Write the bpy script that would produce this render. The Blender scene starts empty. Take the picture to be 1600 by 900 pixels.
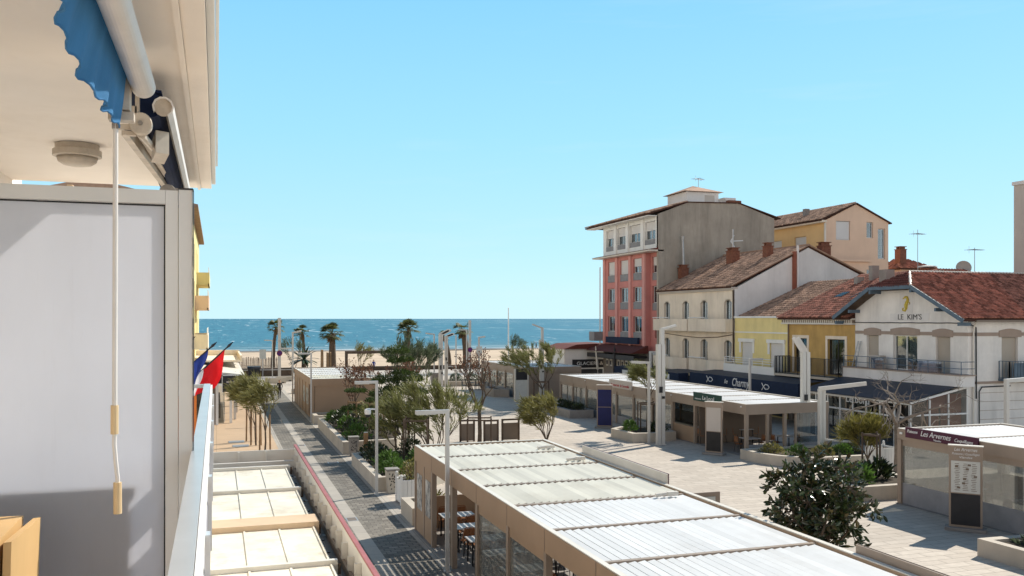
import bpy, math, random
from mathutils import Vector, Matrix
R = math.radians
rng = random.Random(11)
sc = bpy.context.scene
COL = sc.collection
OFF = {}
CAMH = 7.4
SUNS, SKYS = 6.2, 1.0

# ------------------------------------------------------------------ mesh builder
class MB:
    def __init__(s):
        s.v = []; s.f = []; s.m = []; s.t = []
    def face(s, pts, m=0, t=None):
        n = len(s.v); s.v.extend([tuple(p) for p in pts]); s.f.append(tuple(range(n, n + len(pts))))
        s.m.append(m); s.t.append(rng.random() if t is None else t)
    def raw(s, vs, fs, m=0, t=None):
        n = len(s.v); s.v.extend([tuple(p) for p in vs])
        if t is None: t = rng.random()
        for f in fs:
            s.f.append(tuple(i + n for i in f)); s.m.append(m); s.t.append(t)
    def box(s, x0, x1, y0, y1, z0, z1, m=0, t=None):
        if x0 > x1: x0, x1 = x1, x0
        if y0 > y1: y0, y1 = y1, y0
        if z0 > z1: z0, z1 = z1, z0
        vs = [(x0,y0,z0),(x1,y0,z0),(x1,y1,z0),(x0,y1,z0),(x0,y0,z1),(x1,y0,z1),(x1,y1,z1),(x0,y1,z1)]
        s.raw(vs, [(3,2,1,0),(4,5,6,7),(0,1,5,4),(1,2,6,5),(2,3,7,6),(3,0,4,7)], m, t)
        return s
    def obox(s, c, u, v, w, m=0, t=None):
        c = Vector(c); u = Vector(u); v = Vector(v); w = Vector(w)
        vs = [c-u-v-w, c+u-v-w, c+u+v-w, c-u+v-w, c-u-v+w, c+u-v+w, c+u+v+w, c-u+v+w]
        s.raw(vs, [(3,2,1,0),(4,5,6,7),(0,1,5,4),(1,2,6,5),(2,3,7,6),(3,0,4,7)], m, t)
        return s
    def beam(s, p0, p1, w, h, m=0, up=(0,0,1)):
        p0 = Vector(p0); p1 = Vector(p1); d = p1 - p0; l = d.length; d.normalize()
        u = Vector(up)
        if abs(d.dot(u)) > .98: u = Vector((0,1,0))
        sd = d.cross(u).normalized(); u = sd.cross(d)
        return s.obox((p0+p1)/2, d*l/2, sd*w/2, u*h/2, m)
    def path(s, pts, rad, n=6, m=0, caps=True, t=None):
        pts = [Vector(p) for p in pts]
        if not hasattr(rad, '__len__'): rad = [rad]*len(pts)
        base = len(s.v); N = len(pts)
        if t is None: t = rng.random()
        prev = None
        for i, p in enumerate(pts):
            d = (pts[min(i+1, N-1)] - pts[max(i-1, 0)])
            if d.length < 1e-9: d = Vector((0,0,1))
            d.normalize()
            if prev is None:
                a = Vector((0,0,1)) if abs(d.z) < .9 else Vector((1,0,0))
                u = d.cross(a).normalized()
            else:
                u = (prev - d*prev.dot(d))
                if u.length < 1e-6: u = d.cross(Vector((0,0,1)))
                u.normalize()
            prev = u; w = d.cross(u)
            for k in range(n):
                a = 2*math.pi*k/n
                s.v.append(tuple(p + (u*math.cos(a) + w*math.sin(a))*rad[i]))
        for i in range(N-1):
            for k in range(n):
                k2 = (k+1) % n
                s.f.append((base+i*n+k, base+i*n+k2, base+(i+1)*n+k2, base+(i+1)*n+k)); s.m.append(m); s.t.append(t)
        if caps:
            s.f.append(tuple(base+k for k in reversed(range(n)))); s.m.append(m); s.t.append(t)
            s.f.append(tuple(base+(N-1)*n+k for k in range(n))); s.m.append(m); s.t.append(t)
        return s
    def tube(s, p0, p1, r0, r1=None, n=8, m=0):
        return s.path([p0, p1], [r0, r0 if r1 is None else r1], n, m)
    def prism(s, poly, vec, m=0, t=None):
        vec = Vector(vec); poly = [Vector(p) for p in poly]; n = len(poly)
        vs = poly + [p + vec for p in poly]
        fs = [tuple(reversed(range(n))), tuple(range(n, 2*n))]
        fs += [(i, (i+1) % n, (i+1) % n + n, i+n) for i in range(n)]
        s.raw(vs, fs, m, t); return s
    def lathe(s, c, prof, n=16, m=0, axis='Z'):
        vs = []; fs = []
        for r, z in prof:
            for k in range(n):
                a = 2*math.pi*k/n
                x, y = r*math.cos(a), r*math.sin(a)
                if axis == 'Z': vs.append((c[0]+x, c[1]+y, c[2]+z))
                elif axis == 'Y': vs.append((c[0]+x, c[1]+z, c[2]+y))
                else: vs.append((c[0]+z, c[1]+x, c[2]+y))
        for i in range(len(prof)-1):
            for k in range(n):
                k2 = (k+1) % n
                fs.append((i*n+k, i*n+k2, (i+1)*n+k2, (i+1)*n+k))
        fs.append(tuple(reversed(range(n)))); fs.append(tuple((len(prof)-1)*n+k for k in range(n)))
        s.raw(vs, fs, m); return s
    def build(s, name, mats, parent=None, origin=(0,0,0), smooth=False):
        off = OFF[parent.name] if parent is not None else Vector(origin)
        me = bpy.data.meshes.new(name)
        ox, oy, oz = off
        me.from_pydata([(x-ox, y-oy, z-oz) for x, y, z in s.v], [], s.f)
        if not isinstance(mats, (list, tuple)): mats = [mats]
        for k in mats: me.materials.append(k)
        me.polygons.foreach_set('material_index', s.m)
        at = me.attributes.new('tint', 'FLOAT', 'FACE'); at.data.foreach_set('value', s.t)
        if smooth: me.polygons.foreach_set('use_smooth', [True]*len(me.polygons))
        me.update()
        o = bpy.data.objects.new(name, me); COL.objects.link(o)
        if parent is None: o.location = off
        else: o.parent = parent
        OFF[o.name] = Vector(off)
        return o

def tag(o, label, cat, group=None):
    o['label'] = label; o['category'] = cat
    if group: o['group'] = group
    return o
def thing(name, label, cat, loc=(0,0,0), group=None):
    o = bpy.data.objects.new(name, None); COL.objects.link(o)
    o.location = loc; o.empty_display_size = .2; OFF[o.name] = Vector(loc)
    return tag(o, label, cat, group)
def struct(mb, name, m):
    o = mb.build(name, m); o['kind'] = 'structure'; return o
def copy_tree(o, loc, rotz=0, label=None, parent=None):
    c = o.copy(); COL.objects.link(c)
    if parent is None:
        c.location = loc; c.rotation_euler = (0, 0, rotz)
        if label: c['label'] = label
    else: c.parent = parent
    OFF[c.name] = Vector(loc)
    for ch in list(o.children): copy_tree(ch, loc, 0, None, c)
    return c

# ------------------------------------------------------------------ materials
def nodes(name):
    m = bpy.data.materials.new(name); m.use_nodes = True
    nt = m.node_tree; nt.nodes.clear()
    return m, nt, nt.nodes, nt.links
def N(nt, typ, **kw):
    n = nt.nodes.new(typ)
    for k, v in kw.items():
        if k in n.inputs: n.inputs[k].default_value = v
        else: setattr(n, k, v)
    return n
def mixc(nt, fac, a, b, mode='MIX'):
    n = nt.nodes.new('ShaderNodeMix'); n.data_type = 'RGBA'; n.blend_type = mode
    for sock, val in ((0, fac), (6, a), (7, b)):
        if hasattr(val, 'links') or isinstance(val, bpy.types.NodeSocket): nt.links.new(val, n.inputs[sock])
        elif sock == 0: n.inputs[0].default_value = val
        else: n.inputs[sock].default_value = (*val, 1) if len(val) == 3 else val
    return n.outputs[2]
def ramp(nt, src, a, b, lo=0., hi=1.):
    n = nt.nodes.new('ShaderNodeMapRange'); n.clamp = True
    n.inputs[1].default_value = a; n.inputs[2].default_value = b
    n.inputs[3].default_value = lo; n.inputs[4].default_value = hi
    nt.links.new(src, n.inputs[0]); return n.outputs[0]
def coords(nt, scale=(1,1,1), kind='Object'):
    tc = nt.nodes.new('ShaderNodeTexCoord'); mp = nt.nodes.new('ShaderNodeMapping')
    mp.inputs['Scale'].default_value = scale
    nt.links.new(tc.outputs[kind], mp.inputs['Vector']); return mp.outputs[0]
def noise(nt, vec, scale, detail=4, rough=.55):
    n = N(nt, 'ShaderNodeTexNoise', Scale=scale, Detail=detail, Roughness=rough)
    nt.links.new(vec, n.inputs['Vector']); return n.outputs['Fac']
def mul(c, k): return tuple(min(1., max(0., x*k)) for x in c)

def mat(name, col, rough=.7, var=.12, scale=1.5, bump=0., bscale=30, metal=0., spec=.3, tint=0., streak=0., dirt=0., transl=0.):
    m, nt, nd, lk = nodes(name)
    v = coords(nt)
    f = noise(nt, v, scale, 5)
    f = ramp(nt, f, .3, .7)
    c = mixc(nt, f, mul(col, 1-var), mul(col, 1+var))
    if streak:
        s = noise(nt, coords(nt, (.55, .55, .09)), 1.6, 8, .72)
        s = ramp(nt, s, .46, .74, 0, streak)
        c = mixc(nt, s, c, mul(col, .38))
    if dirt:
        s = noise(nt, v, scale*.35+.13, 7, .7)
        s = ramp(nt, s, .5, .75, 0, dirt)
        c = mixc(nt, s, c, (col[0]*.5, col[1]*.42, col[2]*.32))
    if tint:
        a = N(nt, 'ShaderNodeAttribute', attribute_name='tint')
        t = ramp(nt, a.outputs['Fac'], 0, 1, 1-tint, 1+tint)
        cb = nt.nodes.new('ShaderNodeVectorMath'); cb.operation = 'SCALE'
        lk.new(c, cb.inputs[0]); lk.new(t, cb.inputs['Scale']); c = cb.outputs[0]
    b = N(nt, 'ShaderNodeBsdfPrincipled', Roughness=rough, Metallic=metal)
    b.inputs['Specular IOR Level'].default_value = spec
    lk.new(c, b.inputs['Base Color'])
    if bump:
        bn = N(nt, 'ShaderNodeBump', Strength=bump, Distance=.02)
        lk.new(noise(nt, v, bscale, 4), bn.inputs['Height']); lk.new(bn.outputs[0], b.inputs['Normal'])
    out = N(nt, 'ShaderNodeOutputMaterial')
    sh = b.outputs[0]
    if transl:
        tr = N(nt, 'ShaderNodeBsdfTranslucent'); lk.new(c, tr.inputs[0])
        mx = N(nt, 'ShaderNodeMixShader'); mx.inputs[0].default_value = transl
        lk.new(sh, mx.inputs[1]); lk.new(tr.outputs[0], mx.inputs[2]); sh = mx.outputs[0]
    lk.new(sh, out.inputs[0])
    return m
def glassmat(name, col=(.8,.85,.85), refl=.5, base=.06, haze=0., rough=.02):
    m, nt, nd, lk = nodes(name)
    t = N(nt, 'ShaderNodeBsdfTransparent'); t.inputs[0].default_value = (*col, 1)
    g = N(nt, 'ShaderNodeBsdfGlossy', Roughness=rough); g.inputs[0].default_value = (.9,.9,.9,1)
    lw = N(nt, 'ShaderNodeLayerWeight', Blend=.35)
    f = ramp(nt, lw.outputs['Fresnel'], 0, 1, base, refl)
    mx = N(nt, 'ShaderNodeMixShader'); lk.new(f, mx.inputs[0]); lk.new(t.outputs[0], mx.inputs[1]); lk.new(g.outputs[0], mx.inputs[2])
    sh = mx.outputs[0]
    if haze:
        d = N(nt, 'ShaderNodeBsdfDiffuse'); d.inputs[0].default_value = (.55,.55,.52,1)
        hz = ramp(nt, noise(nt, coords(nt, (1,1,.5)), 2.2, 5), .35, .7, haze*.4, haze)
        m2 = N(nt, 'ShaderNodeMixShader'); lk.new(hz, m2.inputs[0]); lk.new(sh, m2.inputs[1]); lk.new(d.outputs[0], m2.inputs[2]); sh = m2.outputs[0]
    out = N(nt, 'ShaderNodeOutputMaterial'); lk.new(sh, out.inputs[0]); return m

def paving(name, c1, c2, mortar, bw, bh, msize=.008, offset=.5, stain=.25, rot=0, jitter=.5, rough=.75):
    m, nt, nd, lk = nodes(name)
    tc = N(nt, 'ShaderNodeTexCoord'); mp = N(nt, 'ShaderNodeMapping'); mp.inputs['Rotation'].default_value = (0,0,rot)
    lk.new(tc.outputs['Object'], mp.inputs[0]); v = mp.outputs[0]
    b = N(nt, 'ShaderNodeTexBrick', Scale=1., offset=offset)
    b.inputs['Color1'].default_value = (*c1,1); b.inputs['Color2'].default_value = (*c2,1); b.inputs['Mortar'].default_value = (*mortar,1)
    b.inputs['Mortar Size'].default_value = msize; b.inputs['Brick Width'].default_value = bw; b.inputs['Row Height'].default_value = bh
    b.inputs['Bias'].default_value = 0; b.inputs['Mortar Smooth'].default_value = .2
    lk.new(v, b.inputs['Vector'])
    c = b.outputs['Color']
    n1 = noise(nt, v, .22, 6, .6); n2 = noise(nt, v, 3.2, 4, .6)
    c = mixc(nt, ramp(nt, n1, .42, .72, 0, stain), c, mul(c1, .45))
    n3 = noise(nt, v, .09, 3, .5); c = mixc(nt, ramp(nt, n3, .45, .65, 0, .22), c, mul(c1, 1.12))
    n4 = noise(nt, v, 1.1, 3, .5); c = mixc(nt, ramp(nt, n4, .70, .76, 0, .30), c, mul(c1, .4))
    c = mixc(nt, ramp(nt, n2, .35, .7, 0, jitter), c, mul(c2, .72))
    p = N(nt, 'ShaderNodeBsdfPrincipled', Roughness=rough); p.inputs['Specular IOR Level'].default_value = .25
    lk.new(c, p.inputs['Base Color'])
    bn = N(nt, 'ShaderNodeBump', Strength=.5, Distance=.01)
    lk.new(b.outputs['Fac'], bn.inputs['Height']); bn.invert = True; lk.new(bn.outputs[0], p.inputs['Normal'])
    out = N(nt, 'ShaderNodeOutputMaterial'); lk.new(p.outputs[0], out.inputs[0]); return m

M = {}
M['plaza'] = paving('pale_plaza_slabs', (.58,.51,.43), (.48,.415,.345), (.26,.22,.18), 1.2, .4, .016, stain=.40, jitter=.45)
M['setts'] = paving('grey_stone_setts', (.32,.29,.245), (.15,.133,.11), (.09,.08,.07), .34, .22, .02, stain=.6, jitter=.5)
M['strip'] = paving('light_stone_strip', (.46,.42,.36), (.38,.345,.30), (.22,.2,.18), .5, 1.0, .012, offset=0, stain=.3, jitter=.3)
M['pavement'] = paving('peach_pavement', (.56,.40,.26), (.50,.36,.235), (.32,.23,.16), 2.4, 2.4, .014, offset=0, stain=.25, jitter=.2)
M['promenade'] = mat('pale_promenade', (.46,.42,.37), .8, .15, .4, dirt=.2)
M['grey_path'] = mat('grey_asphalt_path', (.22,.215,.21), .85, .15, .6)
M['sand'] = mat('beach_sand', (.53,.415,.30), .95, .16, .12, bump=.6, bscale=1.2, dirt=.25)
M['wet_sand'] = mat('wet_sand', (.20,.15,.11), .5, .12, .15)
M['ground'] = mat('town_ground', (.33,.3,.26), .9, .15, .2)
M['stone'] = mat('cream_planter_stone', (.50,.445,.37), .8, .1, 1.2, bump=.15, streak=.25)
M['stone_dark'] = mat('grey_stone', (.27,.25,.23), .8, .15, 1.2, streak=.2)
M['soil'] = mat('dark_soil', (.06,.045,.03), .95, .3, 4)
M['taupe'] = mat('taupe_painted_metal', (.32,.25,.195), .45, .08, .6, dirt=.25, streak=.15)
M['taupe_d'] = mat('dark_taupe_metal', (.19,.145,.11), .5, .08, .8)
M['tan'] = mat('tan_cladding', (.36,.245,.16), .5, .08, .7, dirt=.15)
M['louvre_w'] = mat('white_louvre', (.70,.70,.69), .5, .04, .5, tint=.07, dirt=.32)
M['louvre_c'] = mat('cream_louvre', (.70,.665,.56), .5, .05, .5, tint=.12, dirt=.35)
M['white'] = mat('white_paint', (.78,.77,.74), .5, .04, 1, streak=.08)
M['white_c'] = mat('off_white_metal', (.66,.62,.55), .45, .08, 1, dirt=.25)
M['alu'] = mat('brushed_aluminium', (.70,.69,.67), .4, .05, 2, metal=.08, spec=.4, dirt=.1)
M['lamp'] = mat('pale_lamp_metal', (.52,.51,.49), .4, .06, 1.2, metal=.2, spec=.5)
M['mast'] = mat('pale_mast_metal', (.60,.58,.54), .45, .05, 1, metal=.15, spec=.5)
M['black'] = mat('black_metal', (.025,.025,.028), .5, .2, 2)
M['dark'] = mat('dark_interior', (.035,.032,.03), .8, .2, 2)
M['wood'] = mat('timber', (.27,.17,.09), .7, .25, 2, bump=.2, streak=.3)
M['wood_d'] = mat('dark_weathered_wood', (.10,.07,.05), .8, .3, 2, bump=.2)
M['wood_y'] = mat('varnished_pine', (.56,.36,.16), .5, .16, 1.2, streak=.3)
M['ochre_p'] = mat('ochre_panel', (.52,.25,.05), .55, .1, 2)
M['bark'] = mat('bark', (.10,.075,.055), .9, .3, 6, bump=.5)
M['bark_g'] = mat('grey_bark', (.24,.20,.165), .9, .25, 6, bump=.4)
M['glass_pvc'] = glassmat('clear_screen', (.70,.72,.70), .6, .12, haze=.24)
M['glass'] = glassmat('window_glass', (.62,.68,.72), .5, .07)
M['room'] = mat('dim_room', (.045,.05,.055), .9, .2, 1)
M['curtain'] = mat('white_curtain', (.66,.66,.64), .9, .1, 6)
M['shutter'] = mat('white_roller_shutter', (.66,.65,.64), .6, .03, 1)
M['shutter_b'] = mat('beige_roller_shutter', (.42,.37,.31), .6, .05, 1)
M['tile'] = mat('terracotta_tile', (.33,.145,.10), .85, .2, 2.5, tint=.48, dirt=.35)
M['tile_o'] = mat('weathered_brown_tile', (.34,.22,.155), .9, .2, 2, tint=.45, dirt=.4)
M['tile_d'] = mat('tile_underlay', (.07,.03,.02), .9, .2, 2)
M['tile_red'] = mat('dark_red_tile', (.11,.032,.025), .85, .15, 2, tint=.3)
M['grey_render'] = mat('stained_grey_render', (.37,.325,.27), .9, .18, .35, bump=.2, streak=.6, dirt=.25)
M['white_render'] = mat('white_render', (.73,.705,.68), .9, .08, .5, bump=.1, streak=.25, dirt=.12)
M['cream'] = mat('cream_render', (.79,.69,.565), .9, .08, .6, bump=.1, streak=.3, dirt=.18)
M['pink'] = mat('salmon_red_render', (.57,.235,.21), .85, .07, .8, streak=.12)
M['pink_l'] = mat('light_salmon_render', (.66,.335,.30), .85, .07, .8, streak=.12)
M['yellow'] = mat('yellow_render', (.80,.67,.31), .85, .07, .7, streak=.28, dirt=.15)
M['ochre'] = mat('stained_ochre_render', (.52,.335,.12), .9, .14, .8, streak=.5)
M['kim'] = mat('off_white_render', (.78,.75,.71), .9, .09, .8, bump=.1, streak=.32, dirt=.2)
M['band'] = mat('taupe_trim', (.35,.275,.225), .85, .08, 1.2)
M['blue_b'] = mat('blue_painted_timber', (.10,.145,.19), .6, .15, 2)
M['peach'] = mat('peach_render', (.72,.52,.385), .9, .05, .5, streak=.12)
M['orange'] = mat('orange_render', (.78,.53,.26), .9, .06, .5, streak=.12)
M['beige'] = mat('beige_render', (.52,.47,.42), .9, .06, .5, streak=.15)
M['brick'] = mat('brown_brick', (.20,.085,.055), .9, .25, 6, bump=.3)
M['pipe'] = mat('rust_red_pipe', (.27,.085,.05), .6, .12, 3)
M['navy'] = mat('navy_fabric', (.010,.020,.052), .8, .15, 3)
M['navy2'] = mat('royal_blue_panel', (.008,.012,.085), .5, .15, 3)
M['green_s'] = mat('dark_green_board', (.012,.055,.045), .5, .1, 2)
M['maroon'] = mat('maroon_board', (.065,.010,.032), .5, .12, 2)
M['red'] = mat('red_paint', (.45,.03,.035), .5, .08, 2)
M['pinkred'] = mat('faded_red_trim', (.34,.12,.12), .6, .12, 2)
M['flag_r'] = mat('red_flag', (.62,.015,.02), .8, .08, 3, transl=.35)
M['flag_b'] = mat('blue_flag', (.02,.04,.22), .8, .08, 3, transl=.35)
M['flag_w'] = mat('white_flag', (.75,.75,.78), .8, .05, 3, transl=.35)
M['letter_w'] = mat('white_lettering', (.75,.75,.74), .6, .03, 3)
M['letter_k'] = mat('dark_lettering', (.06,.06,.055), .7, .3, 6)
M['letter_r'] = mat('red_lettering', (.42,.04,.05), .6, .1, 4)
M['gold'] = mat('yellow_relief', (.55,.43,.07), .7, .2, 8)
M['sheet'] = mat('menu_sheet', (.58,.58,.54), .5, .06, 5)
M['grey'] = mat('grey_fabric', (.25,.25,.26), .7, .12, 2)
M['skin'] = mat('skin', (.52,.33,.24), .6, .05, 5)
M['cloth_k'] = mat('black_clothing', (.02,.02,.024), .9, .2, 5)
M['cloth_b'] = mat('blue_clothing', (.02,.05,.28), .9, .15, 5)
M['cloth_w'] = mat('pale_clothing', (.55,.55,.55), .9, .1, 5)
M['hair'] = mat('dark_hair', (.03,.022,.018), .8, .2, 5)
M['soffit'] = mat('cream_soffit', (.94,.865,.785), .85, .06, .9, dirt=.26, bump=.08, bscale=60)
M['fabric'] = mat('blue_awning_fabric', (.06,.22,.45), .85, .16, 4, bump=.15, bscale=300, transl=.25, streak=.15)
M['fabric_d'] = mat('navy_awning_fabric', (.006,.015,.05), .9, .2, 3)
M['prof'] = mat('cream_powder_coat', (.58,.50,.41), .5, .16, 9, dirt=.6)
M['rod'] = mat('white_rod', (.74,.70,.66), .4, .06, 6)
M['grip'] = mat('yellowed_plastic', (.70,.52,.30), .5, .06, 8)
M['chrome'] = mat('worn_metal', (.35,.32,.29), .3, .2, 30, metal=.8)
M['rail'] = mat('satin_rail', (.60,.61,.62), .28, .06, 4, metal=.45, spec=.5, dirt=.08)
M['frost'] = None
M['roofp'] = mat('cream_roof_sheet', (.74,.69,.57), .6, .10, 1.6, dirt=.8, streak=.3)
M['roofb'] = mat('tan_roof_cover', (.60,.44,.29), .6, .1, .9, dirt=.2)
M['rattan'] = mat('rattan_brown', (.30,.13,.055), .6, .2, 20)
M['table'] = mat('grey_white_table', (.60,.60,.61), .35, .05, 2)
M['steel'] = mat('galvanised', (.40,.40,.40), .45, .1, 3, metal=.5)
M['orange_c'] = mat('orange_cloth', (.75,.22,.05), .8, .1, 4)

def foliage(name, c, var=.25, tr=.3, spec=.3, rough=.6):
    return mat(name, c, rough, .18, 1.2, tint=var*1.8, transl=tr, spec=spec)
L_tam = foliage('tamarisk_foliage', (.185,.19,.068))
L_olive = foliage('olive_foliage', (.22,.205,.068))
L_pine = foliage('pine_foliage', (.055,.085,.022))
L_dark = foliage('dark_leaf', (.032,.05,.016), .35, .10, .6, .3)
L_brown = foliage('leaf_underside', (.085,.07,.03), .25, .12, .4, .45)
L_green = foliage('fresh_green_leaf', (.085,.16,.03))
L_grey = foliage('grey_green_leaf', (.10,.13,.075))
L_yel = foliage('yellow_green_leaf', (.20,.18,.045))
L_red = foliage('reddish_bud', (.16,.075,.045))
L_palm = foliage('palm_frond', (.10,.115,.042))
L_dead = foliage('dry_frond', (.17,.115,.06))

# frosted divider: a translucent sheet
def frost():
    m, nt, nd, lk = nodes('frosted_panel')
    v = coords(nt); n1 = noise(nt, coords(nt, (1.2,1.2,.5)), 2.2, 6, .65); n2 = noise(nt, coords(nt, (9,9,.7)), 3., 5, .7)
    c = mixc(nt, ramp(nt, n1, .38, .72, 0, .16), (.80,.81,.85), (.58,.58,.61)); c = mixc(nt, ramp(nt, n2, .58, .8, 0, .14), c, (.55,.54,.54))
    d = N(nt, 'ShaderNodeBsdfPrincipled', Roughness=.35); lk.new(c, d.inputs['Base Color'])
    t = N(nt, 'ShaderNodeBsdfTranslucent'); lk.new(c, t.inputs[0])
    mx = N(nt, 'ShaderNodeMixShader'); mx.inputs[0].default_value = .66
    lk.new(d.outputs[0], mx.inputs[1]); lk.new(t.outputs[0], mx.inputs[2])
    o = N(nt, 'ShaderNodeOutputMaterial'); lk.new(mx.outputs[0], o.inputs[0]); return m
M['frost'] = frost()

def seamat():
    m, nt, nd, lk = nodes('windy_sea')
    geo = N(nt, 'ShaderNodeNewGeometry')
    sep = N(nt, 'ShaderNodeSeparateXYZ'); lk.new(geo.outputs['Position'], sep.inputs[0])
    def layer(sx, sy, th0, th1):
        mp = N(nt, 'ShaderNodeMapping'); mp.inputs['Scale'].default_value = (sx, sy, 1); mp.inputs['Rotation'].default_value = (0,0,0)
        lk.new(geo.outputs['Position'], mp.inputs[0])
        n = N(nt, 'ShaderNodeTexNoise', Scale=1., Detail=5, Roughness=.6); lk.new(mp.outputs[0], n.inputs['Vector'])
        big = N(nt, 'ShaderNodeTexNoise', Scale=.22, Detail=2); lk.new(mp.outputs[0], big.inputs['Vector'])
        a = N(nt, 'ShaderNodeMath', operation='ADD'); lk.new(n.outputs['Fac'], a.inputs[0])
        k = N(nt, 'ShaderNodeMath', operation='MULTIPLY_ADD'); lk.new(big.outputs['Fac'], k.inputs[0]); k.inputs[1].default_value = .5; k.inputs[2].default_value = -.25
        lk.new(k.outputs[0], a.inputs[1])
        return ramp(nt, a.outputs[0], th0, th1), n.outputs['Fac']
    n1, b1 = layer(.42, .085, .665, .74)
    n2, b2 = layer(.17, .013, .63, .71)
    n3, b3 = layer(.06, .0019, .615, .70)
    y = sep.outputs['Y']
    f12 = ramp(nt, y, 380, 620); f23 = ramp(nt, y, 1300, 2600)
    def mf(f, a, b):
        x = N(nt, 'ShaderNodeMix'); lk.new(f, x.inputs[0]); lk.new(a, x.inputs[2]); lk.new(b, x.inputs[3]); return x.outputs[0]
    caps = mf(f23, mf(f12, n1, n2), n3)
    base = mf(f23, mf(f12, b1, b2), b3)
    c = mixc(nt, ramp(nt, base, .3, .7), (.022,.115,.185), (.055,.215,.29))
    c = mixc(nt, ramp(nt, y, 214, 300, .55, 0), c, (.12,.20,.22))
    c = mixc(nt, ramp(nt, y, 2500, 15000, 0, .35), c, (.02,.09,.15))
    c = mixc(nt, caps, c, (.72,.78,.80))
    sf = N(nt, 'ShaderNodeTexNoise', Scale=1., Detail=4); mps = N(nt, 'ShaderNodeMapping'); mps.inputs['Scale'].default_value = (.03,.22,1); lk.new(geo.outputs['Position'], mps.inputs[0]); lk.new(mps.outputs[0], sf.inputs['Vector'])
    fo = N(nt, 'ShaderNodeMath', operation='MULTIPLY'); lk.new(ramp(nt, sf.outputs['Fac'], .5, .62), fo.inputs[0]); lk.new(ramp(nt, y, 250, 216), fo.inputs[1])
    c = mixc(nt, fo.outputs[0], c, (.62,.66,.66))
    p = N(nt, 'ShaderNodeBsdfPrincipled', Roughness=.55); p.inputs['Specular IOR Level'].default_value = .18
    lk.new(c, p.inputs['Base Color'])
    bn = N(nt, 'ShaderNodeBump', Strength=.8, Distance=.6); lk.new(base, bn.inputs['Height']); lk.new(bn.outputs[0], p.inputs['Normal'])
    o = N(nt, 'ShaderNodeOutputMaterial'); lk.new(p.outputs[0], o.inputs[0]); return m
M['sea'] = seamat()

# ------------------------------------------------------------------ text
def text(parent, s, size, origin, right, m, width=None, shear=0., extrude=.012, name='lettering', up=(0,0,1), spacing=1.):
    cu = bpy.data.curves.new('lettering_curve', 'FONT'); cu.body = s; cu.size = size; cu.shear = shear
    cu.align_x = 'CENTER'; cu.align_y = 'CENTER'; cu.extrude = extrude; cu.resolution_u = 3; cu.space_character = spacing
    ob = bpy.data.objects.new('lettering_curve', cu); COL.objects.link(ob)
    bpy.context.view_layer.update()
    me0 = bpy.data.meshes.new_from_object(ob.evaluated_get(bpy.context.evaluated_depsgraph_get()))
    COL.objects.unlink(ob); bpy.data.objects.remove(ob)
    r = Vector(right).normalized(); u = Vector(up).normalized(); n = r.cross(u)
    xs = [v.co.x for v in me0.vertices]; k = 1.
    if width and xs: k = width/(max(xs)-min(xs))
    mb = MB(); o = Vector(origin)
    mb.v = [tuple(o + r*v.co.x*k + u*v.co.y + n*v.co.z) for v in me0.vertices]
    mb.f = [tuple(p.vertices) for p in me0.polygons]; mb.m = [0]*len(mb.f); mb.t = [.5]*len(mb.f)
    return mb.build(name, m, parent)

# ------------------------------------------------------------------ facades
class Face:
    """a wall plane: kind 'W' faces -X at x=c, 'S' faces -Y at y=c, 'E' faces +X at x=c"""
    def __init__(s, kind, c): s.k = kind; s.c = c
    def p(s, a, d, z):
        if s.k == 'W': return (s.c + d, a, z)
        if s.k == 'E': return (s.c - d, a, z)
        return (a, s.c + d, z)
    def box(s, mb, a0, a1, d0, d1, z0, z1, m=0):
        x = s.p(a0, d0, z0); y = s.p(a1, d1, z1)
        mb.box(x[0], y[0], x[1], y[1], x[2], y[2], m)
    @property
    def right(s): return {'W': (0,-1,0), 'E': (0,1,0), 'S': (1,0,0)}[s.k]

def wall(mb, F, a0, a1, z0, z1, holes, th=.3, m=0):
    A = sorted({a0, a1, *[h[0] for h in holes], *[h[1] for h in holes]})
    Z = sorted({z0, z1, *[h[2] for h in holes], *[h[3] for h in holes]})
    for i in range(len(A)-1):
        for j in range(len(Z)-1):
            ca = (A[i]+A[i+1])/2; cz = (Z[j]+Z[j+1])/2
            if any(h[0] < ca < h[1] and h[2] < cz < h[3] for h in holes): continue
            mb.face([F.p(A[i],0,Z[j]), F.p(A[i+1],0,Z[j]), F.p(A[i+1],0,Z[j+1]), F.p(A[i],0,Z[j+1])], m)
    for h in holes:
        b0, b1, c0, c1 = h[:4]
        for q in (((b0,c0),(b0,c1)), ((b1,c0),(b1,c1)), ((b0,c0),(b1,c0)), ((b0,c1),(b1,c1))):
            (p, r), (p2, r2) = q
            mb.face([F.p(p,0,r), F.p(p2,0,r2), F.p(p2,th,r2), F.p(p,th,r)], m)

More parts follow.
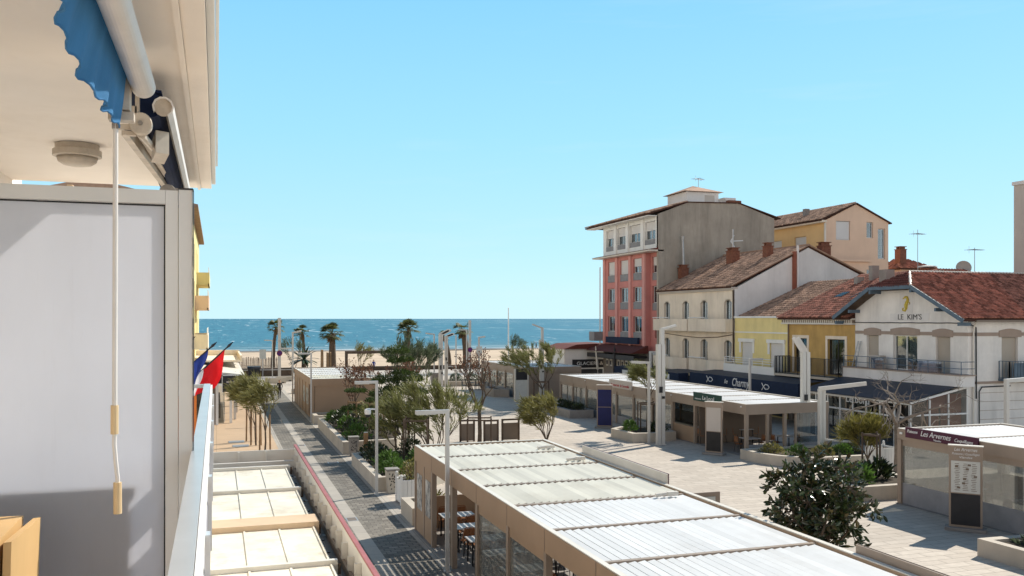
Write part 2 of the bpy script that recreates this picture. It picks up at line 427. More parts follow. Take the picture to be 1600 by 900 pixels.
def window(parent, F, a0, a1, z0, z1, style='glass', frame='white', rec=.18, split=2, shut=0., name='window', shmat='shutter', seed=0, curt=(.16,.34)):
    """frame part with its pane, shutter and curtain as sub-parts"""
    r = random.Random(seed + int(a0*97) + int(z0*31)); w = .055
    mb = MB()
    F.box(mb, a0, a0+w, rec, rec+.06, z0, z1); F.box(mb, a1-w, a1, rec, rec+.06, z0, z1)
    F.box(mb, a0+w, a1-w, rec, rec+.06, z0, z0+w); F.box(mb, a0+w, a1-w, rec, rec+.06, z1-w, z1)
    for k in range(1, split):
        a = a0 + (a1-a0)*k/split; F.box(mb, a-w*.6, a+w*.6, rec-.004, rec+.056, z0+w, z1-w)
    # dim room behind
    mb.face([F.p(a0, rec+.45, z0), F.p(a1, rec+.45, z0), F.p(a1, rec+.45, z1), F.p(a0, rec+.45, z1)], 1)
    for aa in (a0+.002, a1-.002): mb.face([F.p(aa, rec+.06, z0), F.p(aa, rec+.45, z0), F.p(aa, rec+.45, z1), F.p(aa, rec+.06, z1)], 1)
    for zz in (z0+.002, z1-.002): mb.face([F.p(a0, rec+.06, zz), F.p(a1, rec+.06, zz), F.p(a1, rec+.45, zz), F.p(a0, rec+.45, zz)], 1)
    o = mb.build(name, [M[frame], M['room']], parent)
    if style != 'shut':
        g = MB(); F.box(g, a0+w, a1-w, rec+.025, rec+.035, z0+w, z1-w*1.02); g.build('pane', M['glass'], o)
        c = MB()
        for s_ in ((a0+w, 1), (a1-w, -1)):
            cw = (a1-a0)*r.uniform(*curt); n = 7
            for i in range(n):
                x0 = s_[0] + s_[1]*cw*i/n; x1 = s_[0] + s_[1]*cw*(i+1)/n
                c.face([F.p(x0, rec+.13+.03*(i%2), z0+.06), F.p(x1, rec+.13+.03*((i+1)%2), z0+.06), F.p(x1, rec+.13+.03*((i+1)%2), z1-.06), F.p(x0, rec+.13+.03*(i%2), z1-.06)])
        c.build('curtain', M['curtain'], o)
    if shut > 0:
        s_ = MB(); zb = z1 - (z1-z0)*shut; n = max(2, int((z1-zb)/.09))
        for i in range(n):
            za = zb + (z1-zb)*i/n; zc = zb + (z1-zb)*(i+1)/n
            F.box(s_, a0+.01, a1-.01, rec-.05, rec-.03, za+.004, zc-.006)
        F.box(s_, a0+.012, a1-.012, rec-.031, rec-.021, zb, z1)
        s_.build('shutter', M[shmat], o)
    return o

def tile_plane(mb, o, u, v, W, Lg, inside=None, tw=.22, tl=.38, m=0):
    """roman tiles: o lower left corner on the eave, u along the eave, v up the slope"""
    o = Vector(o); u = Vector(u).normalized(); v = Vector(v).normalized(); n = u.cross(v)
    if n.z < 0: n = -n
    nu = max(1, int(round(W/tw))); nv = max(1, int(round(Lg/tl))); tw = W/nu; tl = Lg/nv
    prof = [(0,.0),(.10,.06),(.30,.105),(.5,.07),(.60,.008),(.80,-.006),(1.,.0)]
    for j in range(nv):
        for i in range(nu):
            if inside and not inside((i+.5)*tw, (j+.5)*tl): continue
            vs = []; t = rng.random()
            jit = rng.uniform(-.012, .012); ju = rng.uniform(-.006, .006)
            for (s_, h) in prof: vs.append(o + u*((i+s_)*tw+ju) + v*(j*tl+jit-.03) + n*(h+.045))
            for (s_, h) in prof: vs.append(o + u*((i+s_)*tw) + v*((j+1)*tl) + n*(h+.004))
            k = len(prof)
            fs = [(q, q+1, k+q+1, k+q) for q in range(k-1)]
            fs.append(tuple(range(k)))
            mb.raw(vs, fs, m, t)
def slope_quad(mb, pts, m=0, th=.12):
    """a roof board: polygon with thickness below"""
    mb.prism([Vector(p) - Vector((0,0,th)) for p in pts], (0,0,th*.93), m)
# ------------------------------------------------------------------ plants
def rv(r): return Vector((r.gauss(0,1), r.gauss(0,1), r.gauss(0,1))).normalized()
def blade(mb, p, d, L, w, r, m=0, bend=.25, up=None):
    """a narrow two-piece leaf strand"""
    d = d.normalized(); s = d.cross(rv(r) if up is None else up)
    if s.length < 1e-4: return
    s.normalize(); nn = s.cross(d); t = r.random()
    mid = p + d*L*.5 + nn*L*bend*.25; tip = p + d*L - nn*L*bend*.25
    mb.raw([p, mid - s*w/2, mid + s*w/2, tip], [(0,1,2),(1,3,2)], m, t)
def leaf(mb, p, d, L, w, r, m=0):
    d = d.normalized(); s = d.cross(rv(r))
    if s.length < 1e-4: return
    s.normalize(); nn = s.cross(d); t = r.random(); f = r.uniform(.05,.2)*w
    a = p + d*L*.35; b = p + d*L*.75
    mb.raw([p, a - s*w*.5 + nn*f, b - s*w*.38 + nn*f, p + d*L - nn*f*.6, b + s*w*.38 + nn*f, a + s*w*.5 + nn*f, a - nn*f*.2, b - nn*f*.2],
           [(0,6,1),(6,7,2,1),(7,3,2),(0,5,6),(6,5,4,7),(7,4,3)], m, t)
def grow(mb, p, d, L, r, lev, rg, tips, spread=.55, kids=(2,3), shrink=.72, bias=Vector((0,0,.1)), wob=.18, n=5, mid=None, tipr=.35, m=0):
    pts = [p]; rad = [r]; q = p.copy(); dd = d.normalized(); K = 3
    for i in range(K):
        dd = (dd + rv(rg)*wob + bias*.5).normalized(); q = q + dd*L/K
        pts.append(q.copy()); rad.append(r*(1-(1-.66)*(i+1)/K))
        if mid is not None and lev <= 2: mid.append((q.copy(), dd.copy()))
    if lev == 0: rad[-1] = r*tipr
    mb.path(pts, rad, n if r > .012 else 4, m, caps=False, t=rg.random())
    if lev == 0:
        tips.append((q, dd)); return
    for k in range(rg.randint(*kids)):
        nd = (dd + rv(rg)*spread + bias).normalized()
        grow(mb, q, nd, L*shrink*rg.uniform(.75,1.2), r*.66*rg.uniform(.8,1), lev-1, rg, tips, spread, kids, shrink, bias, wob, n, mid, tipr, m)

def tamarisk(name, label, x, y, h, w, seed, leafm, cat='tree', z=0., wind=Vector((-.8,-.2,.15)), stems=5, trunk_h=0., dens=1., group=None, barkm='bark'):
    rg = random.Random(seed); t = thing(name, label, cat, (x,y,z), group)
    tb = MB(); tips = []; mids = []
    base = Vector((x,y,z))
    if trunk_h:
        top = base + Vector((rg.uniform(-.1,.1), rg.uniform(-.1,.1), trunk_h))
        tb.path([base, base*.5+top*.5+Vector((rg.uniform(-.05,.05),rg.uniform(-.05,.05),0)), top], [.055, .05, .045], 7)
    else: top = base
    hh = h - trunk_h
    for k in range(stems):
        a = 2*math.pi*(k + rg.random()*.6)/stems
        d = Vector((math.cos(a)*w/h*.8, math.sin(a)*w/h*.8, 1)).normalized()
        grow(tb, top, d, hh*.36, .035 if trunk_h else .05, 3, rg, tips, .5, (2,3), .72, Vector((wind.x*.12, wind.y*.12, .12)), .16, 5, mids)
    cr = MB()
    # rescale the skeleton so the crown fits the wanted size
    zs = [q.z for q, _ in tips]; kz = (hh*.9)/max(.1, max(zs)-top.z)
    rs = sorted(math.hypot(q.x-top.x, q.y-top.y) for q, _ in tips); kr = (w*.46)/max(.1, rs[int(len(rs)*.9)])
    def fit(p):
        p = Vector(p)
        if p.z <= top.z + .02 and trunk_h: return p
        return Vector((top.x + (p.x-top.x)*kr, top.y + (p.y-top.y)*kr, top.z + (p.z-top.z)*kz))
    tb.v = [tuple(fit(p)) for p in tb.v]
    for q, d in tips + mids[::2]:
        q = fit(q)
        nb = max(3, int(rg.randint(6, 12)*dens)); plume = (d*.8 + rv(rg)*.45 + wind*.8).normalized()
        for k in range(nb):
            dd = (plume + rv(rg)*.36).normalized()
            blade(cr, q + rv(rg)*rg.uniform(0,.12) + plume*rg.uniform(-.2,.28), dd, rg.uniform(.25,.62), rg.uniform(.026,.05), rg, 0)
    tb.build('trunk', M[barkm], t); cr.build('crown', leafm, t)
    return t

def bare_tree(name, label, x, y, h, trunk_h, seed, spread=.55, lev=5, r0=.09, z=0., bias=(0,0,.12), buds=None, nbud=2, cat='tree', barkm='bark', lean=(0,0), kids=(2,3), L0=.26):
    rg = random.Random(seed); t = thing(name, label, cat, (x,y,z))
    tb = MB(); tips = []; mids = []
    base = Vector((x,y,z)); top = base + Vector((lean[0], lean[1], trunk_h))
    tb.path([base, base*.6+top*.4+Vector((.03,-.02,0)), top], [r0*1.15, r0, r0*.9], 8, 0, False)
    for k in range(4):
        a = 2*math.pi*(k + rg.random()*.7)/4
        grow(tb, top, Vector((math.cos(a)*spread, math.sin(a)*spread, .8)), h*L0, r0*.6, lev-1, rg, tips, spread, kids, .74, Vector(bias), .22, 5, mids)
    tb.build('trunk', M[barkm], t)
    if buds is not None:
        cr = MB()
        for q, d in tips + mids:
            for k in range(rg.randint(0, nbud)):
                leaf(cr, q + rv(rg)*.06, (d + rv(rg)*.8), rg.uniform(.07,.15), rg.uniform(.04,.08), rg)
        cr.build('crown', buds, t)
    return t

def pad_tree(name, label, x, y, h, seed, pads, z=0., r0=.05, leafm=None):
    """conifer with separate flat pads of needles: pads = (dx, dy, z, radius, thickness)"""
    rg = random.Random(seed); t = thing(name, label, 'tree', (x,y,z))
    tb = MB(); base = Vector((x,y,z))
    tb.path([base, base+Vector((.03,0,h*.4)), base+Vector((-.02,.02,h*.75)), base+Vector((0,0,h*.97))], [r0*1.3, r0, r0*.7, r0*.3], 7)
    cr = MB()
    for dx, dy, pz, rad, th in pads:
        c = base + Vector((dx, dy, pz))
        s = base + Vector((0,0,max(.2, pz-.35)))
        tb.path([s, (s+c)/2 + Vector((0,0,-.04)), c], [r0*.5, r0*.4, r0*.2], 5)
        for k in range(int(330*rad*rad/.25*1.15 + 90)):
            a = rg.uniform(0, 2*math.pi); q = rad*math.sqrt(rg.random())
            edge = 1 - (q/rad)**2
            p = c + Vector((q*math.cos(a), q*math.sin(a), rg.uniform(-.3,1)*th*math.sqrt(max(.02, edge))))
            d = Vector((math.cos(a)*.8, math.sin(a)*.8, rg.uniform(.1,1.))) + rv(rg)*.4
            blade(cr, p, d, rg.uniform(.12,.24), rg.uniform(.035,.06), rg, 0, .1)
    tb.build('trunk', M['bark'], t); cr.build('crown', leafm or L_pine, t); return t

def palm(name, label, x, y, h, seed, crown=1.3, r0=.28, lean=(0,0), wind=Vector((-1,-.2,0)), nf=30, z=0., skirt=.9):
    rg = random.Random(seed); t = thing(name, label, 'palm tree', (x,y,z), 'palms along the seafront')
    tb = MB(); b = Vector((x,y,z)); hb = h - crown*.75
    pts = []; rad = []
    for i in range(9):
        f = i/8; pts.append(b + Vector((lean[0]*f*f, lean[1]*f*f, hb*f))); rad.append(r0*(1.25-.45*f) + (.02 if i % 2 else 0))
    tb.path(pts, rad, 10); tb.build('trunk', M['bark'], t)
    top = pts[-1]; cr = MB()
    for k in range(nf):
        a = 2*math.pi*k*.618; el = rg.uniform(-.45, 1.25)
        d = Vector((math.cos(a)*math.cos(el), math.sin(a)*math.cos(el), math.sin(el))) + wind*.42
        d.normalize(); pl = crown*rg.uniform(.45,.62)
        c = top + d*pl; t_ = rg.random()
        cr.path([top, top + d*pl*.5 + Vector((0,0,.05)), c], [.03,.025,.02], 4, 0, False, t_)
        s = d.cross(Vector((0,0,1)))
        if s.length < .05: s = Vector((1,0,0))
        s.normalize(); nn = s.cross(d); nb = 11; fl = crown*rg.uniform(.42,.62)
        for j in range(nb):
            an = (j-(nb-1)/2)/(nb-1)*2.5
            dd = (d*math.cos(an) + s*math.sin(an) - nn*.12*abs(an) + wind*.28).normalized()
            ss = nn.cross(dd).normalized(); w = fl*.17; m1 = c + dd*fl*.55; tp = c + dd*fl - Vector((0,0,fl*rg.uniform(.1,.35)))
            cr.raw([c, m1 - ss*w/2, m1 + ss*w/2, tp], [(0,1,2),(1,3,2)], 0, min(1, max(0, t_+rg.uniform(-.2,.2))))
    cr.build('crown', L_palm, t)
    sk = MB()
    for k in range(int(60*skirt)):
        a = rg.uniform(0, 6.28); d = Vector((math.cos(a)*.5, math.sin(a)*.5, -1)) + wind*.25
        p = top + Vector((math.cos(a)*r0*.7, math.sin(a)*r0*.7, rg.uniform(-crown*.5, .05)))
        blade(sk, p, d, rg.uniform(.4,.8)*crown*.7, .13, rg, 0, .2)
    sk.build('dead_fronds', L_dead, t)
    return t

def shrub(name, label, x, y, z, rx, ry, h, seed, leafm, nl=260, L=(.12,.26), W=(.04,.08), kind='leaf', cat='shrub', group=None):
    rg = random.Random(seed); t = thing(name, label, cat, (x,y,z), group)
    cr = MB(); st = MB()
    for k in range(7):
        a = rg.uniform(0, 6.28); e = Vector((x+math.cos(a)*rx*.6, y+math.sin(a)*ry*.6, z+h*.7))
        st.path([Vector((x+math.cos(a)*.06, y+math.sin(a)*.06, z)), (Vector((x,y,z))+e)/2+Vector((0,0,.05)), e], [.015,.011,.005], 4, 0, False)
    for k in range(nl):
        a = rg.uniform(0, 6.28); q = math.sqrt(rg.random()); zz = rg.random()**.8
        env = math.sqrt(max(.05, 1-(zz*.9)**2))*(.75+.35*math.sin(a*3+seed)*.6)
        p = Vector((x + rx*q*env*math.cos(a), y + ry*q*env*math.sin(a), z + h*zz*(1-.35*q)))
        d = Vector((math.cos(a)*.7, math.sin(a)*.7, rg.uniform(.2,1.2))) + rv(rg)*.45
        if kind == 'leaf': leaf(cr, p, d, rg.uniform(*L), rg.uniform(*W), rg)
        else: blade(cr, p, d, rg.uniform(*L), rg.uniform(*W), rg, 0, .3)
    st.build('stem', M['bark'], t); cr.build('foliage', leafm, t); return t

# ------------------------------------------------------------------ street furniture
def ring(mb, outer, inner, z0, z1, m=0):
    n = len(outer)
    for i in range(n):
        j = (i+1) % n
        a, b, c, d = outer[i], outer[j], inner[j], inner[i]
        mb.face([(*a,z0),(*b,z0),(*b,z1),(*a,z1)], m); mb.face([(*a,z1),(*b,z1),(*c,z1),(*d,z1)], m)
        mb.face([(*c,z1),(*c,z0),(*d,z0),(*d,z1)], m)
def planter(name, label, poly, h, rim=.3, m='stone', group='raised stone planters on the square', z=0.):
    cx = sum(p[0] for p in poly)/len(poly); cy = sum(p[1] for p in poly)/len(poly)
    t = thing(name, label, 'planter', (cx, cy, z), group)
    inner = []; n = len(poly); area = sum(poly[i][0]*poly[(i+1)%n][1]-poly[(i+1)%n][0]*poly[i][1] for i in range(n))
    sg = 1 if area > 0 else -1
    for i in range(n):
        p = Vector(poly[i]); a = (p - Vector(poly[i-1])).normalized(); b = (Vector(poly[(i+1)%n]) - p).normalized()
        na = Vector((-a.y, a.x))*sg; nb = Vector((-b.y, b.x))*sg; bis = (na+nb); bis = bis/max(.35, bis.length_squared)*2
        inner.append(tuple(p + bis*rim))
    mb = MB(); ring(mb, poly, inner, z, z+h); mb.build('wall', M[m], t)
    # coping joints: a slightly proud cap
    s = MB(); s.face([(*p, z+h-.10) for p in inner]); s.build('soil', M['soil'], t)
    return t

def lamp(label, x, y, h, arm, w=.11, m='lamp', group='angular street lamps', extra=None):
    """post with a straight arm at the top: arm = (dx, dy, dz)"""
    t = thing('street_lamp', label, 'street lamp', (x,y,0), group)
    p = MB(); p.box(x-w/2, x+w/2, y-w/2, y+w/2, 0.012, h-w); p.box(x-w*.9, x+w*.9, y-w*.9, y+w*.9, .006, .03); p.build('post', M[m], t)
    a = MB(); d = Vector(arm).normalized()
    a.beam(Vector((x,y,h-w/2)) - d*w*.5, Vector((x,y,h-w/2)) + Vector(arm), w*1.02, w)
    a.build('arm', M[m], t)
    g = MB(); g.beam(Vector((x,y,h-w-.012)) + Vector(arm)*.35, Vector((x,y,h-w-.012)) + Vector(arm)*.96, w*.7, .02); g.build('lamp_head', M['sheet'], t)
    if extra: extra(t)
    return t
def mast(label, x, y, h, head, w=.36, d=.2, upper=0., group='tall slab light masts'):
    t = thing('light_mast', label, 'light mast', (x,y,0), group)
    p = MB(); hc = h - upper
    for s in (-1, 1): p.box(x+s*w*.27-w*.22, x+s*w*.27+w*.22, y-d/2, y+d/2, .01, hc)
    p.box(x-w*.1, x+w*.1, y-d*.3, y+d*.3, .01, hc-.02)
    p.box(x-w*.6, x+w*.6, y-d*.75, y+d*.75, .005, .04)
    p.build('post', M['mast'], t)
    q = MB(); top = Vector((x,y,hc))
    if upper:
        q.box(x-.02, x+w*.42, y-d*.4, y+d*.4, hc-.02, h)
        top = Vector((x+w*.2,y,h-.06))
        q.beam(top, top + Vector(head), d*.9, .12)
    else:
        hd = Vector(head); sd = hd.cross(Vector((0,0,1))).normalized()
        for s in (-1, 1): q.beam(top + Vector((s*w*.27,0,-.05)), top + Vector((s*w*.27,0,-.05)) + hd, w*.44, d*.8)
    q.build('lamp_head', M['mast'], t)
    b = MB(); b.box(x-w*.3, x+w*.1, y-d/2-.06, y-d/2-.003, hc*.52, hc*.58); b.build('control_box', M['black'], t)
    b = MB(); b.box(x+.02, x+w*.4, y-d/2-.05, y-d/2-.003, hc*.46, hc*.485); b.build('control_box', M['black'], t)
    return t
def chair(label, x, y, rz, group='rattan bistro chairs'):
    t = thing('bistro_chair', label, 'chair', (0,0,0), group)
    s = MB(); s.lathe((0,0,.44), [(.05,0),(.2,.0),(.215,.015),(.2,.03),(.04,.028)], 14); s.build('seat', M['rattan'], t)
    b = MB(); pts = []
    for i in range(13):
        a = math.pi*(i/12)
        pts.append((.215*math.cos(a), -.17-.05*math.sin(a)*.6, .46+.42*min(1, math.sin(a)*1.35)))
    b.path(pts, .014, 6)
    for k in (-.1, 0, .1): b.tube((k,-.18,.47), (k,-.205,.85), .008, n=5)
    b.face([(-.17,-.2,.58),(.17,-.2,.58),(.15,-.205,.84),(-.15,-.205,.84)])
    b.build('backrest', M['rattan'], t)
    for sx in (-1, 1):
        for sy in (-1, 1):
            l = MB(); l.tube((sx*.15, sy*.14, .44), (sx*.2, sy*.19, 0), .014, .011, 6); l.build('leg', M['black'], t)
    t.location = (x, y, .02); t.rotation_euler = (0,0,rz); return t
def table(label, x, y, w=.7, l=.7, group='white topped cafe tables', rz=0):
    t = thing('cafe_table', label, 'table', (0,0,0), group)
    a = MB(); a.box(-w/2, w/2, -l/2, l/2, .725, .755); a.build('table_top', M['table'], t)
    for sx in (-1, 1):
        for sy in (-1, 1):
            b = MB(); b.box(sx*(w/2-.08)-.022, sx*(w/2-.08)+.022, sy*(l/2-.08)-.022, sy*(l/2-.08)+.022, 0, .725); b.build('leg', M['black'], t)
    t.location = (x, y, .02); t.rotation_euler = (0,0,rz); return t
def antenna(label, x, y, z, h, n=6, yaw=0., sup='roof'):
    t = thing('tv_antenna', label, 'antenna', (x,y,z), 'television aerials on the roofs')
    a = MB(); a.tube((x,y,z), (x,y,z+h), .03, .025, 6); a.build('mast', M['steel'], t)
    d = Vector((math.cos(yaw), math.sin(yaw), 0)); e = Vector((-d.y, d.x, 0))
    b = MB(); c = Vector((x,y,z+h*.93)); b.tube(c - d*.6, c + d*.9, .02, n=5)
    for i in range(n):
        q = c - d*.55 + d*1.4*i/(n-1); b.tube(q - e*(.55-.05*i) , q + e*(.55-.05*i), .014, n=4)
    b.tube(c - d*.6 + Vector((0,0,-.3)), c - d*.6 + Vector((0,0,.3)), .014, n=4)
    b.build('aerial', M['steel'], t); return t
def dish(label, x, y, z, r, direction):
    t = thing('satellite_dish', label, 'satellite dish', (x,y,z))
    d = Vector(direction).normalized(); u = d.cross(Vector((0,0,1))).normalized(); w = u.cross(d); c = Vector((x,y,z+r*1.2))
    a = MB(); n = 18; prev = None
    for i in range(5):
        q = r*i/4; row = [c + (u*math.cos(k*2*math.pi/n) + w*math.sin(k*2*math.pi/n))*q + d*(q*q/r*.3) for k in range(n)]
        if prev:
            for k in range(n): a.face([prev[k], prev[(k+1)%n], row[(k+1)%n], row[k]], 0, .5)
        prev = row
    a.build('reflector', M['beige'], t)
    b = MB(); b.tube((x,y,z), c - d*.02, .03, n=6); b.tube(c - w*r*.9 + d*.2, c + d*r*.8, .015, n=5); b.build('bracket', M['steel'], t); return t
def chimney(parent, x0, x1, y0, y1, z0, z1, m='brick', pots=2, cap=True):
    a = MB(); a.box(x0, x1, y0, y1, z0, z1); o = a.build('chimney', M[m], parent)
    if cap:
        c = MB(); c.box(x0-.06, x1+.06, y0-.06, y1+.06, z1+.002, z1+.07)
        for k in range(pots):
            yy = y0 + (y1-y0)*(k+.5)/pots; c.box(x0+.08, x1-.08, yy-.09, yy+.09, z1+.072, z1+.30)
        c.box(x0-.03, x1+.03, y0-.03, y1+.03, z1+.302, z1+.36)
        c.build('chimney_cap', M[m], o)
    return o

# ------------------------------------------------------------------ people
def person(label, x, y, z, face, pose='walk', top='cloth_k', legs='cloth_k', h=1.7):
    """one continuous skinned body; face = yaw it looks towards"""
    k = h/1.75; J = []; E_ = []; Rr = []
    def j(p, r, par=None):
        J.append(Vector(p)*k); Rr.append(r*k)
        if par is not None: E_.append((par, len(J)-1))
        return len(J)-1
    sit = pose == 'sit'
    hz = .50 if sit else .93
    pel = j((0,0,hz), .15)
    lean = .12 if sit else .03
    wa = j((0,lean*.5,hz+.2), .135, pel); ch = j((0,lean,hz+.42), .165, wa); nb = j((0,lean+.01,hz+.57), .075, ch)
    nk = j((0,lean+.02,hz+.635), .055, nb); jw = j((0,lean+.05,hz+.70), .088, nk); hd = j((0,lean+.05,hz+.785), .122, jw); j((0,lean+.035,hz+.875), .105, hd)
    nose = j((0,lean+.185,hz+.755), .016, hd)
    for s in (-1, 1): j((s*.118, lean+.03, hz+.765), .02, hd)
    for s in (-1, 1):
        sh = j((s*.19, lean, hz+.53), .07, nb)
        sw = .18*s if not sit else .2
        el = j((s*.25, lean + (.0 if sit else -sw*.4), hz+.26), .05, sh)
        wr = j((s*.22, lean + (.22 if sit else sw*.55), hz+(.1 if sit else .04)), .036, el)
        pa = j((s*.215, lean + (.29 if sit else sw*.75), hz+(.08 if sit else -.04)), .034, wr)
        for f in range(4):
            a = j((s*(.235-.02*f), J[pa].y/k+.03, J[pa].z/k-.05+.004*f), .010, pa); j((s*(.23-.02*f), J[pa].y/k+.035, J[pa].z/k-.085+.006*f), .008, a)
        a = j((s*.185, J[pa].y/k+.03, J[pa].z/k-.01), .011, pa); j((s*.17, J[pa].y/k+.05, J[pa].z/k-.03), .009, a)
        hp = j((s*.09, 0, hz-.04), .10, pel)
        if sit:
            kn = j((s*.11, .44, hz+.0), .072, hp); an = j((s*.11, .46, .09), .045, kn); j((s*.12, .60, .035), .038, an)
        else:
            st = .2*s
            kn = j((s*.095, st*.75+.03, .5), .068, hp); an = j((s*.095, st*1.05-.05, .09 + (.03 if s < 0 else 0)), .045, kn); j((s*.1, st*1.05+.1, .04), .038, an)
    me = bpy.data.meshes.new('person_cage'); me.from_pydata([tuple(p) for p in J], E_, [])
    ob = bpy.data.objects.new('person_cage', me); COL.objects.link(ob)
    md = ob.modifiers.new('Skin', 'SKIN')
    if not me.skin_vertices: me.attributes  # created with the modifier
    if len(me.skin_vertices):
        for i, v in enumerate(me.skin_vertices[0].data): v.radius = (Rr[i], Rr[i]*.86); v.use_root = (i == 0)
    sb = ob.modifiers.new('Sub', 'SUBSURF'); sb.levels = 1; sb.render_levels = 1
    bpy.context.view_layer.update()
    m2 = bpy.data.meshes.new_from_object(ob.evaluated_get(bpy.context.evaluated_depsgraph_get()))
    COL.objects.unlink(ob); bpy.data.objects.remove(ob)
    m2.name = 'person'
    for q in ('skin', top, legs, 'hair'): m2.materials.append(M[q])
    for p in m2.polygons:
        c = p.center/k; p.use_smooth = True
        up_arm = abs(c.x) > .17
        if c.z > hz + .66: p.material_index = 3 if (c.z > hz + .83 or (c.y < lean + .0 and c.z > hz + .72)) else 0
        elif c.z > hz + .60 and abs(c.x) < .1: p.material_index = 0
        elif up_arm and c.z < hz + .085 and c.z > hz - .2 and (not sit or c.y > lean+.2): p.material_index = 0
        elif c.z > hz - .03 and not (sit and c.y > .17 and c.z < hz + .14 and not up_arm): p.material_index = 1
        elif c.z < .075: p.material_index = 3
        else: p.material_index = 2
    o = bpy.data.objects.new('person', m2); COL.objects.link(o)
    o.location = (x,y,z); o.rotation_euler = (0,0,face); OFF[o.name] = Vector((x,y,z))
    return tag(o, label, 'person')
# ================================================================== SETTING
def sheet(name, x0, x1, y0, y1, z, m):
    mb = MB(); mb.face([(x0,y0,z),(x1,y0,z),(x1,y1,z),(x0,y1,z)]); return struct(mb, name, m)
sheet('ground', -900, 1400, -120, 131, -.03, M['ground'])
sheet('plaza', -1.6, 60, -30, 112, 0, M['plaza'])
sheet('promenade', -60, 90, 112, 128.2, .004, M['promenade'])
sheet('promenade_path', -60, 90, 113.5, 117.5, .010, M['grey_path'])
sheet('street', 3.6, 6.35, -30, 104, .006, M['setts'])
sheet('pavement', -1.6, 3.35, -30, 104, .005, M['pavement'])
sheet('street_strip', 4.52, 4.95, -30, 104, .012, M['strip'])
sheet('kerb', 6.35, 6.72, -30, 104, .009, M['strip'])
sheet('kerb', 3.35, 3.6, -30, 104, .009, M['strip'])
b = MB()
nx, ny = 60, 14
rg = random.Random(3)
hgt = [[(0.0 if j in (0, ny) else rg.uniform(-.12, .2)) for i in range(nx+1)] for j in range(ny+1)]
for j in range(ny):
    for i in range(nx):
        def q(i_, j_):
            Y = 128 + (215-128)*j_/ny
            zz = -.01 - (.22*max(0, (Y-190)/25) if Y > 190 else 0) + hgt[j_][i_]
            return (-420 + 1000*i_/nx, Y, zz)
        b.face([q(i,j), q(i+1,j), q(i+1,j+1), q(i,j+1)], 0, .5)
o = b.build('beach', M['sand'], smooth=True); o['kind'] = 'structure'
sheet('wet_sand', -900, 1400, 209, 216, -.06, M['wet_sand'])
sheet('sea', -45000, 45000, 211.5, 60000, -.09, M['sea'])

# ================================================================== PAVILIONS
def roof(t, X0, X1, Ye, H, openb=(), fh=.5, mf='taupe', ml='louvre_w', pitch=.2, trim='white_c', tilt=15):
    """flat louvred roof: four fascias, cross beams, one louvre panel per bay"""
    y0, y1 = Ye[0], Ye[-1]; th = .14
    for (a, b_, c, d) in ((X0, X0+th, y0, y1), (X1-th, X1, y0, y1), (X0+th+.002, X1-th-.002, y0, y0+th), (X0+th+.002, X1-th-.002, y1-th, y1)):
        f = MB(); f.box(a, b_, c, d, H-fh, H)
        o = f.build('fascia', M[mf], t)
        tr = MB()
        if b_ - a < 1:
            for yy in Ye[1:-1]: tr.box(a-.004, a-.001, yy-.012, yy+.012, H-fh+.01, H-.01)
        tr2 = MB(); tr2.box(a+.01, b_-.01, c+.01, d-.01, H+.001, H+.022); tr2.build('trim', M[trim], o)
        if b_ - a < 1: tr.build('joint', M['taupe_d'], o)
    for i in range(1, len(Ye)-1):
        f = MB(); f.box(X0+th+.004, X1-th-.004, Ye[i]-.055, Ye[i]+.055, H-.26, H-.02); f.build('beam', M['taupe'], t)
    for i in range(len(Ye)-1):
        a = Ye[i] + (.08 if i else th+.02); b_ = Ye[i+1] - (.08 if i < len(Ye)-2 else th+.02)
        L = MB(); xs0 = X0+th+.05; xs1 = X1-th-.05; n = int(round((xs1-xs0)/pitch)); p = (xs1-xs0)/n
        for k in range(n):
            c = xs0 + p*(k+.5)
            if i in openb:
                # open blades: tilted top; folded lower lip, its shade put into a darker colour
                an = R(tilt); u = Vector((math.cos(an), 0, math.sin(an)))*p*.44; w = Vector((-math.sin(an), 0, math.cos(an)))*.01
                cc = Vector((c, (a+b_)/2, H-.045)); L.obox(cc, u, (0,(b_-a)/2-.06,0), w, 0)
                e_ = cc - u; L.obox(e_ + Vector((0,0,-.030)), (.009,0,0), (0,(b_-a)/2-.06,0), (0,0,.042), 2)
            else:
                L.obox((c, (a+b_)/2, H-.06), (p*.5-.028,0,.012), (0,(b_-a)/2,0), (0,0,.016), 0)
        if i not in openb: L.box(xs0, xs1, a, b_, H-.12, H-.105, 1)
        L.build('louvre_panel', [M['louvre_c' if (i in openb) else ml], M['taupe_d'], M['band']], t)
def post(t, x, y, H, w=.14, m='taupe'):
    b = MB(); b.box(x-w/2, x+w/2, y-w/2, y+w/2, .02, H); b.build('post', M[m], t)
def deck(t, X0, X1, y0, y1, m='stone_dark'):
    b = MB(); b.box(X0-.05, X1+.05, y0-.05, y1+.05, .013, .022); b.build('deck', M[m], t)
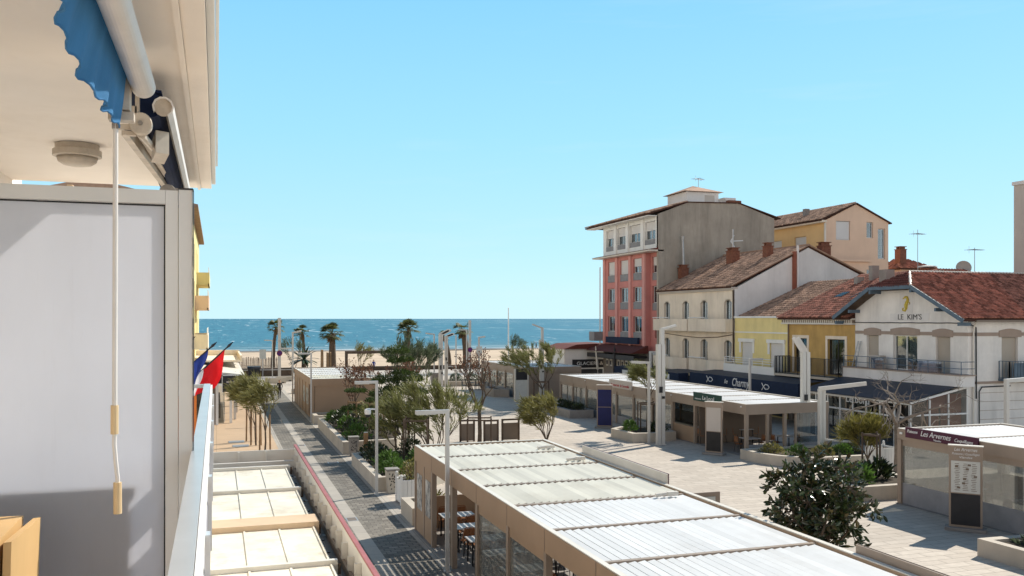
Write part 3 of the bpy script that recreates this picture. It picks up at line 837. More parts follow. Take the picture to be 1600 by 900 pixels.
def bay(t, X, y0, y1, H, kind, side=-1, fh=.5, base=.75):
    """one bay of a long wall at x=X between two posts"""
    a, b_ = y0+.08, y1-.08; zt = H-fh
    if kind in ('screen', 'glass'):
        if base > 0:
            b = MB(); b.box(X-.02, X+.02, a, b_, .03, base); b.build('base_panel', M['grey'] if kind == 'screen' else M['tan'], t)
        b = MB(); b.box(X-.006, X+.006, a, b_, max(.03, base)+.002, zt-.24); b.build('clear_screen', M['glass_pvc'], t)
        b = MB(); b.box(X-.03, X+.03, a, b_, zt-.24, zt-.002); b.build('blind_cassette', M['taupe' if kind == 'screen' else 'tan'], t)
    elif kind in ('solid', 'poster'):
        b = MB(); b.box(X-.03, X+.03, a, b_, .03, zt-.002); o = b.build('wall_panel', M['tan'], t)
        if kind == 'poster':
            q = MB(); s = -1 if side < 0 else 1; pw = (b_-a)
            q.box(X+s*.034, X+s*.042, a+pw*.2, b_-pw*.14, .85, zt-.4); q.build('poster', M['poster'], o)
    elif kind == 'low':
        b = MB(); b.box(X-.03, X+.03, a, b_, .03, .95); b.build('base_panel', M['tan'], t)
def postermat():
    m, nt, nd, lk = nodes('faded_sea_poster')
    v = coords(nt, (1,1.3,1.1)); f = noise(nt, v, 2.6, 7, .7)
    c = mixc(nt, ramp(nt, f, .40, .62), (.10,.11,.12), (.60,.60,.57))
    p = N(nt, 'ShaderNodeBsdfPrincipled', Roughness=.5); lk.new(c, p.inputs[0])
    o = N(nt, 'ShaderNodeOutputMaterial'); lk.new(p.outputs[0], o.inputs[0]); return m
M['poster'] = postermat()

# --- 1. main pavilion in the foreground
X0, X1, H = 6.6, 11.5, 2.95
Ye = [4.45, 7.1, 9.75, 12.4, 15.1, 17.8, 20.4, 23.05, 25.7, 28.3, 30.95]
p1 = thing('terrace_pavilion', 'long foreground pavilion with tan sides, its near roof bays white, its far bays cream', 'pavilion', (X0, Ye[0], 0), 'louvred restaurant pavilions')
roof(p1, X0, X1, Ye, H, openb=(6,7,8,9), mf='tan')
deck(p1, X0, X1, Ye[0], Ye[-1])
kinds = {9: None, 8: 'open', 7: 'open', 6: 'glass', 5: 'glass', 4: 'low', 3: 'glass', 2: 'glass', 1: 'glass', 0: 'glass'}
for y in Ye: post(p1, X0+.08, y + (.08 if y == Ye[0] else (-.08 if y == Ye[-1] else 0)), H-.5, .15, 'taupe')
post(p1, X0+.08, 29.55, H-.5, .1); post(p1, X0+.1, 25.98, H-.5, .12, 'taupe_d'); post(p1, X0+.1, 23.3, H-.5, .1, 'taupe_d')
for y in Ye[::2]: post(p1, X1-.08, y + (.08 if y == Ye[0] else (-.08 if y == Ye[-1] else 0)), H-.5, .15, 'taupe')
bay(p1, X0+.07, 28.3, 29.55, H, 'poster'); bay(p1, X0+.07, 29.55, 30.9, H, 'poster')
for i, k in kinds.items():
    if k: bay(p1, X0+.07, Ye[i], Ye[i+1], H, k, base=.45)
for i in range(0, 10, 2): bay(p1, X1-.07, Ye[i], Ye[i+2], H, 'low')
b = MB(); b.box(X0+.2, X1-.2, 30.83, 30.88, .03, 1.15); b.build('base_panel', M['tan'], p1)
# small motors / lights on the roof rim
for yy in (20.2, 26.2, 28.9):
    b = MB(); b.box(X1-.75, X1-.45, yy-.09, yy+.02, H-.005, H+.10); b.tube((X1-1.05,yy-.02,H+.03),(X1-.75,yy-.03,H+.05),.05,n=8); b.build('roof_motor', M['white_c'], p1)
# sign boards standing on the far rim (seen from the back)
for (ya, yb, hh) in ((21.6, 27.5, .26), (8.2, 14.1, .17)):
    b = MB(); b.box(X1+.02, X1+.06, ya, yb, H-.12, H+hh); o = b.build('sign_board', M['white_c' if ya > 20 else 'taupe'], p1)
    q = MB(); q.box(X1+.062, X1+.075, ya-.02, yb+.02, H-.14, H+hh+.012); q.build('sign_face', M['maroon' if ya > 20 else 'taupe_d'], o)
# tables and chairs inside, seen through the open bays
k = 0
rows = [(7.75, 29.4), (7.75, 27.7), (7.75, 26.0), (7.75, 24.3), (7.75, 22.5), (7.75, 20.7), (7.75,18.9), (9.75, 29.4), (9.75, 27.7), (9.75, 26.0), (9.75, 24.3), (9.75, 22.4)]
order = ['deepest', 'second deepest', 'third deepest', 'fourth deepest', 'fifth deepest', 'sixth deepest', 'nearest']
for (x, y) in rows:
    row = 'street side row' if x < 9 else 'inner row'
    idx = sum(1 for r_ in rows if r_[0] == x and r_[1] > y)
    table(f'grey white cafe table, {order[idx]} of the {row} in the tan pavilion', x, y, 1.15, .72)
ch_rows = []
for (x, y) in rows:
    row = 'street side row' if x < 9 else 'inner row'
    idx = sum(1 for r_ in rows if r_[0] == x and r_[1] > y)
    for (dx, dy, rz, w) in ((-.28, -.58, R(6), 'near left'), (.3, -.58, R(-8), 'near right'), (-.28, .58, R(184), 'far left'), (.3, .58, R(172), 'far right')):
        ch_rows.append((x+dx, y+dy, rz, f'rattan chair at {w} of the {order[idx]} table, {row}, tan pavilion'))
c0 = chair(ch_rows[0][3], *ch_rows[0][:3])
for (x, y, rz, lb) in ch_rows[1:24] + ch_rows[28:44]: copy_tree(c0, (x, y, .02), rz, lb)

# menu board standing behind the pavilion's right side
t = thing('menu_board', 'small taupe framed menu board standing past the right edge of the foreground roof', 'menu board', (12.35, 21.3, 0))
b = MB(); b.box(11.75, 12.95, 21.27, 21.33, 1.9, 2.72)
for x in (11.8, 12.9): b.box(x-.04, x+.04, 21.26, 21.34, 0.01, 1.9)
b.build('frame', M['taupe'], t); b = MB(); b.box(11.9, 12.8, 21.255, 21.267, 2.25, 2.6); b.build('menu_sheet', M['sheet'], t)

for (x, y, w, l, lb) in ((5.7,46.6,.55,.5,'dark square drain cover in the setts opposite the nearer long planter'),(4.73,53.5,.4,.55,'dark drain cover in the pale strip beside the farther long planter'),(4.74,33.2,.42,.6,'dark drain cover in the pale strip beside the white slatted planter box'),(16.5,38.5,.6,.6,'square metal cover in the open paving beyond the foreground roof')):
    t = thing('drain_cover', lb, 'drain cover', (x,y,0)); b = MB(); b.box(x-w/2,x+w/2,y-l/2,y+l/2,.008,.017); b.build('frame', M['steel'], t); b = MB(); b.box(x-w/2+.05,x+w/2-.05,y-l/2+.05,y+l/2-.05,.0175,.021); b.build('cover', M['taupe_d'], t)
# --- 2. right row pavilion ("Le Local")
X0, X1, H = 26.9, 32.2, 2.8
Ye = [41.6 + 2.74*i for i in range(11)]
p2 = thing('terrace_pavilion', 'long taupe pavilion with green and red lettered sign boards before the cream house', 'pavilion', (X0, Ye[0], 0), 'louvred restaurant pavilions')
roof(p2, X0, X1, Ye, H, fh=.55); deck(p2, X0, X1, Ye[0], Ye[-1])
for i, y in enumerate(Ye):
    yy = y + (.1 if i == 0 else (-.1 if i == 10 else 0)); post(p2, X0+.1, yy, H-.5, .18); post(p2, X1-.1, yy, H-.5, .16)
post(p2, X0+.1, 45.4, H-.5, .12); post(p2, 29.4, Ye[0]+.1, H-.5, .16); post(p2, 30.1, Ye[0]+.1, H-.5, .1); post(p2, 28.3, Ye[0]+.1, H-.5, .14)
for i in range(10):
    if i == 0: continue
    bay(p2, X0+.1, Ye[i], Ye[i+1], H, 'open' if i in (1, 2) else 'screen', fh=.55, base=.55)
bay(p2, X0+.1, Ye[2], Ye[3], H, 'low')
for i in range(3, 10): bay(p2, X1-.1, Ye[i], Ye[i+1], H, 'screen', fh=.55, base=.8)
for xa, xb in ((27.1, 28.2), (28.4, 29.3)):
    b = MB(); b.box(xa+.05, xb-.02, Ye[0]+.08, Ye[0]+.11, .03, .62); b.build('base_panel', M['grey'], p2)
for xa, xb in ((30.2, 32.0),):
    b = MB(); b.box(xa, xb, Ye[0]+.095, Ye[0]+.107, .62, H-.56); b.build('clear_screen', M['glass'], p2)
    b = MB(); b.box(xa, xb, Ye[0]+.08, Ye[0]+.12, .03, .615); b.build('base_panel', M['grey'], p2)
b = MB(); b.box(27.05, 32.05, Ye[1]+2.4, Ye[1]+2.46, .03, H-.56); b.build('partition', M['taupe_d'], p2)
# signs
b = MB(); b.box(X0-.09, X0-.02, 43.95, 47.0, 2.58, 3.08); o = b.build('sign_board', M['green_s'], p2)
text(o, 'Le Local', .34, (X0-.093, 45.3, 2.80), (0,-1,0), M['letter_w'], 1.25)
text(o, 'restaurant', .13, (X0-.093, 46.45, 2.72), (0,-1,0), M['letter_w'], .7)
b = MB(); b.box(X0-.12, X0-.02, 55.3, 58.9, 2.52, 3.08); o = b.build('sign_board', M['beige'], p2)
text(o, 'Restaurant  la Caravelle', .27, (X0-.123, 57.1, 2.72), (0,-1,0), M['letter_r'], 2.9, shear=.25)
b = MB(); b.box(X0-.13, X0-.01, 55.28, 58.92, 3.082, 3.11); b.build('trim', M['white'], o)
for yy in (42.0, 49.8, 52.6, 63.5):
    b = MB(); b.tube((X0-.08, yy, H-.14), (X0-.005, yy, H-.14), .035, n=8); b.build('spot_light', M['white'], p2)
for yy, xx in ((46.9, 28.0), (48.6, 28.0), (46.9, 30.2), (43.2, 28.2), (43.2, 30.6), (48.6, 30.2)):
    lab = {(46.9,28.0):'white topped table inside the green sign doorway', (48.6,28.0):'white topped table left of the green sign doorway',
           (46.9,30.2):'white topped table deep behind the green sign', (43.2,28.2):'white topped table inside the green sign pavilion corner',
           (43.2,30.6):'white topped table behind the green sign pavilion end glazing', (48.6,30.2):'white topped table at the back left of the green sign'}[(yy,xx)]
    table(lab, xx, yy, .9, .8)
    for s_, w_ in ((-1, 'street side'), (1, 'far side')):
        copy_tree(c0, (xx + s_*.7, yy, .02), R(90)*(-s_)*1.0 + math.pi, 'chair on the ' + w_ + ' of the ' + lab.replace('white topped ', ''))

# free standing menu totems
def totem(name, label, x, y, h, w, ang, top, bot, head=None, basem='stone_dark', thick=.16, split=.45, cap=.25):
    t = thing(name, label, 'menu totem', (0,0,0))
    b = MB(); b.box(-w*.62, w*.62, -.28, .28, .01, .12); b.build('base', M[basem], t)
    b = MB(); b.box(-w/2, w/2, -thick/2, thick/2, .122, h); b.build('frame', M['taupe'], t)
    b = MB(); b.box(-w/2+.07, w/2-.07, -thick/2-.02, -thick/2-.002, h*split, h-cap-.04); o = b.build('menu_sheet', M[top], t)
    if top == 'sheet':
        q = MB(); r = random.Random(5)
        for k in range(16):
            zz = h*split+.08 + (h-cap-.16-h*split)*k/16
            for c in (-1, 0, 1): 
                cx = c*w*.25; q.box(cx-w*.09*r.uniform(.5,1), cx+w*.09*r.uniform(.5,1), -thick/2-.024, -thick/2-.021, zz, zz+.018)
        for k in range(7): 
            cx = r.uniform(-.3,.3)*w; zz = h*split+.1+r.random()*(h-cap-.3-h*split); q.box(cx-.05, cx+.05, -thick/2-.027, -thick/2-.0245, zz, zz+.07)
        q.build('print', M['taupe_d'], o)
    b = MB(); b.box(-w/2+.07, w/2-.07, -thick/2-.02, -thick/2-.002, .2, h*split-.04); b.build('lower_panel', M[bot], t)
    b = MB(); b.box(-w/2-.03, w/2+.03, -thick/2-.05, thick/2+.05, h+.002, h+.035); b.build('cap', M['white_c'], t)
    if head:
        for i, (s_, z_, sz, wd) in enumerate(head): text(t, s_, sz, (0, -thick/2-.004, z_), (1,0,0), M['letter_w'], wd, shear=.25)
    t.location = (x, y, 0); t.rotation_euler = (0,0,ang); return t
totem('menu_totem', 'taupe menu totem with blank pale sheet above dark board, beside the green sign', 25.75, 42.9, 2.85, .95, R(-52), 'beige', 'dark')
t = totem('menu_totem', 'tall blue panelled menu totem beside the red lettered sign', 24.95, 55.6, 2.9, 1.05, R(-28), 'navy2', 'navy2', split=.5)

# --- 3. right front pavilion ("Les Arvernes")
X0, X1, H = 25.95, 31.3, 3.0
Ye = [11.2, 14.2, 17.2, 20.2, 23.2, 26.2, 29.3]
p3 = thing('terrace_pavilion', 'taupe pavilion at the right edge with clear screens, white roof and maroon lettered sign', 'pavilion', (X0, Ye[0], 0), 'louvred restaurant pavilions')
roof(p3, X0, X1, Ye, H, fh=.42); deck(p3, X0, X1, Ye[0], Ye[-1])
for i, y in enumerate(Ye):
    yy = y + (.1 if i == 0 else (-.1 if i == 6 else 0)); post(p3, X0+.1, yy, H-.4, .2); post(p3, X1-.1, yy, H-.4, .2)
for i in range(6):
    bay(p3, X0+.1, Ye[i], Ye[i+1], H, 'screen', fh=.42, base=.85)
    bay(p3, X1-.1, Ye[i], Ye[i+1], H, 'low')
b = MB(); b.box(X0+.2, X1-.2, Ye[-1]-.12, Ye[-1]-.08, .03, .95); b.build('base_panel', M['grey'], p3)
b = MB(); b.box(X0-.1, X0-.03, 25.2, 28.75, 2.72, 3.13); o = b.build('sign_board', M['maroon'], p3)
text(o, 'Les Arvernes', .30, (X0-.103, 27.2, 2.96), (0,-1,0), M['letter_w'], 1.5, shear=.35)
text(o, 'Poissons', .18, (X0-.103, 28.38, 2.98), (0,-1,0), M['letter_w'], .55, shear=.35)
text(o, 'Coquillages', .18, (X0-.103, 25.85, 2.92), (0,-1,0), M['letter_w'], .85, shear=.35)
text(o, 'Viandes', .11, (X0-.103, 27.1, 2.785), (0,-1,0), M['letter_w'], .36, shear=.35)
b = MB(); b.box(X0-.05, X0-.003, 29.0, 29.12, 2.8, 2.88); b.build('spot_light', M['white'], p3)
for (x, y), lab in {(28, 27.7): 'pale table behind the maroon sign', (28, 25.0): 'pale table behind the lettered totem', (28, 22.2): 'pale table at the right picture edge'}.items():
    table(lab, x, y, 1.1, .8)
    for s_, w_ in ((-1, 'street side'), (1, 'far side')):
        copy_tree(c0, (x + s_*.8, y, .02), -R(90)*s_ + math.pi, 'chair on the ' + w_ + ' of the ' + lab)
totem('menu_totem', 'large taupe menu totem with white menu sheet and black board, lettered Les Arvernes', 24.85, 24.75, 2.95, 1.05, R(-48), 'sheet', 'black', [('Les Arvernes', 2.83, .17, .72), ('Poissons | Coquillages', 2.68, .11, .86), ('Viandes', 2.56, .11, .4)], cap=.48)

# --- 4. kiosk at the far end of the street
X0, X1, H = 6.6, 11.4, 3.0
Ye = [66.4 + 2.6*i for i in range(7)]
pk = thing('terrace_pavilion', 'small brown closed kiosk with white louvred roof beside the street, nearest to the sea', 'kiosk', (X0, Ye[0], 0), 'louvred restaurant pavilions')
roof(pk, X0, X1, Ye, H, openb=(0,1), mf='tan', ml='louvre_w'); deck(pk, X0, X1, Ye[0], Ye[-1])
for y in Ye: post(pk, X0+.09, min(max(y, Ye[0]+.09), Ye[-1]-.09), H-.5, .16, 'tan')
for i, k in enumerate(('open', 'poster', 'poster', 'solid', 'solid', 'solid')): bay(pk, X0+.08, Ye[i], Ye[i+1], H, k)
b = MB(); b.box(X0+.2, X1-.1, Ye[0]+.06, Ye[0]+.1, .03, H-.502); b.build('wall_panel', M['tan'], pk)
post(pk, X1-.09, Ye[0]+.09, H-.5, .16, 'tan')
b = MB(); b.box(X1-.12, X1-.07, Ye[0]+.2, Ye[-1], .03, H-.502); b.build('wall_panel', M['tan'], pk)
b = MB(); b.box(X0+.2, X1-.12, Ye[-1]-.12, Ye[-1]-.07, .03, H-.502); b.build('wall_panel', M['tan'], pk)
b = MB(); b.box(X0+.5, X0+.55, Ye[0]+.3, Ye[1], .03, H-.502); b.build('partition', M['dark'], pk)

# --- 5. far timber terrace behind the tamarisk
X0, X1, H = 26.6, 32.4, 2.95
Ye = [77.5 + 2.7*i for i in range(6)]
pt = thing('terrace_pavilion', 'far dark terrace pavilion half hidden behind the large tamarisk, near the white menu screen', 'pavilion', (X0, Ye[0], 0), 'louvred restaurant pavilions')
roof(pt, X0, X1, Ye, H); deck(pt, X0, X1, Ye[0], Ye[-1])
for y in Ye:
    yy = min(max(y, Ye[0]+.1), Ye[-1]-.1); post(pt, X0+.1, yy, H-.5, .2); post(pt, X1-.1, yy, H-.5, .2)
for i in range(5): bay(pt, X1-.1, Ye[i], Ye[i+1], H, 'solid'); bay(pt, X0+.1, Ye[i], Ye[i+1], H, 'screen')
b = MB(); b.box(X0+.2, X1-.2, Ye[0]+.06, Ye[0]+.1, .03, H-.502); b.build('wall_panel', M['taupe'], pt)

# --- 6. left pavilion roof right below the balcony
X0, X1, H = -1.6, 2.42, 2.95
pl = thing('terrace_pavilion', 'cream roofed terrace pavilion directly below the balcony rail with faded red topped edge boards', 'pavilion', (X0, 6, 0), 'louvred restaurant pavilions')
ys = [6.0, 9.6, 13.2, 16.7, 20.2, 24.2, 27.9]
for i in range(len(ys)-1):
    a, b_ = ys[i]+(.07 if i != 4 else .41), ys[i+1]-(.07 if i != 3 else .41)
    q = MB()
    for k in range(5):
        xa = X0 + (2.0-X0)*k/5; xb = X0 + (2.0-X0)*(k+1)/5
        q.box(xa+.008, xb-.008, a, b_, H-.11, H-.07 + .004*(k % 2)); q.box(xb-.02, xb+.02, a, b_, H-.0655, H-.045)
    q.box(X0, 2.0, a, b_, H-.20, H-.113)
    q.build('roof_panel', M['roofp'], pl)
    g = MB()
    for k in range(5): g.box(2.0, 2.05+.05*(k % 2), a+.3+(b_-a-.5)*k/5, a+.34+(b_-a-.5)*k/5, H-.09, H-.06)
    g.build('clip', M['black'], pl)
for i, y in enumerate(ys):
    w = .12 if i != 4 else .8; m_ = 'white_c' if i != 4 else 'roofb'
    q = MB(); q.box(X0, 2.12, y-w*.5, y+w*.5, H-.3, H+.02 + (.03 if i == 4 else 0)); o = q.build('beam', M[m_], pl)
    e = MB(); e.box(2.122, 2.18, y-w*.3, y+w*.3, H-.26, H-.05); e.build('end_cap', M['wood_d'], o)
g = MB(); g.box(2.05, 2.36, 6, 29.6, H-.42, H-.36); g.box(2.30, 2.36, 6, 29.6, H-.358, H-.2); g.build('gutter', M['taupe_d'], pl)
f = MB(); f.box(X1, X1+.04, 6, 30.0, H-.35, H+.30); o = f.build('edge_board', M['white_c'], pl)
f = MB(); f.box(X1-.02, X1+.06, 5.98, 30.02, H+.302, H+.35); f.build('red_trim', M['pinkred'], o)
k = 0; y = 6.3
while y < 29.6:
    f = MB(); f.box(2.30, X1-.002, y, y+.045, H-.30, H+.06 + .05*(k % 3)); f.build('bracket', M['white_c'], pl); y += .86; k += 1
f = MB(); f.box(X0, X1, 30.0, 30.05, H-.3, H+.20)
for xx in (-.2, .65, 1.5): f.box(xx, xx+.06, 29.9, 29.998, H-.3, H+.18)
f.build('end_board', M['white_c'], pl)
f = MB(); f.box(X0, X1-.003, 29.0, 29.12, H-.3, H-.02); f.build('beam', M['white_c'], pl)
for y in ys + [29.9]: post(pl, X1-.12, y, H-.35, .12, 'white_c')
for i in range(len(ys)-1): bay(pl, X1-.12, ys[i], ys[i+1], H, 'glass', fh=.36, base=.6)
f = MB(); f.box(X0, X1, 5.9, 5.96, .02, H-.3); f.build('wall_panel', M['tan'], pl)
# ================================================================== BUILDINGS ON THE RIGHT
XF = 40.0
W = Face('W', XF)
M['glass_b'] = glassmat('blue_tinted_glass', (.50,.58,.70), .3, .05)
M['glass_sky'] = glassmat('skylight_glass', (.08,.10,.11), .4, .08)
def slab(mb, F, a0, a1, d0, d1, z0, z1, m=0): F.box(mb, a0, a1, d0, d1, z0, z1, m)

# ---------------- cream house
t = thing('house', 'cream two storey house with curved balconies, arched windows and brown tiled roof', 'house', (XF, 63.5, 0))
wins = []
YC = (75.0, 71.5, 68.3, 64.5)
for yc in YC: wins += [(yc-.58, yc+.58, 6.5, 9.0), (yc-.58, yc+.58, 3.0, 5.65)]
holes = wins + [(64.2, 75.8, 0.05, 2.35)]
mb = MB(); wall(mb, W, 63.5, 76.6, 0, 9.85, holes, .32)
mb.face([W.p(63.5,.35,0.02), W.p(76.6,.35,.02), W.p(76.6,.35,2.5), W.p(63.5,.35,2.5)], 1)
mb.build('wall', [M['cream'], M['room']], t)
for (a0, a1, z0, z1) in wins:
    o = window(t, W, a0+.02, a1-.02, z0+.02, z1-.02, rec=.2, seed=int(a0*7))
    q = MB(); r_ = (a1-a0)/2; yc = (a0+a1)/2
    # arch infill at the head of the opening
    for s in (-1, 1):
        pts = [(XF+.004, yc+s*r_, z1-.34), (XF+.004, yc+s*r_, z1)]
        pts += [(XF+.004, yc + s*r_*math.sin(a), z1-.34 + .30*math.cos(a)) for a in [i*math.pi/2/6 for i in range(0, 7)]]
        q.prism(pts, (.19,0,0))
    q.build('arch', M['cream'], o)
# gable (white side wall facing the camera)
g = MB(); g.prism([(40.0,63.5,0),(53.4,63.5,0),(53.4,63.5,10.7),(47.1,63.5,13.35),(40.0,63.5,9.85)], (0,.3,0)); g.build('gable', M['white_render'], t)
g = MB(); g.box(53.1, 53.4, 63.8, 76.6, 0, 10.7); g.build('rear_wall', M['white_render'], t)
e = MB(); e.box(39.72, 40.3, 63.45, 76.62, 9.855, 9.98); e.box(39.82, 39.998, 63.5, 76.6, 9.72, 9.852); e.build('cornice', M['beige'], t)
rf = MB(); slope_quad(rf, [(39.7,63.52,10.03),(47.1,63.52,13.5),(47.1,76.64,13.5),(39.7,76.64,10.03)], 0); slope_quad(rf, [(47.1,63.52,13.5),(53.6,63.52,10.8),(53.6,76.64,10.8),(47.1,76.64,13.5)], 0)
o = rf.build('roof', M['tile_d'], t)
tp = MB(); L_ = math.hypot(7.4, 3.47); tile_plane(tp, (39.68,76.5,10.02), (0,-1,0), (7.4,0,3.47), 12.9, L_, tw=.30, tl=.42); tp.build('tiles', M['tile_o'], o)
v = MB(); v.beam((39.7,63.46,10.1), (47.1,63.46,13.57), .22, .10); v.beam((47.1,63.46,13.57), (53.5,63.46,10.9), .22, .10); v.beam((47.1,63.4,13.6),(47.1,76.6,13.6),.28,.12); v.build('verge', M['tile_o'], o)
# balconies
def balcony(z0, z1, ya, yb, bulge, rail=True):
    pts = []; n = 14
    x_ = XF - .78
    f = .52
    ym = ya + (yb-ya)*f   # curved half is nearer (smaller y)
    prof = [(XF, ya+.05)]
    for i in range(n+1):
        a = math.pi*(i/n); prof.append((x_ - bulge*math.sin(a) if 0 < i < n else x_, ya+.05 + (ym-ya-.05)*i/n))
    prof += [(x_, yb-.05), (XF, yb-.05)]
    b = MB(); b.prism([(x, y, z0) for x, y in reversed(prof)], (0,0,.16)); o = b.build('balcony', M['cream'], t)
    p = MB(); pr = prof[1:-1]; full = prof
    for i in range(len(full)-1):
        (xa, y_a), (xb, y_b) = full[i], full[i+1]; d = Vector((xb-xa, y_b-y_a)); nrm = Vector((d.y, -d.x)).normalized()*.09
        if abs(y_b-y_a) < 1e-6: p.box(min(xa,xb)+.092, max(xa,xb)-.002, y_a-(.0 if i == 0 else .09), y_a+(.09 if i == 0 else .0), z0+.162, z1-.003); continue
        p.prism([(xa,y_a,z0+.162),(xb,y_b,z0+.162),(xb,y_b,z1),(xa,y_a,z1)], (.09,0,0))
    p.build('parapet', M['cream'], o)
    r_ = MB(); r_.tube((x_-.02, ym+.1, z1+.13), (x_-.02, yb-.06, z1+.13), .045, n=6)
    for k in range(5): yy = ym+.15 + (yb-ym-.25)*k/4; r_.tube((x_-.02+.05, yy, z1-.02), (x_-.02, yy, z1+.13), .02, n=5)
    r_.build('railing', M['white'], o)
balcony(6.32, 7.38, 63.55, 69.75, .18); balcony(6.32, 7.38, 69.85, 76.35, .18)
balcony(2.86, 3.95, 63.55, 69.6, .35); balcony(2.86, 3.95, 69.9, 76.35, .35)
p = MB(); p.tube((39.93,63.62,0), (39.93,63.62,9.75), .05, n=8); p.build('downpipe', M['taupe_d'], t)
p = MB(); p.path([(39.96,76.3,6.1),(39.95,72,5.85),(39.95,69,5.75),(39.95,66,5.85),(39.96,63.7,6.1)], .035, 5); p.build('cable', M['taupe_d'], t)
chimney(t, 42.0, 42.8, 75.9, 76.55, 10.7, 12.2); chimney(t, 44.6, 45.4, 71.2, 72.2, 12.0, 13.55, pots=3); chimney(t, 45.2, 45.8, 66.6, 67.3, 12.5, 13.65, pots=2)
p = MB(); p.path([(42.4,76.2,12.4),(42.4,76.2,12.8),(42.4,76.35,14.9),(42.4,76.35,15.3)], [.16,.10,.10,.16], 8); p.build('flue', M['steel'], t)
p = MB(); p.tube((45.0,71.7,13.9),(45.0,71.7,15.6),.08,n=8); p.build('flue', M['steel'], t)
p = MB(); p.box(45.5,45.8,63.28,63.497,9.3,13.0); p.build('flue', M['pipe'], t)
p = MB(); p.tube((45.95,63.36,8.9),(45.95,63.36,13.5),.10,n=8); p.box(45.3,46.1,63.3,63.497,8.3,9.28); p.build('flue', M['white_render'], t)
chimney(t, 49.0, 49.9, 64.2, 64.9, 11.9, 13.6, pots=2)

# ---------------- red apartment building
t = thing('apartment_building', 'salmon red apartment block with white top storey and stained grey side wall', 'building', (XF, 76.8, 0))
cols = [(86.55,88.3), (83.3,85.25), (80.25,82.15)]
rows = [(5.3,7.65), (8.35,10.6), (11.25,13.45)]
holes = [(a,b_,z0,z1) for a,b_ in cols for z0,z1 in rows] + [(77.65,78.95,8.2,10.6),(77.65,78.95,11.15,13.45),(77.5,78.4,5.5,7.4)]
mb = MB(); wall(mb, W, 79.3, 89.5, 4.2, 13.85, [h for h in holes if h[0] > 79], .3)
W2 = Face('W', XF+.5); wall(mb, W2, 76.8, 79.3, 4.2, 13.85, [h for h in holes if h[0] < 79], .3)
mb.face([(XF,79.3,4.2),(XF+.5,79.3,4.2),(XF+.5,79.3,13.85),(XF,79.3,13.85)])
mb.build('wall', M['pink'], t)
for y in (79.55, 82.7, 85.9, 89.05): mb = MB(); W.box(mb, y-.24 if y > 80 else y-.22, y+.24, -.16, -.003, 4.25, 13.8); mb.build('pilaster', M['pink_l'], t)
i = 0
for h in holes:
    F_ = W if h[0] > 79 else W2; i += 1
    top = h[2] > 11
    o = window(t, F_, h[0]+.02, h[1]-.02, h[2]+(.75 if h[1]-h[0] > 1 else .02), h[3]-.02, rec=.2, split=2 if h[1]-h[0] > 1.2 else 1, shut=(.97 if top and h[0] > 83 else (.55 if top else 0)), seed=i)
    if h[1]-h[0] > 1:
        q = MB(); F_.box(q, h[0]+.03, h[1]-.03, .02, .08, h[2]+.02, h[2]+.74); q.build('spandrel', M['grey'], o)
# ground floor
g = MB(); W.box(g, 76.8, 89.5, 0.02, .3, 0, 4.195); g.build('ground_floor', M['stone_dark'], t)
g = MB(); W.box(g, 79.0, 89.3, -1.5, -.02, 3.55, 3.75); W.box(g, 78.6, 90.0, -1.7, -1.52, 3.3, 3.78); g.build('canopy', M['black'], t)
g = MB(); g.prism([(XF-1.9,78.8,4.0),(XF-.02,78.8,4.75),(XF-.02,78.8,4.0)], (0,11.3,0)); g.build('tiled_canopy', M['tile_red'], t)
g = MB()
for k in range(10): yy = 79.6 + k*.95; W.box(g, yy, yy+.55, -.03, -.003, 2.35, 3.1)
o = g.build('plaque', M['white'], t); o['label'] = 'row of small white plaques under the canopy'
g = MB()
for k in range(10): yy = 79.72 + k*.95; W.box(g, yy, yy+.31, -.045, -.031, 2.5, 2.95)
g.build('plaque_motif', M['navy'], o)
g = MB(); W.box(g, 80.4, 88.0, -.4, -.17, 4.85, 5.5)
o = g.build('sign_board', M['navy'], t)
# white top storey
holes = [(86.65,88.75,14.6,16.85),(83.75,85.95,14.6,16.85),(80.35,83.05,14.6,16.85),(77.3,79.6,14.6,16.85)]
mb = MB(); wall(mb, W, 76.8, 89.5, 14.05, 17.35, holes, .35); mb.build('top_wall', M['white'], t)
for h in holes:
    o = window(t, W, h[0]+.02, h[1]-.02, h[2]+.5, h[3]-.02, rec=.25, shut=.5, seed=int(h[0]))
    q = MB(); W.box(q, h[0]+.02, h[1]-.02, .02, .06, h[2]+.02, h[2]+.49); q.build('parapet_panel', M['grey'], o)
for y in (83.4, 80.0, 86.3): mb = MB(); W.box(mb, y-.28, y+.28, -.13, -.003, 14.1, 17.3); mb.build('pier', M['white'], t)
c = MB(); c.box(39.1, 40.6, 76.75, 90.4, 13.86, 14.0); c.build('cornice', M['white_c'], t)
c = MB(); c.prism([(39.0,76.7,14.003),(40.0,76.7,14.2),(40.0,76.7,14.003)], (0,13.8,0)); c.build('cornice_tiles', M['tile_red'], t)
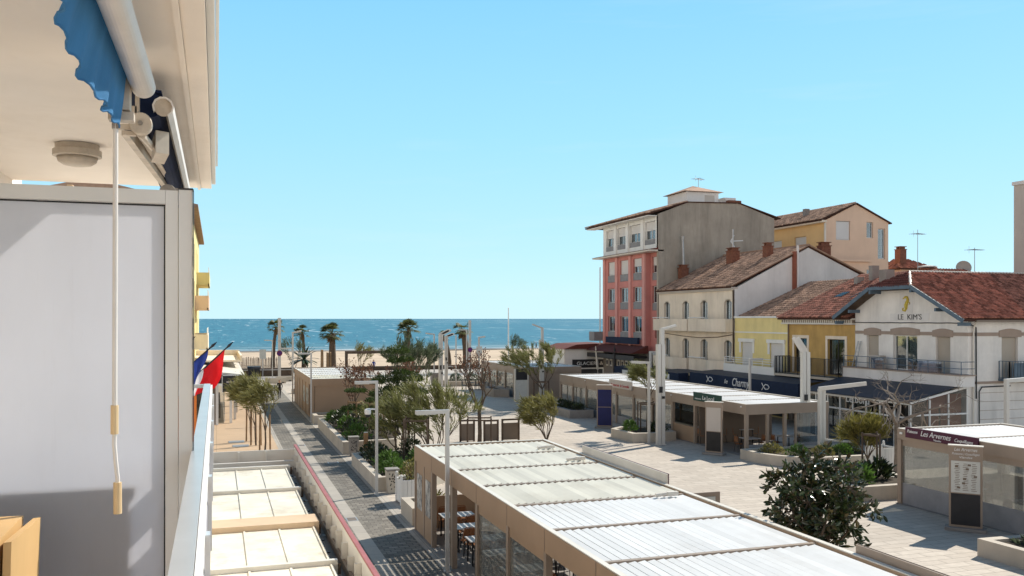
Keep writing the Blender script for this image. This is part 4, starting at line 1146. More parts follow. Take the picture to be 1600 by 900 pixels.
# side walls
mb = MB(); mb.prism([(40.0,76.75,0),(52.9,76.75,0),(52.9,76.75,17.4),(48.8,76.75,18.75),(43.2,76.75,18.62),(40.0,76.75,17.4)], (0,.3,0)); mb.build('side_wall', M['grey_render'], t)
mb = MB(); mb.box(40.3, 52.9, 89.2, 89.5, 0, 17.3); mb.box(52.6, 52.9, 77.05, 89.2, 0, 17.3); mb.build('rear_wall', M['grey_render'], t)
rf = MB()
E0 = (38.9,76.65,17.32); E1 = (38.9,92.0,17.32); E2 = (53.6,92.0,17.32); 
rf.prism([(38.9,76.65,17.30),(43.2,76.65,18.6),(43.2,86.5,18.6),(38.9,92.0,17.30)], (0,0,.12))
rf.prism([(43.2,86.5,18.6),(38.9,92.0,17.30),(53.6,92,17.3),(48.8,86.5,18.6)], (0,0,.12))
rf.prism([(43.2,76.65,18.6),(43.2,86.5,18.6),(48.8,86.5,18.72),(48.8,76.65,18.72)], (0,0,.1))
rf.prism([(48.8,76.65,18.72),(48.8,86.5,18.72),(53.6,92,17.3),(53.6,76.65,17.35)], (0,0,.12))
o = rf.build('roof', M['tile_d'], t)
tp = MB(); 
def ins(u_, v_): 
    L2 = math.hypot(4.3,1.3); return u_ > (v_/L2)*5.5 - .1
tile_plane(tp, (38.9,92.0,17.42), (0,-1,0), (4.3,0,1.3), 15.35, math.hypot(4.3,1.3), ins, tw=.3, tl=.42); tp.build('tiles', M['tile_o'], o)
sf = MB(); sf.box(39.0, 39.98, 76.9, 91.8, 17.2, 17.28); sf.build('eave_soffit', M['white'], o)
lk_ = MB(); lk_.box(45.2, 48.9, 80.6, 84.6, 18.7, 20.3); o2 = lk_.build('roof_lookout', M['white_render'], t)
lk_ = MB(); ap = (47.05,82.6,21.2)
cs = [(44.8,80.2,20.32),(49.3,80.2,20.32),(49.3,85.0,20.32),(44.8,85.0,20.32)]
for k in range(4): lk_.face([cs[k], cs[(k+1)%4], ap])
lk_.face(list(reversed(cs))); lk_.build('lookout_roof', M['tile_o'], o2)
lk_ = MB(); lk_.box(47.3,48.4,80.56,80.597,19.2,20.0); lk_.build('window', M['beige'], o2)
lk_ = MB(); lk_.box(48.95,50.3,79.6,81.2,18.7,19.7); lk_.box(46,48.9,79.4,80.5,18.7,19.1); lk_.build('parapet', M['white_render'], t)
lk_ = MB(); lk_.box(49.0,50.5,78.9,79.5,18.7,19.35); lk_.build('chimney', M['brick'], t)
# white arrow painted on the side wall
a = MB(); a.beam((47.9,76.738,15.0),(49.3,76.738,15.1),.012,.09); a.beam((47.9,76.736,15.0),(48.3,76.736,15.6),.012,.09); a.beam((47.9,76.734,15.0),(48.35,76.734,14.45),.012,.09)
a.build('painted_arrow', M['letter_w'], t)
g = MB(); g.box(39.0,40.0,89.6,91.0,5.0,5.1); g.box(38.97,39.0,89.6,91.0,5.1,6.0); g.box(39.0,40,89.57,89.6,5.1,6.0); g.build('side_balcony', M['grey'], t)
g = MB(); g.tube((39.7,89.7,4.5),(39.7,89.7,13),.06,n=6); g.build('downpipe', M['white_c'], t)

# ---------------- ice cream parlour at the foot of the red building
t = thing('ice_cream_parlour', 'low white parlour with black sign reading glacier and dark red roof beside the red block', 'shop', (36.3, 90.6, 0))
S = Face('S', 90.6)
g = MB(); wall(g, S, 36.0, 40.8, 0, 4.1, [(37.2,40.6,.1,1.9)], .3); g.box(36.0,40.8,95.7,96,0,4.1); g.box(36.0,36.2,90.9,95.7,0,4.1); g.face([(37.2,90.95,.05),(40.6,90.95,.05),(40.6,90.95,2),(37.2,90.95,2)],1); g.build('wall', [M['white'], M['room']], t)
g = MB(); S.box(g, 36.8, 40.75, -.1, -.004, 2.05, 2.95); o = g.build('sign_board', M['black'], t)
text(o, 'GLACIER', .52, (38.45, 90.497, 2.5), (1,0,0), M['letter_w'], 2.3)
g = MB()
for k in range(3): g.tube((40.2+.12*math.cos(k*2.1+1.57), 90.49, 2.5+.12*math.sin(k*2.1+1.57)), (40.2+.12*math.cos(k*2.1+1.57), 90.498, 2.5+.12*math.sin(k*2.1+1.57)), .1, n=10)
g.build('emblem', M['beige'], o)
g = MB(); g.prism([(35.6,90.2,4.102),(41.0,90.2,4.102),(41.0,90.2,4.7),(37.2,90.2,4.6)], (0,6.2,0)); g.build('roof', M['tile_red'], t)
t = thing('furled_parasol', 'furled pale parasol leaning on the terrace beside the glacier sign', 'parasol', (38.6, 87.4, 0))
g = MB(); g.path([(38.55,87.4,.02),(38.4,87.4,2.2),(38.2,87.4,4.4)], [.035,.03,.025], 6); g.build('pole', M['white_c'], t)
g = MB(); g.path([(38.42,87.4,2.0),(38.36,87.4,2.6),(38.21,87.4,4.2),(38.18,87.4,4.5)], [.10,.14,.09,.02], 8); g.build('canopy', M['white_c'], t)
t = thing('furled_parasol', 'furled dark parasol standing before the red block', 'parasol', (38.3, 82.9, 0))
g = MB(); g.tube((38.3,82.9,.02),(38.3,82.9,4.6),.035,n=6); g.build('pole', M['black'], t)
g = MB(); g.path([(38.3,82.9,1.6),(38.3,82.9,2.2),(38.3,82.9,4.3),(38.3,82.9,4.7)], [.12,.17,.11,.02], 8); g.build('canopy', M['black'], t)

# ---------------- yellow building
t = thing('house', 'low flat topped yellow house with two white shuttered doors and a white balcony', 'house', (XF, 56.3, 0))
holes = [(60.9,62.5,3.3,5.55),(56.9,58.6,3.3,5.55)]
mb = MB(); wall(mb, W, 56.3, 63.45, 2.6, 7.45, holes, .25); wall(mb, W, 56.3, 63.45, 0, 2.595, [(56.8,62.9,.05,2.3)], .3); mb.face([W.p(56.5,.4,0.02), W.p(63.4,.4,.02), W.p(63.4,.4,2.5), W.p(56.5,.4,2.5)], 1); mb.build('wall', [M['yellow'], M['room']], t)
for i, h in enumerate(holes):
    o = window(t, W, h[0]+.02, h[1]-.02, h[2]+.02, h[3]-.02, 'shut', rec=.14, shut=.99 if i == 0 else .985, seed=i, name='shuttered_door')
    q = MB(); a0, a1, z0, z1 = h
    W.box(q, a0-.24, a0-.001, -.05, -.002, z1-.85, z1); W.box(q, a1+.001, a1+.24, -.05, -.002, z1-.85, z1); W.box(q, a0-.3, a1+.3, -.12, -.003, z1+.002, z1+.28)
    q.build('surround', M['white'], o)
q = MB(); W.box(q, 56.3, 63.45, -.06, -.003, 6.28, 6.38); W.box(q, 56.3, 63.45, -.1, .3, 7.455, 7.6); q.build('cornice', M['white'], t)
q = MB(); q.box(40.3, 50, 56.3, 63.4, 7.2, 7.3); q.build('roof', M['stone_dark'], t)
q = MB(); q.prism([(40.3,57.0,7.31),(47,63.35,7.31),(47,63.35,10.4),(40.4,63.35,7.5)], (0,.02,0)); 
q = MB(); slope_quad(q, [(40.35,57.2,7.55),(47.3,57.2,10.45),(47.3,63.4,10.45),(40.35,63.4,7.55)]); o = q.build('rear_roof', M['tile_d'], t)
q = MB(); tile_plane(q, (40.35,63.35,7.56), (0,-1,0), (6.95,0,2.9), 6.1, 7.5, tw=.3, tl=.42); q.build('tiles', M['tile_o'], o)
q = MB(); W.box(q, 56.4, 63.3, -1.15, -.003, 2.98, 3.12); o = q.build('balcony', M['white'], t)
q = MB(); W.box(q, 56.4, 63.3, -1.15, -1.05, 3.122, 3.82); W.box(q, 63.2, 63.3, -1.048, -.01, 3.122, 3.82); q.build('parapet', M['white'], o)
q = MB()
for z in (4.0, 4.18, 4.36): q.tube((XF-1.1,56.6,z),(XF-1.1,63.25,z),.03,n=6)
for k in range(6): q.tube((XF-1.1,56.6+6.6*k/5,3.8),(XF-1.1,56.6+6.6*k/5,4.38),.025,n=5)
q.build('railing', M['white'], o)

# navy awnings over the shop terraces
def awning(label, ya, yb, x0, z0, z1, zb, words=None, name='awning', seed=0):
    t = thing(name, label, 'awning', (x0, ya, 0))
    a = MB(); n = 12
    for i in range(n):
        y0 = ya + (yb-ya)*i/n; y1 = ya + (yb-ya)*(i+1)/n
        a.face([(x0,y0,z0),(x0,y1,z0),(XF-.15,y1,z1),(XF-.15,y0,z1)], 0, .5)
    a.build('cover', M['awn'], t)
    v = MB(); v.box(x0-.03, x0-.001, ya, yb, zb, z0+.01); v.box(x0, x0+.9, ya-.03, ya-.002, zb, z0+.03); o = v.build('valance', M['navy'], t)
    f = MB()
    for yy in (ya+.1, (ya+yb)/2, yb-.1): f.tube((x0+.08,yy,0.02),(x0+.08,yy,z0-.02),.04,n=6)
    f.build('frame', M['steel'], t)
    if words: words(o, x0-.034)
    return t
M['awn'] = mat('navy_awning_top', (.035,.042,.06), .55, .15, 2)
def fish(parent, x, y, z, s, m='letter_w'):
    b = MB(); pts = []
    for i in range(15):
        a = -2.5 + 5.0*i/14
        pts.append((x, y - s*.55*math.cos(a)*1.1 , z + s*.30*math.sin(a)))
    up = [(x, y + s*.75, z + s*.42), (x, y + s*.45, z+s*.05), (x, y, z - s*.30), (x, y - s*.5, z-s*.25), (x, y - s*.8, z)]
    dn = [(x, y + s*.75, z - s*.42), (x, y + s*.45, z-s*.05), (x, y, z + s*.30), (x, y - s*.5, z+s*.25), (x, y - s*.8, z)]
    b.path(up, .035, 5); b.path(dn, .035, 5); b.build('fish_emblem', M[m], parent)
def w1(o, x):
    text(o, 'le', .48, (x, 59.25, 2.66), (0,-1,0), M['letter_w'], .46, shear=.25)
    text(o, 'Charmy', .86, (x, 57.3, 2.66), (0,-1,0), M['letter_w'], 2.25, shear=.25)
    text(o, 'restaurant', .14, (x, 57.6, 2.24), (0,-1,0), M['letter_w'], 1.0)
    fish(o, x, 61.6, 2.68, .58); fish(o, x, 54.1, 2.62, .58)
awning('long navy awning lettered le Charmy with two white fish, below the yellow house', 50.4, 64.7, 36.6, 3.06, 3.3, 2.1, w1)
def w2(o, x):
    for k in range(4):
        b = MB(); b.box(x-.01, x+.001, 69.4-.48*k, 69.75-.48*k, 2.3, 2.7); b.build('lettering', M['letter_w'], o)
awning('short navy awning with white blocks, left of the Charmy awning', 66.4, 71.0, 36.5, 2.85, 3.0, 2.0, w2)
def w3(o, x):
    b = MB(); b.box(x-.01, x+.001, 75.8, 77.0, 2.2, 2.6); b.build('lettering', M['letter_w'], o)
M['awn2'] = M['awn']
awning('royal blue awning before the grey ground floor of the red block', 74.6, 78.8, 36.4, 2.85, 3.0, 1.95, w3)

# ---------------- ochre house
t = thing('house', 'stained ochre house with black iron balcony, dentil eave and red tiled roof', 'house', (XF, 49.0, 0))
holes = [(54.05,55.55,3.55,6.0),(50.0,51.8,3.55,6.0)]
mb = MB(); wall(mb, W, 49.02, 56.25, 2.6, 7.0, holes, .3); mb.build('wall', M['ochre'], t)
mb = MB(); wall(mb, W, 49.02, 56.25, 0, 2.595, [(49.5,55.8,.05,2.4)], .3); mb.face([W.p(49.2,.4,0.02), W.p(56,.4,.02), W.p(56,.4,2.5), W.p(49.2,.4,2.5)], 1); mb.build('ground_floor', [M['stone_dark'], M['room']], t)
for i, h in enumerate(holes):
    o = window(t, W, h[0]+.02, h[1]-.02, h[2]+.02, h[3]-.02, frame='black', rec=.16, split=2, seed=i+40, name='balcony_door')
    q = MB(); a0, a1, z0, z1 = h
    W.box(q, a0-.2, a0-.001, -.04, -.002, z0, z1); W.box(q, a1+.001, a1+.2, -.04, -.002, z0, z1); W.box(q, a0-.2, a1+.2, -.04, -.002, z1+.001, z1+.22)
    q.build('surround', M['cream'], o)
q = MB(); W.box(q, 49.02, 56.8, -.28, -.003, 7.003, 7.12)
for k in range(34): W.box(q, 49.1+k*.225, 49.2+k*.225, -.22, -.003, 7.122, 7.32)
W.box(q, 49.02, 56.8, -.34, .2, 7.322, 7.42); q.build('cornice', M['white_c'], t)
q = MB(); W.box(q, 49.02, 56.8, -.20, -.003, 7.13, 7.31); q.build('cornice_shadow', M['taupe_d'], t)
rf = MB(); slope_quad(rf, [(39.55,49.0,7.46),(47.2,49.0,10.75),(47.2,57.0,10.75),(39.55,57.0,7.46)]); slope_quad(rf, [(47.2,49.0,10.75),(54,49.0,7.8),(54,57.0,7.8),(47.2,57.0,10.75)])
o = rf.build('roof', M['tile_d'], t)
q = MB(); tile_plane(q, (39.5,57.0,7.46), (0,-1,0), (7.65,0,3.29), 8.0, 8.33, tw=.24, tl=.36); q.build('tiles', M['tile'], o)
q = MB()
for yy in (54.3,): q.obox((43.2,yy,9.12), (.42,0,.18), (0,.38,0), (-.03,0,.07))
q.build('skylight', M['glass_sky'], o) if 'glass_sky' in M else q.build('skylight', M['steel'], o)
q = MB(); q.beam((42.5,52.6,8.85),(45.0,52.6,9.92),.12,.10); q.build('roof_ridge_strip', M['black'], o)
q = MB(); q.box(53.9,54.2,49,57,0,7.7); q.box(40.3,53.9,56.5,56.8,0,7.4); q.build('rear_wall', M['ochre'], t)
chimney(t, 43.1, 43.8, 49.7, 50.4, 8.6, 10.75, 'stone_dark', 2, False)
q = MB(); q.box(45.1,45.7,55.0,55.4,9.6,10.5); q.box(45.6,46.2,54.0,54.4,9.9,11.3); q.build('chimney', M['stone_dark'], t)
# balcony with iron rail
q = MB(); W.box(q, 48.95, 56.1, -1.35, -.003, 3.3, 3.46); o = q.build('balcony', M['stone'], t)
q = MB()
def iron(mb, p0, p1, z0, z1, step=.12, rail=.03, bar=.012):
    p0 = Vector(p0); p1 = Vector(p1); L = (p1-p0).length; n = max(1, int(L/step))
    for z in (z0+.06, z1): mb.beam((p0.x,p0.y,z), (p1.x,p1.y,z), rail*1.3, rail)
    for i in range(n+1):
        c = p0 + (p1-p0)*i/n; big = (i % 12 == 0 or i == n)
        r_ = bar*2 if big else bar
        mb.box(c.x-r_, c.x+r_, c.y-r_, c.y+r_, z0, z1)
iron(q, (XF-1.3,49.0,0), (XF-1.3,56.05,0), 3.46, 4.7); iron(q, (XF-1.3,56.05,0), (XF-.02,56.05,0), 3.46, 4.7); iron(q, (XF-1.3,49.0,0), (XF-.02,49.0,0), 3.46, 4.7)
q.build('railing', M['black'], o)
p = MB(); p.tube((39.93,56.2,0),(39.93,56.2,7.0),.05,n=8); p.build('downpipe', M['taupe_d'], t)

# ---------------- Le Kim's
t = thing('house', "off white gabled house lettered LE KIM'S with blue barge boards and red tiled roof", 'house', (XF, 39.7, 0))
holes = [(46.8,47.9,4.25,6.35),(43.5,45.5,4.25,6.4),(40.95,42.05,4.25,6.35)]
mb = MB(); wall(mb, W, 39.7, 49.0, 0, 7.25, holes + [(40.2,48.5,.05,2.6)], .28)
mb.prism([(40.0,39.7,7.25),(40.0,39.7,7.26),(40.0,43.55,9.15),(40.0,46.95,9.15),(40.0,49.0,8.05),(40.0,49.0,7.25)], (.28,0,0))
mb.face([W.p(39.9,.5,0.02), W.p(48.9,.5,.02), W.p(48.9,.5,2.7), W.p(39.9,.5,2.7)], 1)
mb.build('wall', [M['kim'], M['room']], t)
o = window(t, W, 46.82, 47.88, 4.27, 6.33, 'shut', rec=.2, shut=.995, shmat='shutter_b', seed=2, name='shuttered_window')
o = window(t, W, 43.52, 45.48, 4.27, 6.38, rec=.14, split=2, seed=9, name='sliding_door', curt=(.40,.46))
o = window(t, W, 40.97, 42.03, 4.27, 6.33, 'shut', rec=.2, shut=.995, shmat='shutter_b', seed=3, name='shuttered_window')
def headtrim(F, h, par):
    a0, a1, z1 = h[0], h[1], h[3]; q = MB(); n = 10; pts = []
    e = .22
    lo = [F.p(a0-e, -.05, z1+.002), F.p(a1+e, -.05, z1+.002)]
    arc = [F.p(a1+e - (a1-a0+2*e)*i/n, -.05, z1+.36+.12*math.sin(math.pi*i/n)) for i in range(n+1)]
    v = Vector(F.p(0,.048,0)) - Vector(F.p(0,0,0)); q.prism([*lo, *arc], v); q.build('head_trim', M['band'], par)
for h in holes: headtrim(W, h, t)
q = MB()
segs = [(39.7,40.73),(42.27,43.28),(45.72,46.58),(48.12,49.0)]
for a, b_ in segs: W.box(q, a, b_, -.035, -.002, 6.42, 6.62)
q.build('band', M['band'], t)
q = MB(); q.box(39.975, 39.998, 42.55, 45.75, 7.28, 7.72); o = q.build('name_plate', M['white_render'], t)
text(o, "LE  KIM'S", .46, (39.972, 44.1, 7.49), (0,-1,0), M['letter_k'], 1.95)
q = MB(); q.box(39.98, 39.998, 43.85, 44.95, 7.75, 8.95); o = q.build('relief_plate', M['white_render'], t)
q = MB(); xx = 39.955
q.path([(xx,44.62,8.62),(xx,44.42,8.74),(xx,44.28,8.70),(xx,44.22,8.55),(xx,44.30,8.40),(xx,44.38,8.2),(xx,44.36,8.02),(xx,44.48,7.88),(xx,44.64,7.90),(xx,44.66,8.03),(xx,44.56,8.06)], [.03,.06,.085,.08,.10,.12,.085,.06,.045,.035,.02], 7)
q.path([(xx,44.22,8.45),(xx,44.08,8.36),(xx,44.12,8.25)], [.02,.03,.02], 5)
q.build('seahorse_relief', M['gold'], o)
q = MB(); q.path([(39.95,49.0,7.16)] + [(39.95, 48.6-.75*k, 7.16-.015*(k % 2)) for k in range(12)] + [(39.95,39.75,7.16)], .025, 5); q.build('cable', M['black'], t)
# roof: half hipped gable towards the square, ridge running back
ry, rz_ = 44.95, 10.25; re, le = 39.25, 50.05
sl_r = (rz_-7.38)/(ry-re); sl_l = (rz_-7.55)/(le-ry)
zc = 9.32; yr = re + (zc-7.38)/sl_r; yl = le - (zc-7.55)/sl_l
rf = MB(); XB = 53.3; xa = 39.15; xh = 40.75
slope_quad(rf, [(xa,re,7.38),(xa,yr,zc),(xh,ry,rz_),(XB,ry,rz_),(XB,re,7.38)]); slope_quad(rf, [(xa,le,7.55),(xa,yl,zc),(xh,ry,rz_),(XB,ry,rz_),(XB,le,7.55)]); slope_quad(rf, [(xa,yr,zc),(xa,yl,zc),(xh,ry,rz_)])
o = rf.build('roof', M['tile_d'], t)
q = MB(); Ls = math.hypot(ry-re, rz_-7.38)
hv = (zc-7.38)/(rz_-7.38)*Ls
def insr(u_, v_): return u_ > (0 if v_ < hv else (v_-hv)/(Ls-hv)*(xh-xa))
tile_plane(q, (xa,re,7.40), (1,0,0), (0,ry-re,rz_-7.38), XB-xa, Ls, insr, tw=.23, tl=.35)
Ll = math.hypot(le-ry, rz_-7.55); hl = (zc-7.55)/(rz_-7.55)*Ll
tile_plane(q, (xa,le,7.57), (1,0,0), (0,ry-le,rz_-7.55), XB-xa, Ll, lambda u_, v_: u_ > (0 if v_ < hl else (v_-hl)/(Ll-hl)*(xh-xa)), tw=.23, tl=.35)
q.build('tiles', M['tile'], o)
q = MB(); Lh = math.hypot(xh-xa, rz_-zc); wd = yl-yr
tile_plane(q, (xa,yl,zc+.02), (0,-1,0), (xh-xa,0,rz_-zc), wd, Lh, lambda u_, v_: abs(u_-(yl-ry)) < (wd/2)*(1-v_/Lh)+.1, tw=.2, tl=.3); q.build('hip_tiles', M['tile_red'], o)
q = MB(); n = 44
for k in range(n):
    x0_ = xh + (XB-xh)*k/n; q.path([(x0_,ry,rz_+.06),(x0_+(XB-xh)/n*1.05,ry,rz_+.045)], [.11,.095], 7)
for k in range(6):
    a = Vector((xa,yr,zc+.06)); b2 = Vector((xh,ry,rz_+.06)); q.path([a+(b2-a)*k/6, a+(b2-a)*(k+1.05)/6], [.10,.085], 7)
q.build('ridge_tiles', M['white_c'], o)
bb = MB()
for (pa, pb) in (((xa-.03,re-.12,7.27),(xa-.03,yr,zc-.02)), ((xa-.03,yr,zc-.02),(xa-.03,yl,zc-.02)), ((xa-.03,yl,zc-.02),(xa-.03,le+.12,7.44))):
    bb.beam(pa, pb, .05, .24)
for (y_, z_) in ((yr+.05,zc-.05),(yl-.05,zc-.05),(41.2,8.12),(48.6,8.08),(39.5,7.30),(49.9,7.35)): bb.box(xa, XF-.01, y_-.07, y_+.07, z_-.30, z_-.10)
bb.build('barge_board', M['blue_b'], o)
q = MB(); q.box(xa+.02, XF-.005, 41.0, 48.8, 7.0, 7.01); 
sfm = MB()
sfm.face([(xa+.03,re,7.24),(xa+.03,yr,zc-.14),(XF,yr,zc-.14),(XF,re,7.24)]); sfm.face([(xa+.03,yr,zc-.15),(xa+.03,yl,zc-.15),(XF,yl,zc-.15),(XF,yr,zc-.15)]); sfm.face([(xa+.03,le,7.41),(xa+.03,yl,zc-.14),(XF,yl,zc-.14),(XF,le,7.41)])
sfm.build('eave_boards', M['wood_d'], o)
# side wall
S = Face('S', 39.7)
h2 = [(42.45,43.65,3.95,6.35),(47.5,48.7,3.95,6.35)]
mb = MB(); wall(mb, S, XF, XB, 0, 7.35, h2, .28); mb.build('side_wall', M['kim'], t); mb = MB(); mb.box(XF+.3, XB, 48.7, 49.0, 0, 7.4); mb.build('side_wall', M['kim'], t)
for k, h in enumerate(h2):
    window(t, S, h[0]+.02, h[1]-.02, h[2]+.02, h[3]-.02, 'shut', rec=.2, shut=.995, shmat='shutter_b', seed=5+k, name='shuttered_window'); headtrim(S, h, t)
q = MB()
for a, b_ in ((XF,42.2),(43.9,47.25),(48.95,XB)): S.box(q, a, b_, -.035, -.002, 6.42, 6.62)
S.box(q, XF, XB, -.05, -.002, 3.72, 3.86)
for z in (3.2, 2.7, 2.2, 1.7, 1.2, .7): S.box(q, XF+.8, XB, -.006, -.001, z, z+.025)
q.build('band', M['band'], t)
q = MB(); q.box(XF+.1, XB, 39.15, 39.3, 7.22, 7.33); q.build('gutter', M['taupe_d'], t)
q = MB(); q.path([(40.25,39.3,7.25),(40.32,39.55,6.95),(40.32,39.6,6.6),(40.32,39.6,0)], .05, 8); q.build('downpipe', M['white_c'], t)
q = MB(); q.path([(39.93,39.9,7.15),(40.1,39.62,7.1),(40.5,39.6,6.9),(40.52,39.6,2.9)], .04, 6); q.path([(40.75,39.62,1.5),(40.75,39.62,3.3),(40.95,39.62,3.55),(43,39.62,3.58)], .035, 6); q.build('cable', M['black'], t)
q = MB(); S.box(q, 42.2, 45.0, -.75, -.003, 3.87, 4.0); o = q.build('balcony', M['blue_b'], t)
q = MB(); iron(q, (42.25,38.98,0), (44.95,38.98,0), 4.0, 5.0, .2); iron(q, (42.25,38.98,0), (42.25,39.68,0), 4.0, 5.0, .2); q.build('railing', M['blue_b'], o)
q = MB(); q.box(42.6, 44.8, 38.995, 39.005, 4.02, 4.9); q.build('screen', M['navy_mesh'] if 'navy_mesh' in M else M['blue_b'], o)
# terrace parapet above the veranda
q = MB(); W.box(q, 39.2, 49.0, -1.0, -.003, 3.62, 4.22); o = q.build('terrace', M['white_render'], t)
q = MB(); W.box(q, 39.1, 49.05, -1.05, -.003, 4.222, 4.28); q.build('coping', M['band'], o)
q = MB()
for z in (4.62, 5.0): q.tube((XF-.95,39.2,z),(XF-.95,48.95,z),.022,n=6)
for k in range(9): q.tube((XF-.95,39.2+9.75*k/8,4.28),(XF-.95,39.2+9.75*k/8,5.0),.022,n=6)
for z in (4.62, 5.0): q.tube((XF-.95,39.2,z),(XF-.02,39.2,z),.022,n=6)
q.build('railing', M['blue_b'], o)
for ya, yb in ((40.6,43.2),(45.3,46.4)): q = MB(); q.box(XF-.955, XF-.945, ya, yb, 4.3, 4.95); q.build('wind_screen', M['glass_b'], o)
# veranda
vg = MB(); x0_ = 36.0
for y in [39.75 + 9.2*k/8 for k in range(9)]: vg.box(x0_, x0_+.09, y-.045, y+.045, .02, 2.66)
vg.box(x0_-.003, x0_+.093, 39.7, 49.0, 2.662, 2.80); vg.box(x0_-.002, x0_+.092, 39.7, 49.0, 1.9, 1.99)
for x in (36.0, 37.3, 38.6, 39.9): vg.box(x, x+.085, 39.66, 39.75, .02, 2.66 + (x-36)/4*.85)
vg.box(36.1, 39.9, 39.657, 39.747, 2.05, 2.14); vg.beam((36.0,39.7,2.78),(40.0,39.7,3.58),.1,.12)
o = vg.build('veranda_frame', M['white'], t)
vg = MB(); slope_quad(vg, [(35.8,39.6,2.86),(39.0,39.6,3.62),(39.0,49.05,3.62),(35.8,49.05,2.86)], 0, .06); vg.build('veranda_roof', M['awn'], o)
vg = MB(); vg.box(x0_+.04, x0_+.05, 39.8, 48.95, .05, 2.65); vg.face([(36.1,39.70,.05),(39.95,39.70,.05),(39.95,39.70,3.45),(36.1,39.70,2.7)]); vg.build('pane', M['glass'], o)
vg = MB(); vg.box(38.2,38.3,39.9,48.9,.03,2.5); vg.build('veranda_back', M['dark'], o)
vg = MB(); vg.box(37.4,39.8,39.95,39.97,.9,3.2); vg.build('veranda_blind', M['pipe'], o)
text(o, 'Le bord', .62, (35.99, 43.9, 2.60), (0,-1,0), M['letter_w'], 2.0)
t = thing('air_conditioner', "grey white air conditioning box on the terrace of the lettered gable house", 'air conditioner', (39.45, 45.95, 4.24))
q = MB(); q.box(39.2, 39.65, 45.75, 46.75, 4.30, 5.1); q.build('case', M['beige'], t); q = MB(); q.lathe((39.19,46.1,4.7), [(.26,-.012),(.26,-.002),(.05,-.002)], 16, 0, 'X'); q.build('fan_grille', M['steel'], t)
t = thing('step_ladder', 'small folding ladder leaning against the wall left of the beige shutter', 'ladder', (39.75, 48.55, 4.24))
q = MB()
for s in (-.18, .18): q.beam((39.5,48.5+s,4.3),(39.93,48.5+s*.7,5.95),.05,.03)
q.build('frame', M['steel'], t); q = MB()
for k in range(6): q.beam((39.52+.068*k,48.33+.009*k,4.45+.26*k),(39.52+.068*k,48.67-.009*k,4.45+.26*k),.04,.03)
q.build('rung', M['steel'], t)

# ---------------- peach / orange building at the back
t = thing('apartment_building', 'peach gabled apartment house with an orange front rising behind the cream house', 'building', (57.6, 75.0, 0))
S = Face('S', 75.0); W3 = Face('W', 57.6)
hs = [(58.9,60.6,15.3,17.2),(62.6,63.4,15.6,17.2),(64.0,64.9,13.5,16.6),(62.6,63.4,10.6,12.4),(59.0,60.4,10.6,12.4),(64.1,64.9,9.5,11.8)]
sx = lambda x: x*1.0
mb = MB(); wall(mb, S, 57.6, 65.3, 0, 17.2, [h for h in hs], .25); mb.prism([(57.6,75,17.2),(65.3,75,17.2),(61.3,75,18.95)], (0,.25,0)); mb.box(65.0,65.3,75.25,88,0,17.2); mb.build('wall', M['peach'], t)
for i, h in enumerate(hs): window(t, S, h[0]+.02, h[1]-.02, h[2]+.02, h[3]-.02, 'glass' if i in (1,2,3,5) else 'shut', rec=.16, split=1, shut=0 if i in (1,2,3,5) else .98, seed=i)
q = MB(); S.box(q, 58.6, 63.0, -.35, -.003, 13.15, 13.35); q.build('ledge', M['peach'], t)
hs = [(78.0,80.0,13.9,15.9),(82.2,84.6,13.6,15.8)]
mb = MB(); wall(mb, W3, 75.0, 88.0, 0, 17.2, hs, .3); mb.build('front_wall', M['orange'], t)
for i, h in enumerate(hs): window(t, W3, h[0]+.02, h[1]-.02, h[2]+.02, h[3]-.02, 'shut', rec=.2, split=1, shut=.985, seed=i+3)
q = MB(); W3.box(q, 74.7, 88, -.55, -.003, 17.0, 17.2); q.build('cornice', M['cream'], t)
rf = MB(); slope_quad(rf, [(57.0,74.8,17.25),(61.3,74.8,19.1),(61.3,88.2,19.1),(57.0,88.2,17.25)]); slope_quad(rf, [(61.3,74.8,19.1),(65.6,74.8,17.2),(65.6,88.2,17.2),(61.3,88.2,19.1)]); o = rf.build('roof', M['tile_d'], t)
q = MB(); tile_plane(q, (57.0,88.2,17.27), (0,-1,0), (4.3,0,1.85), 13.4, 4.68, tw=.3, tl=.42); q.build('tiles', M['tile_o'], o)
q = MB(); q.tube((57.4,74.75,10),(57.4,74.75,16.9),.10,n=8); q.build('downpipe', M['white_c'], t)
q = MB(); q.box(59.0,59.5,80,80.5,18.2,19.0); q.build('chimney', M['stone_dark'], t)

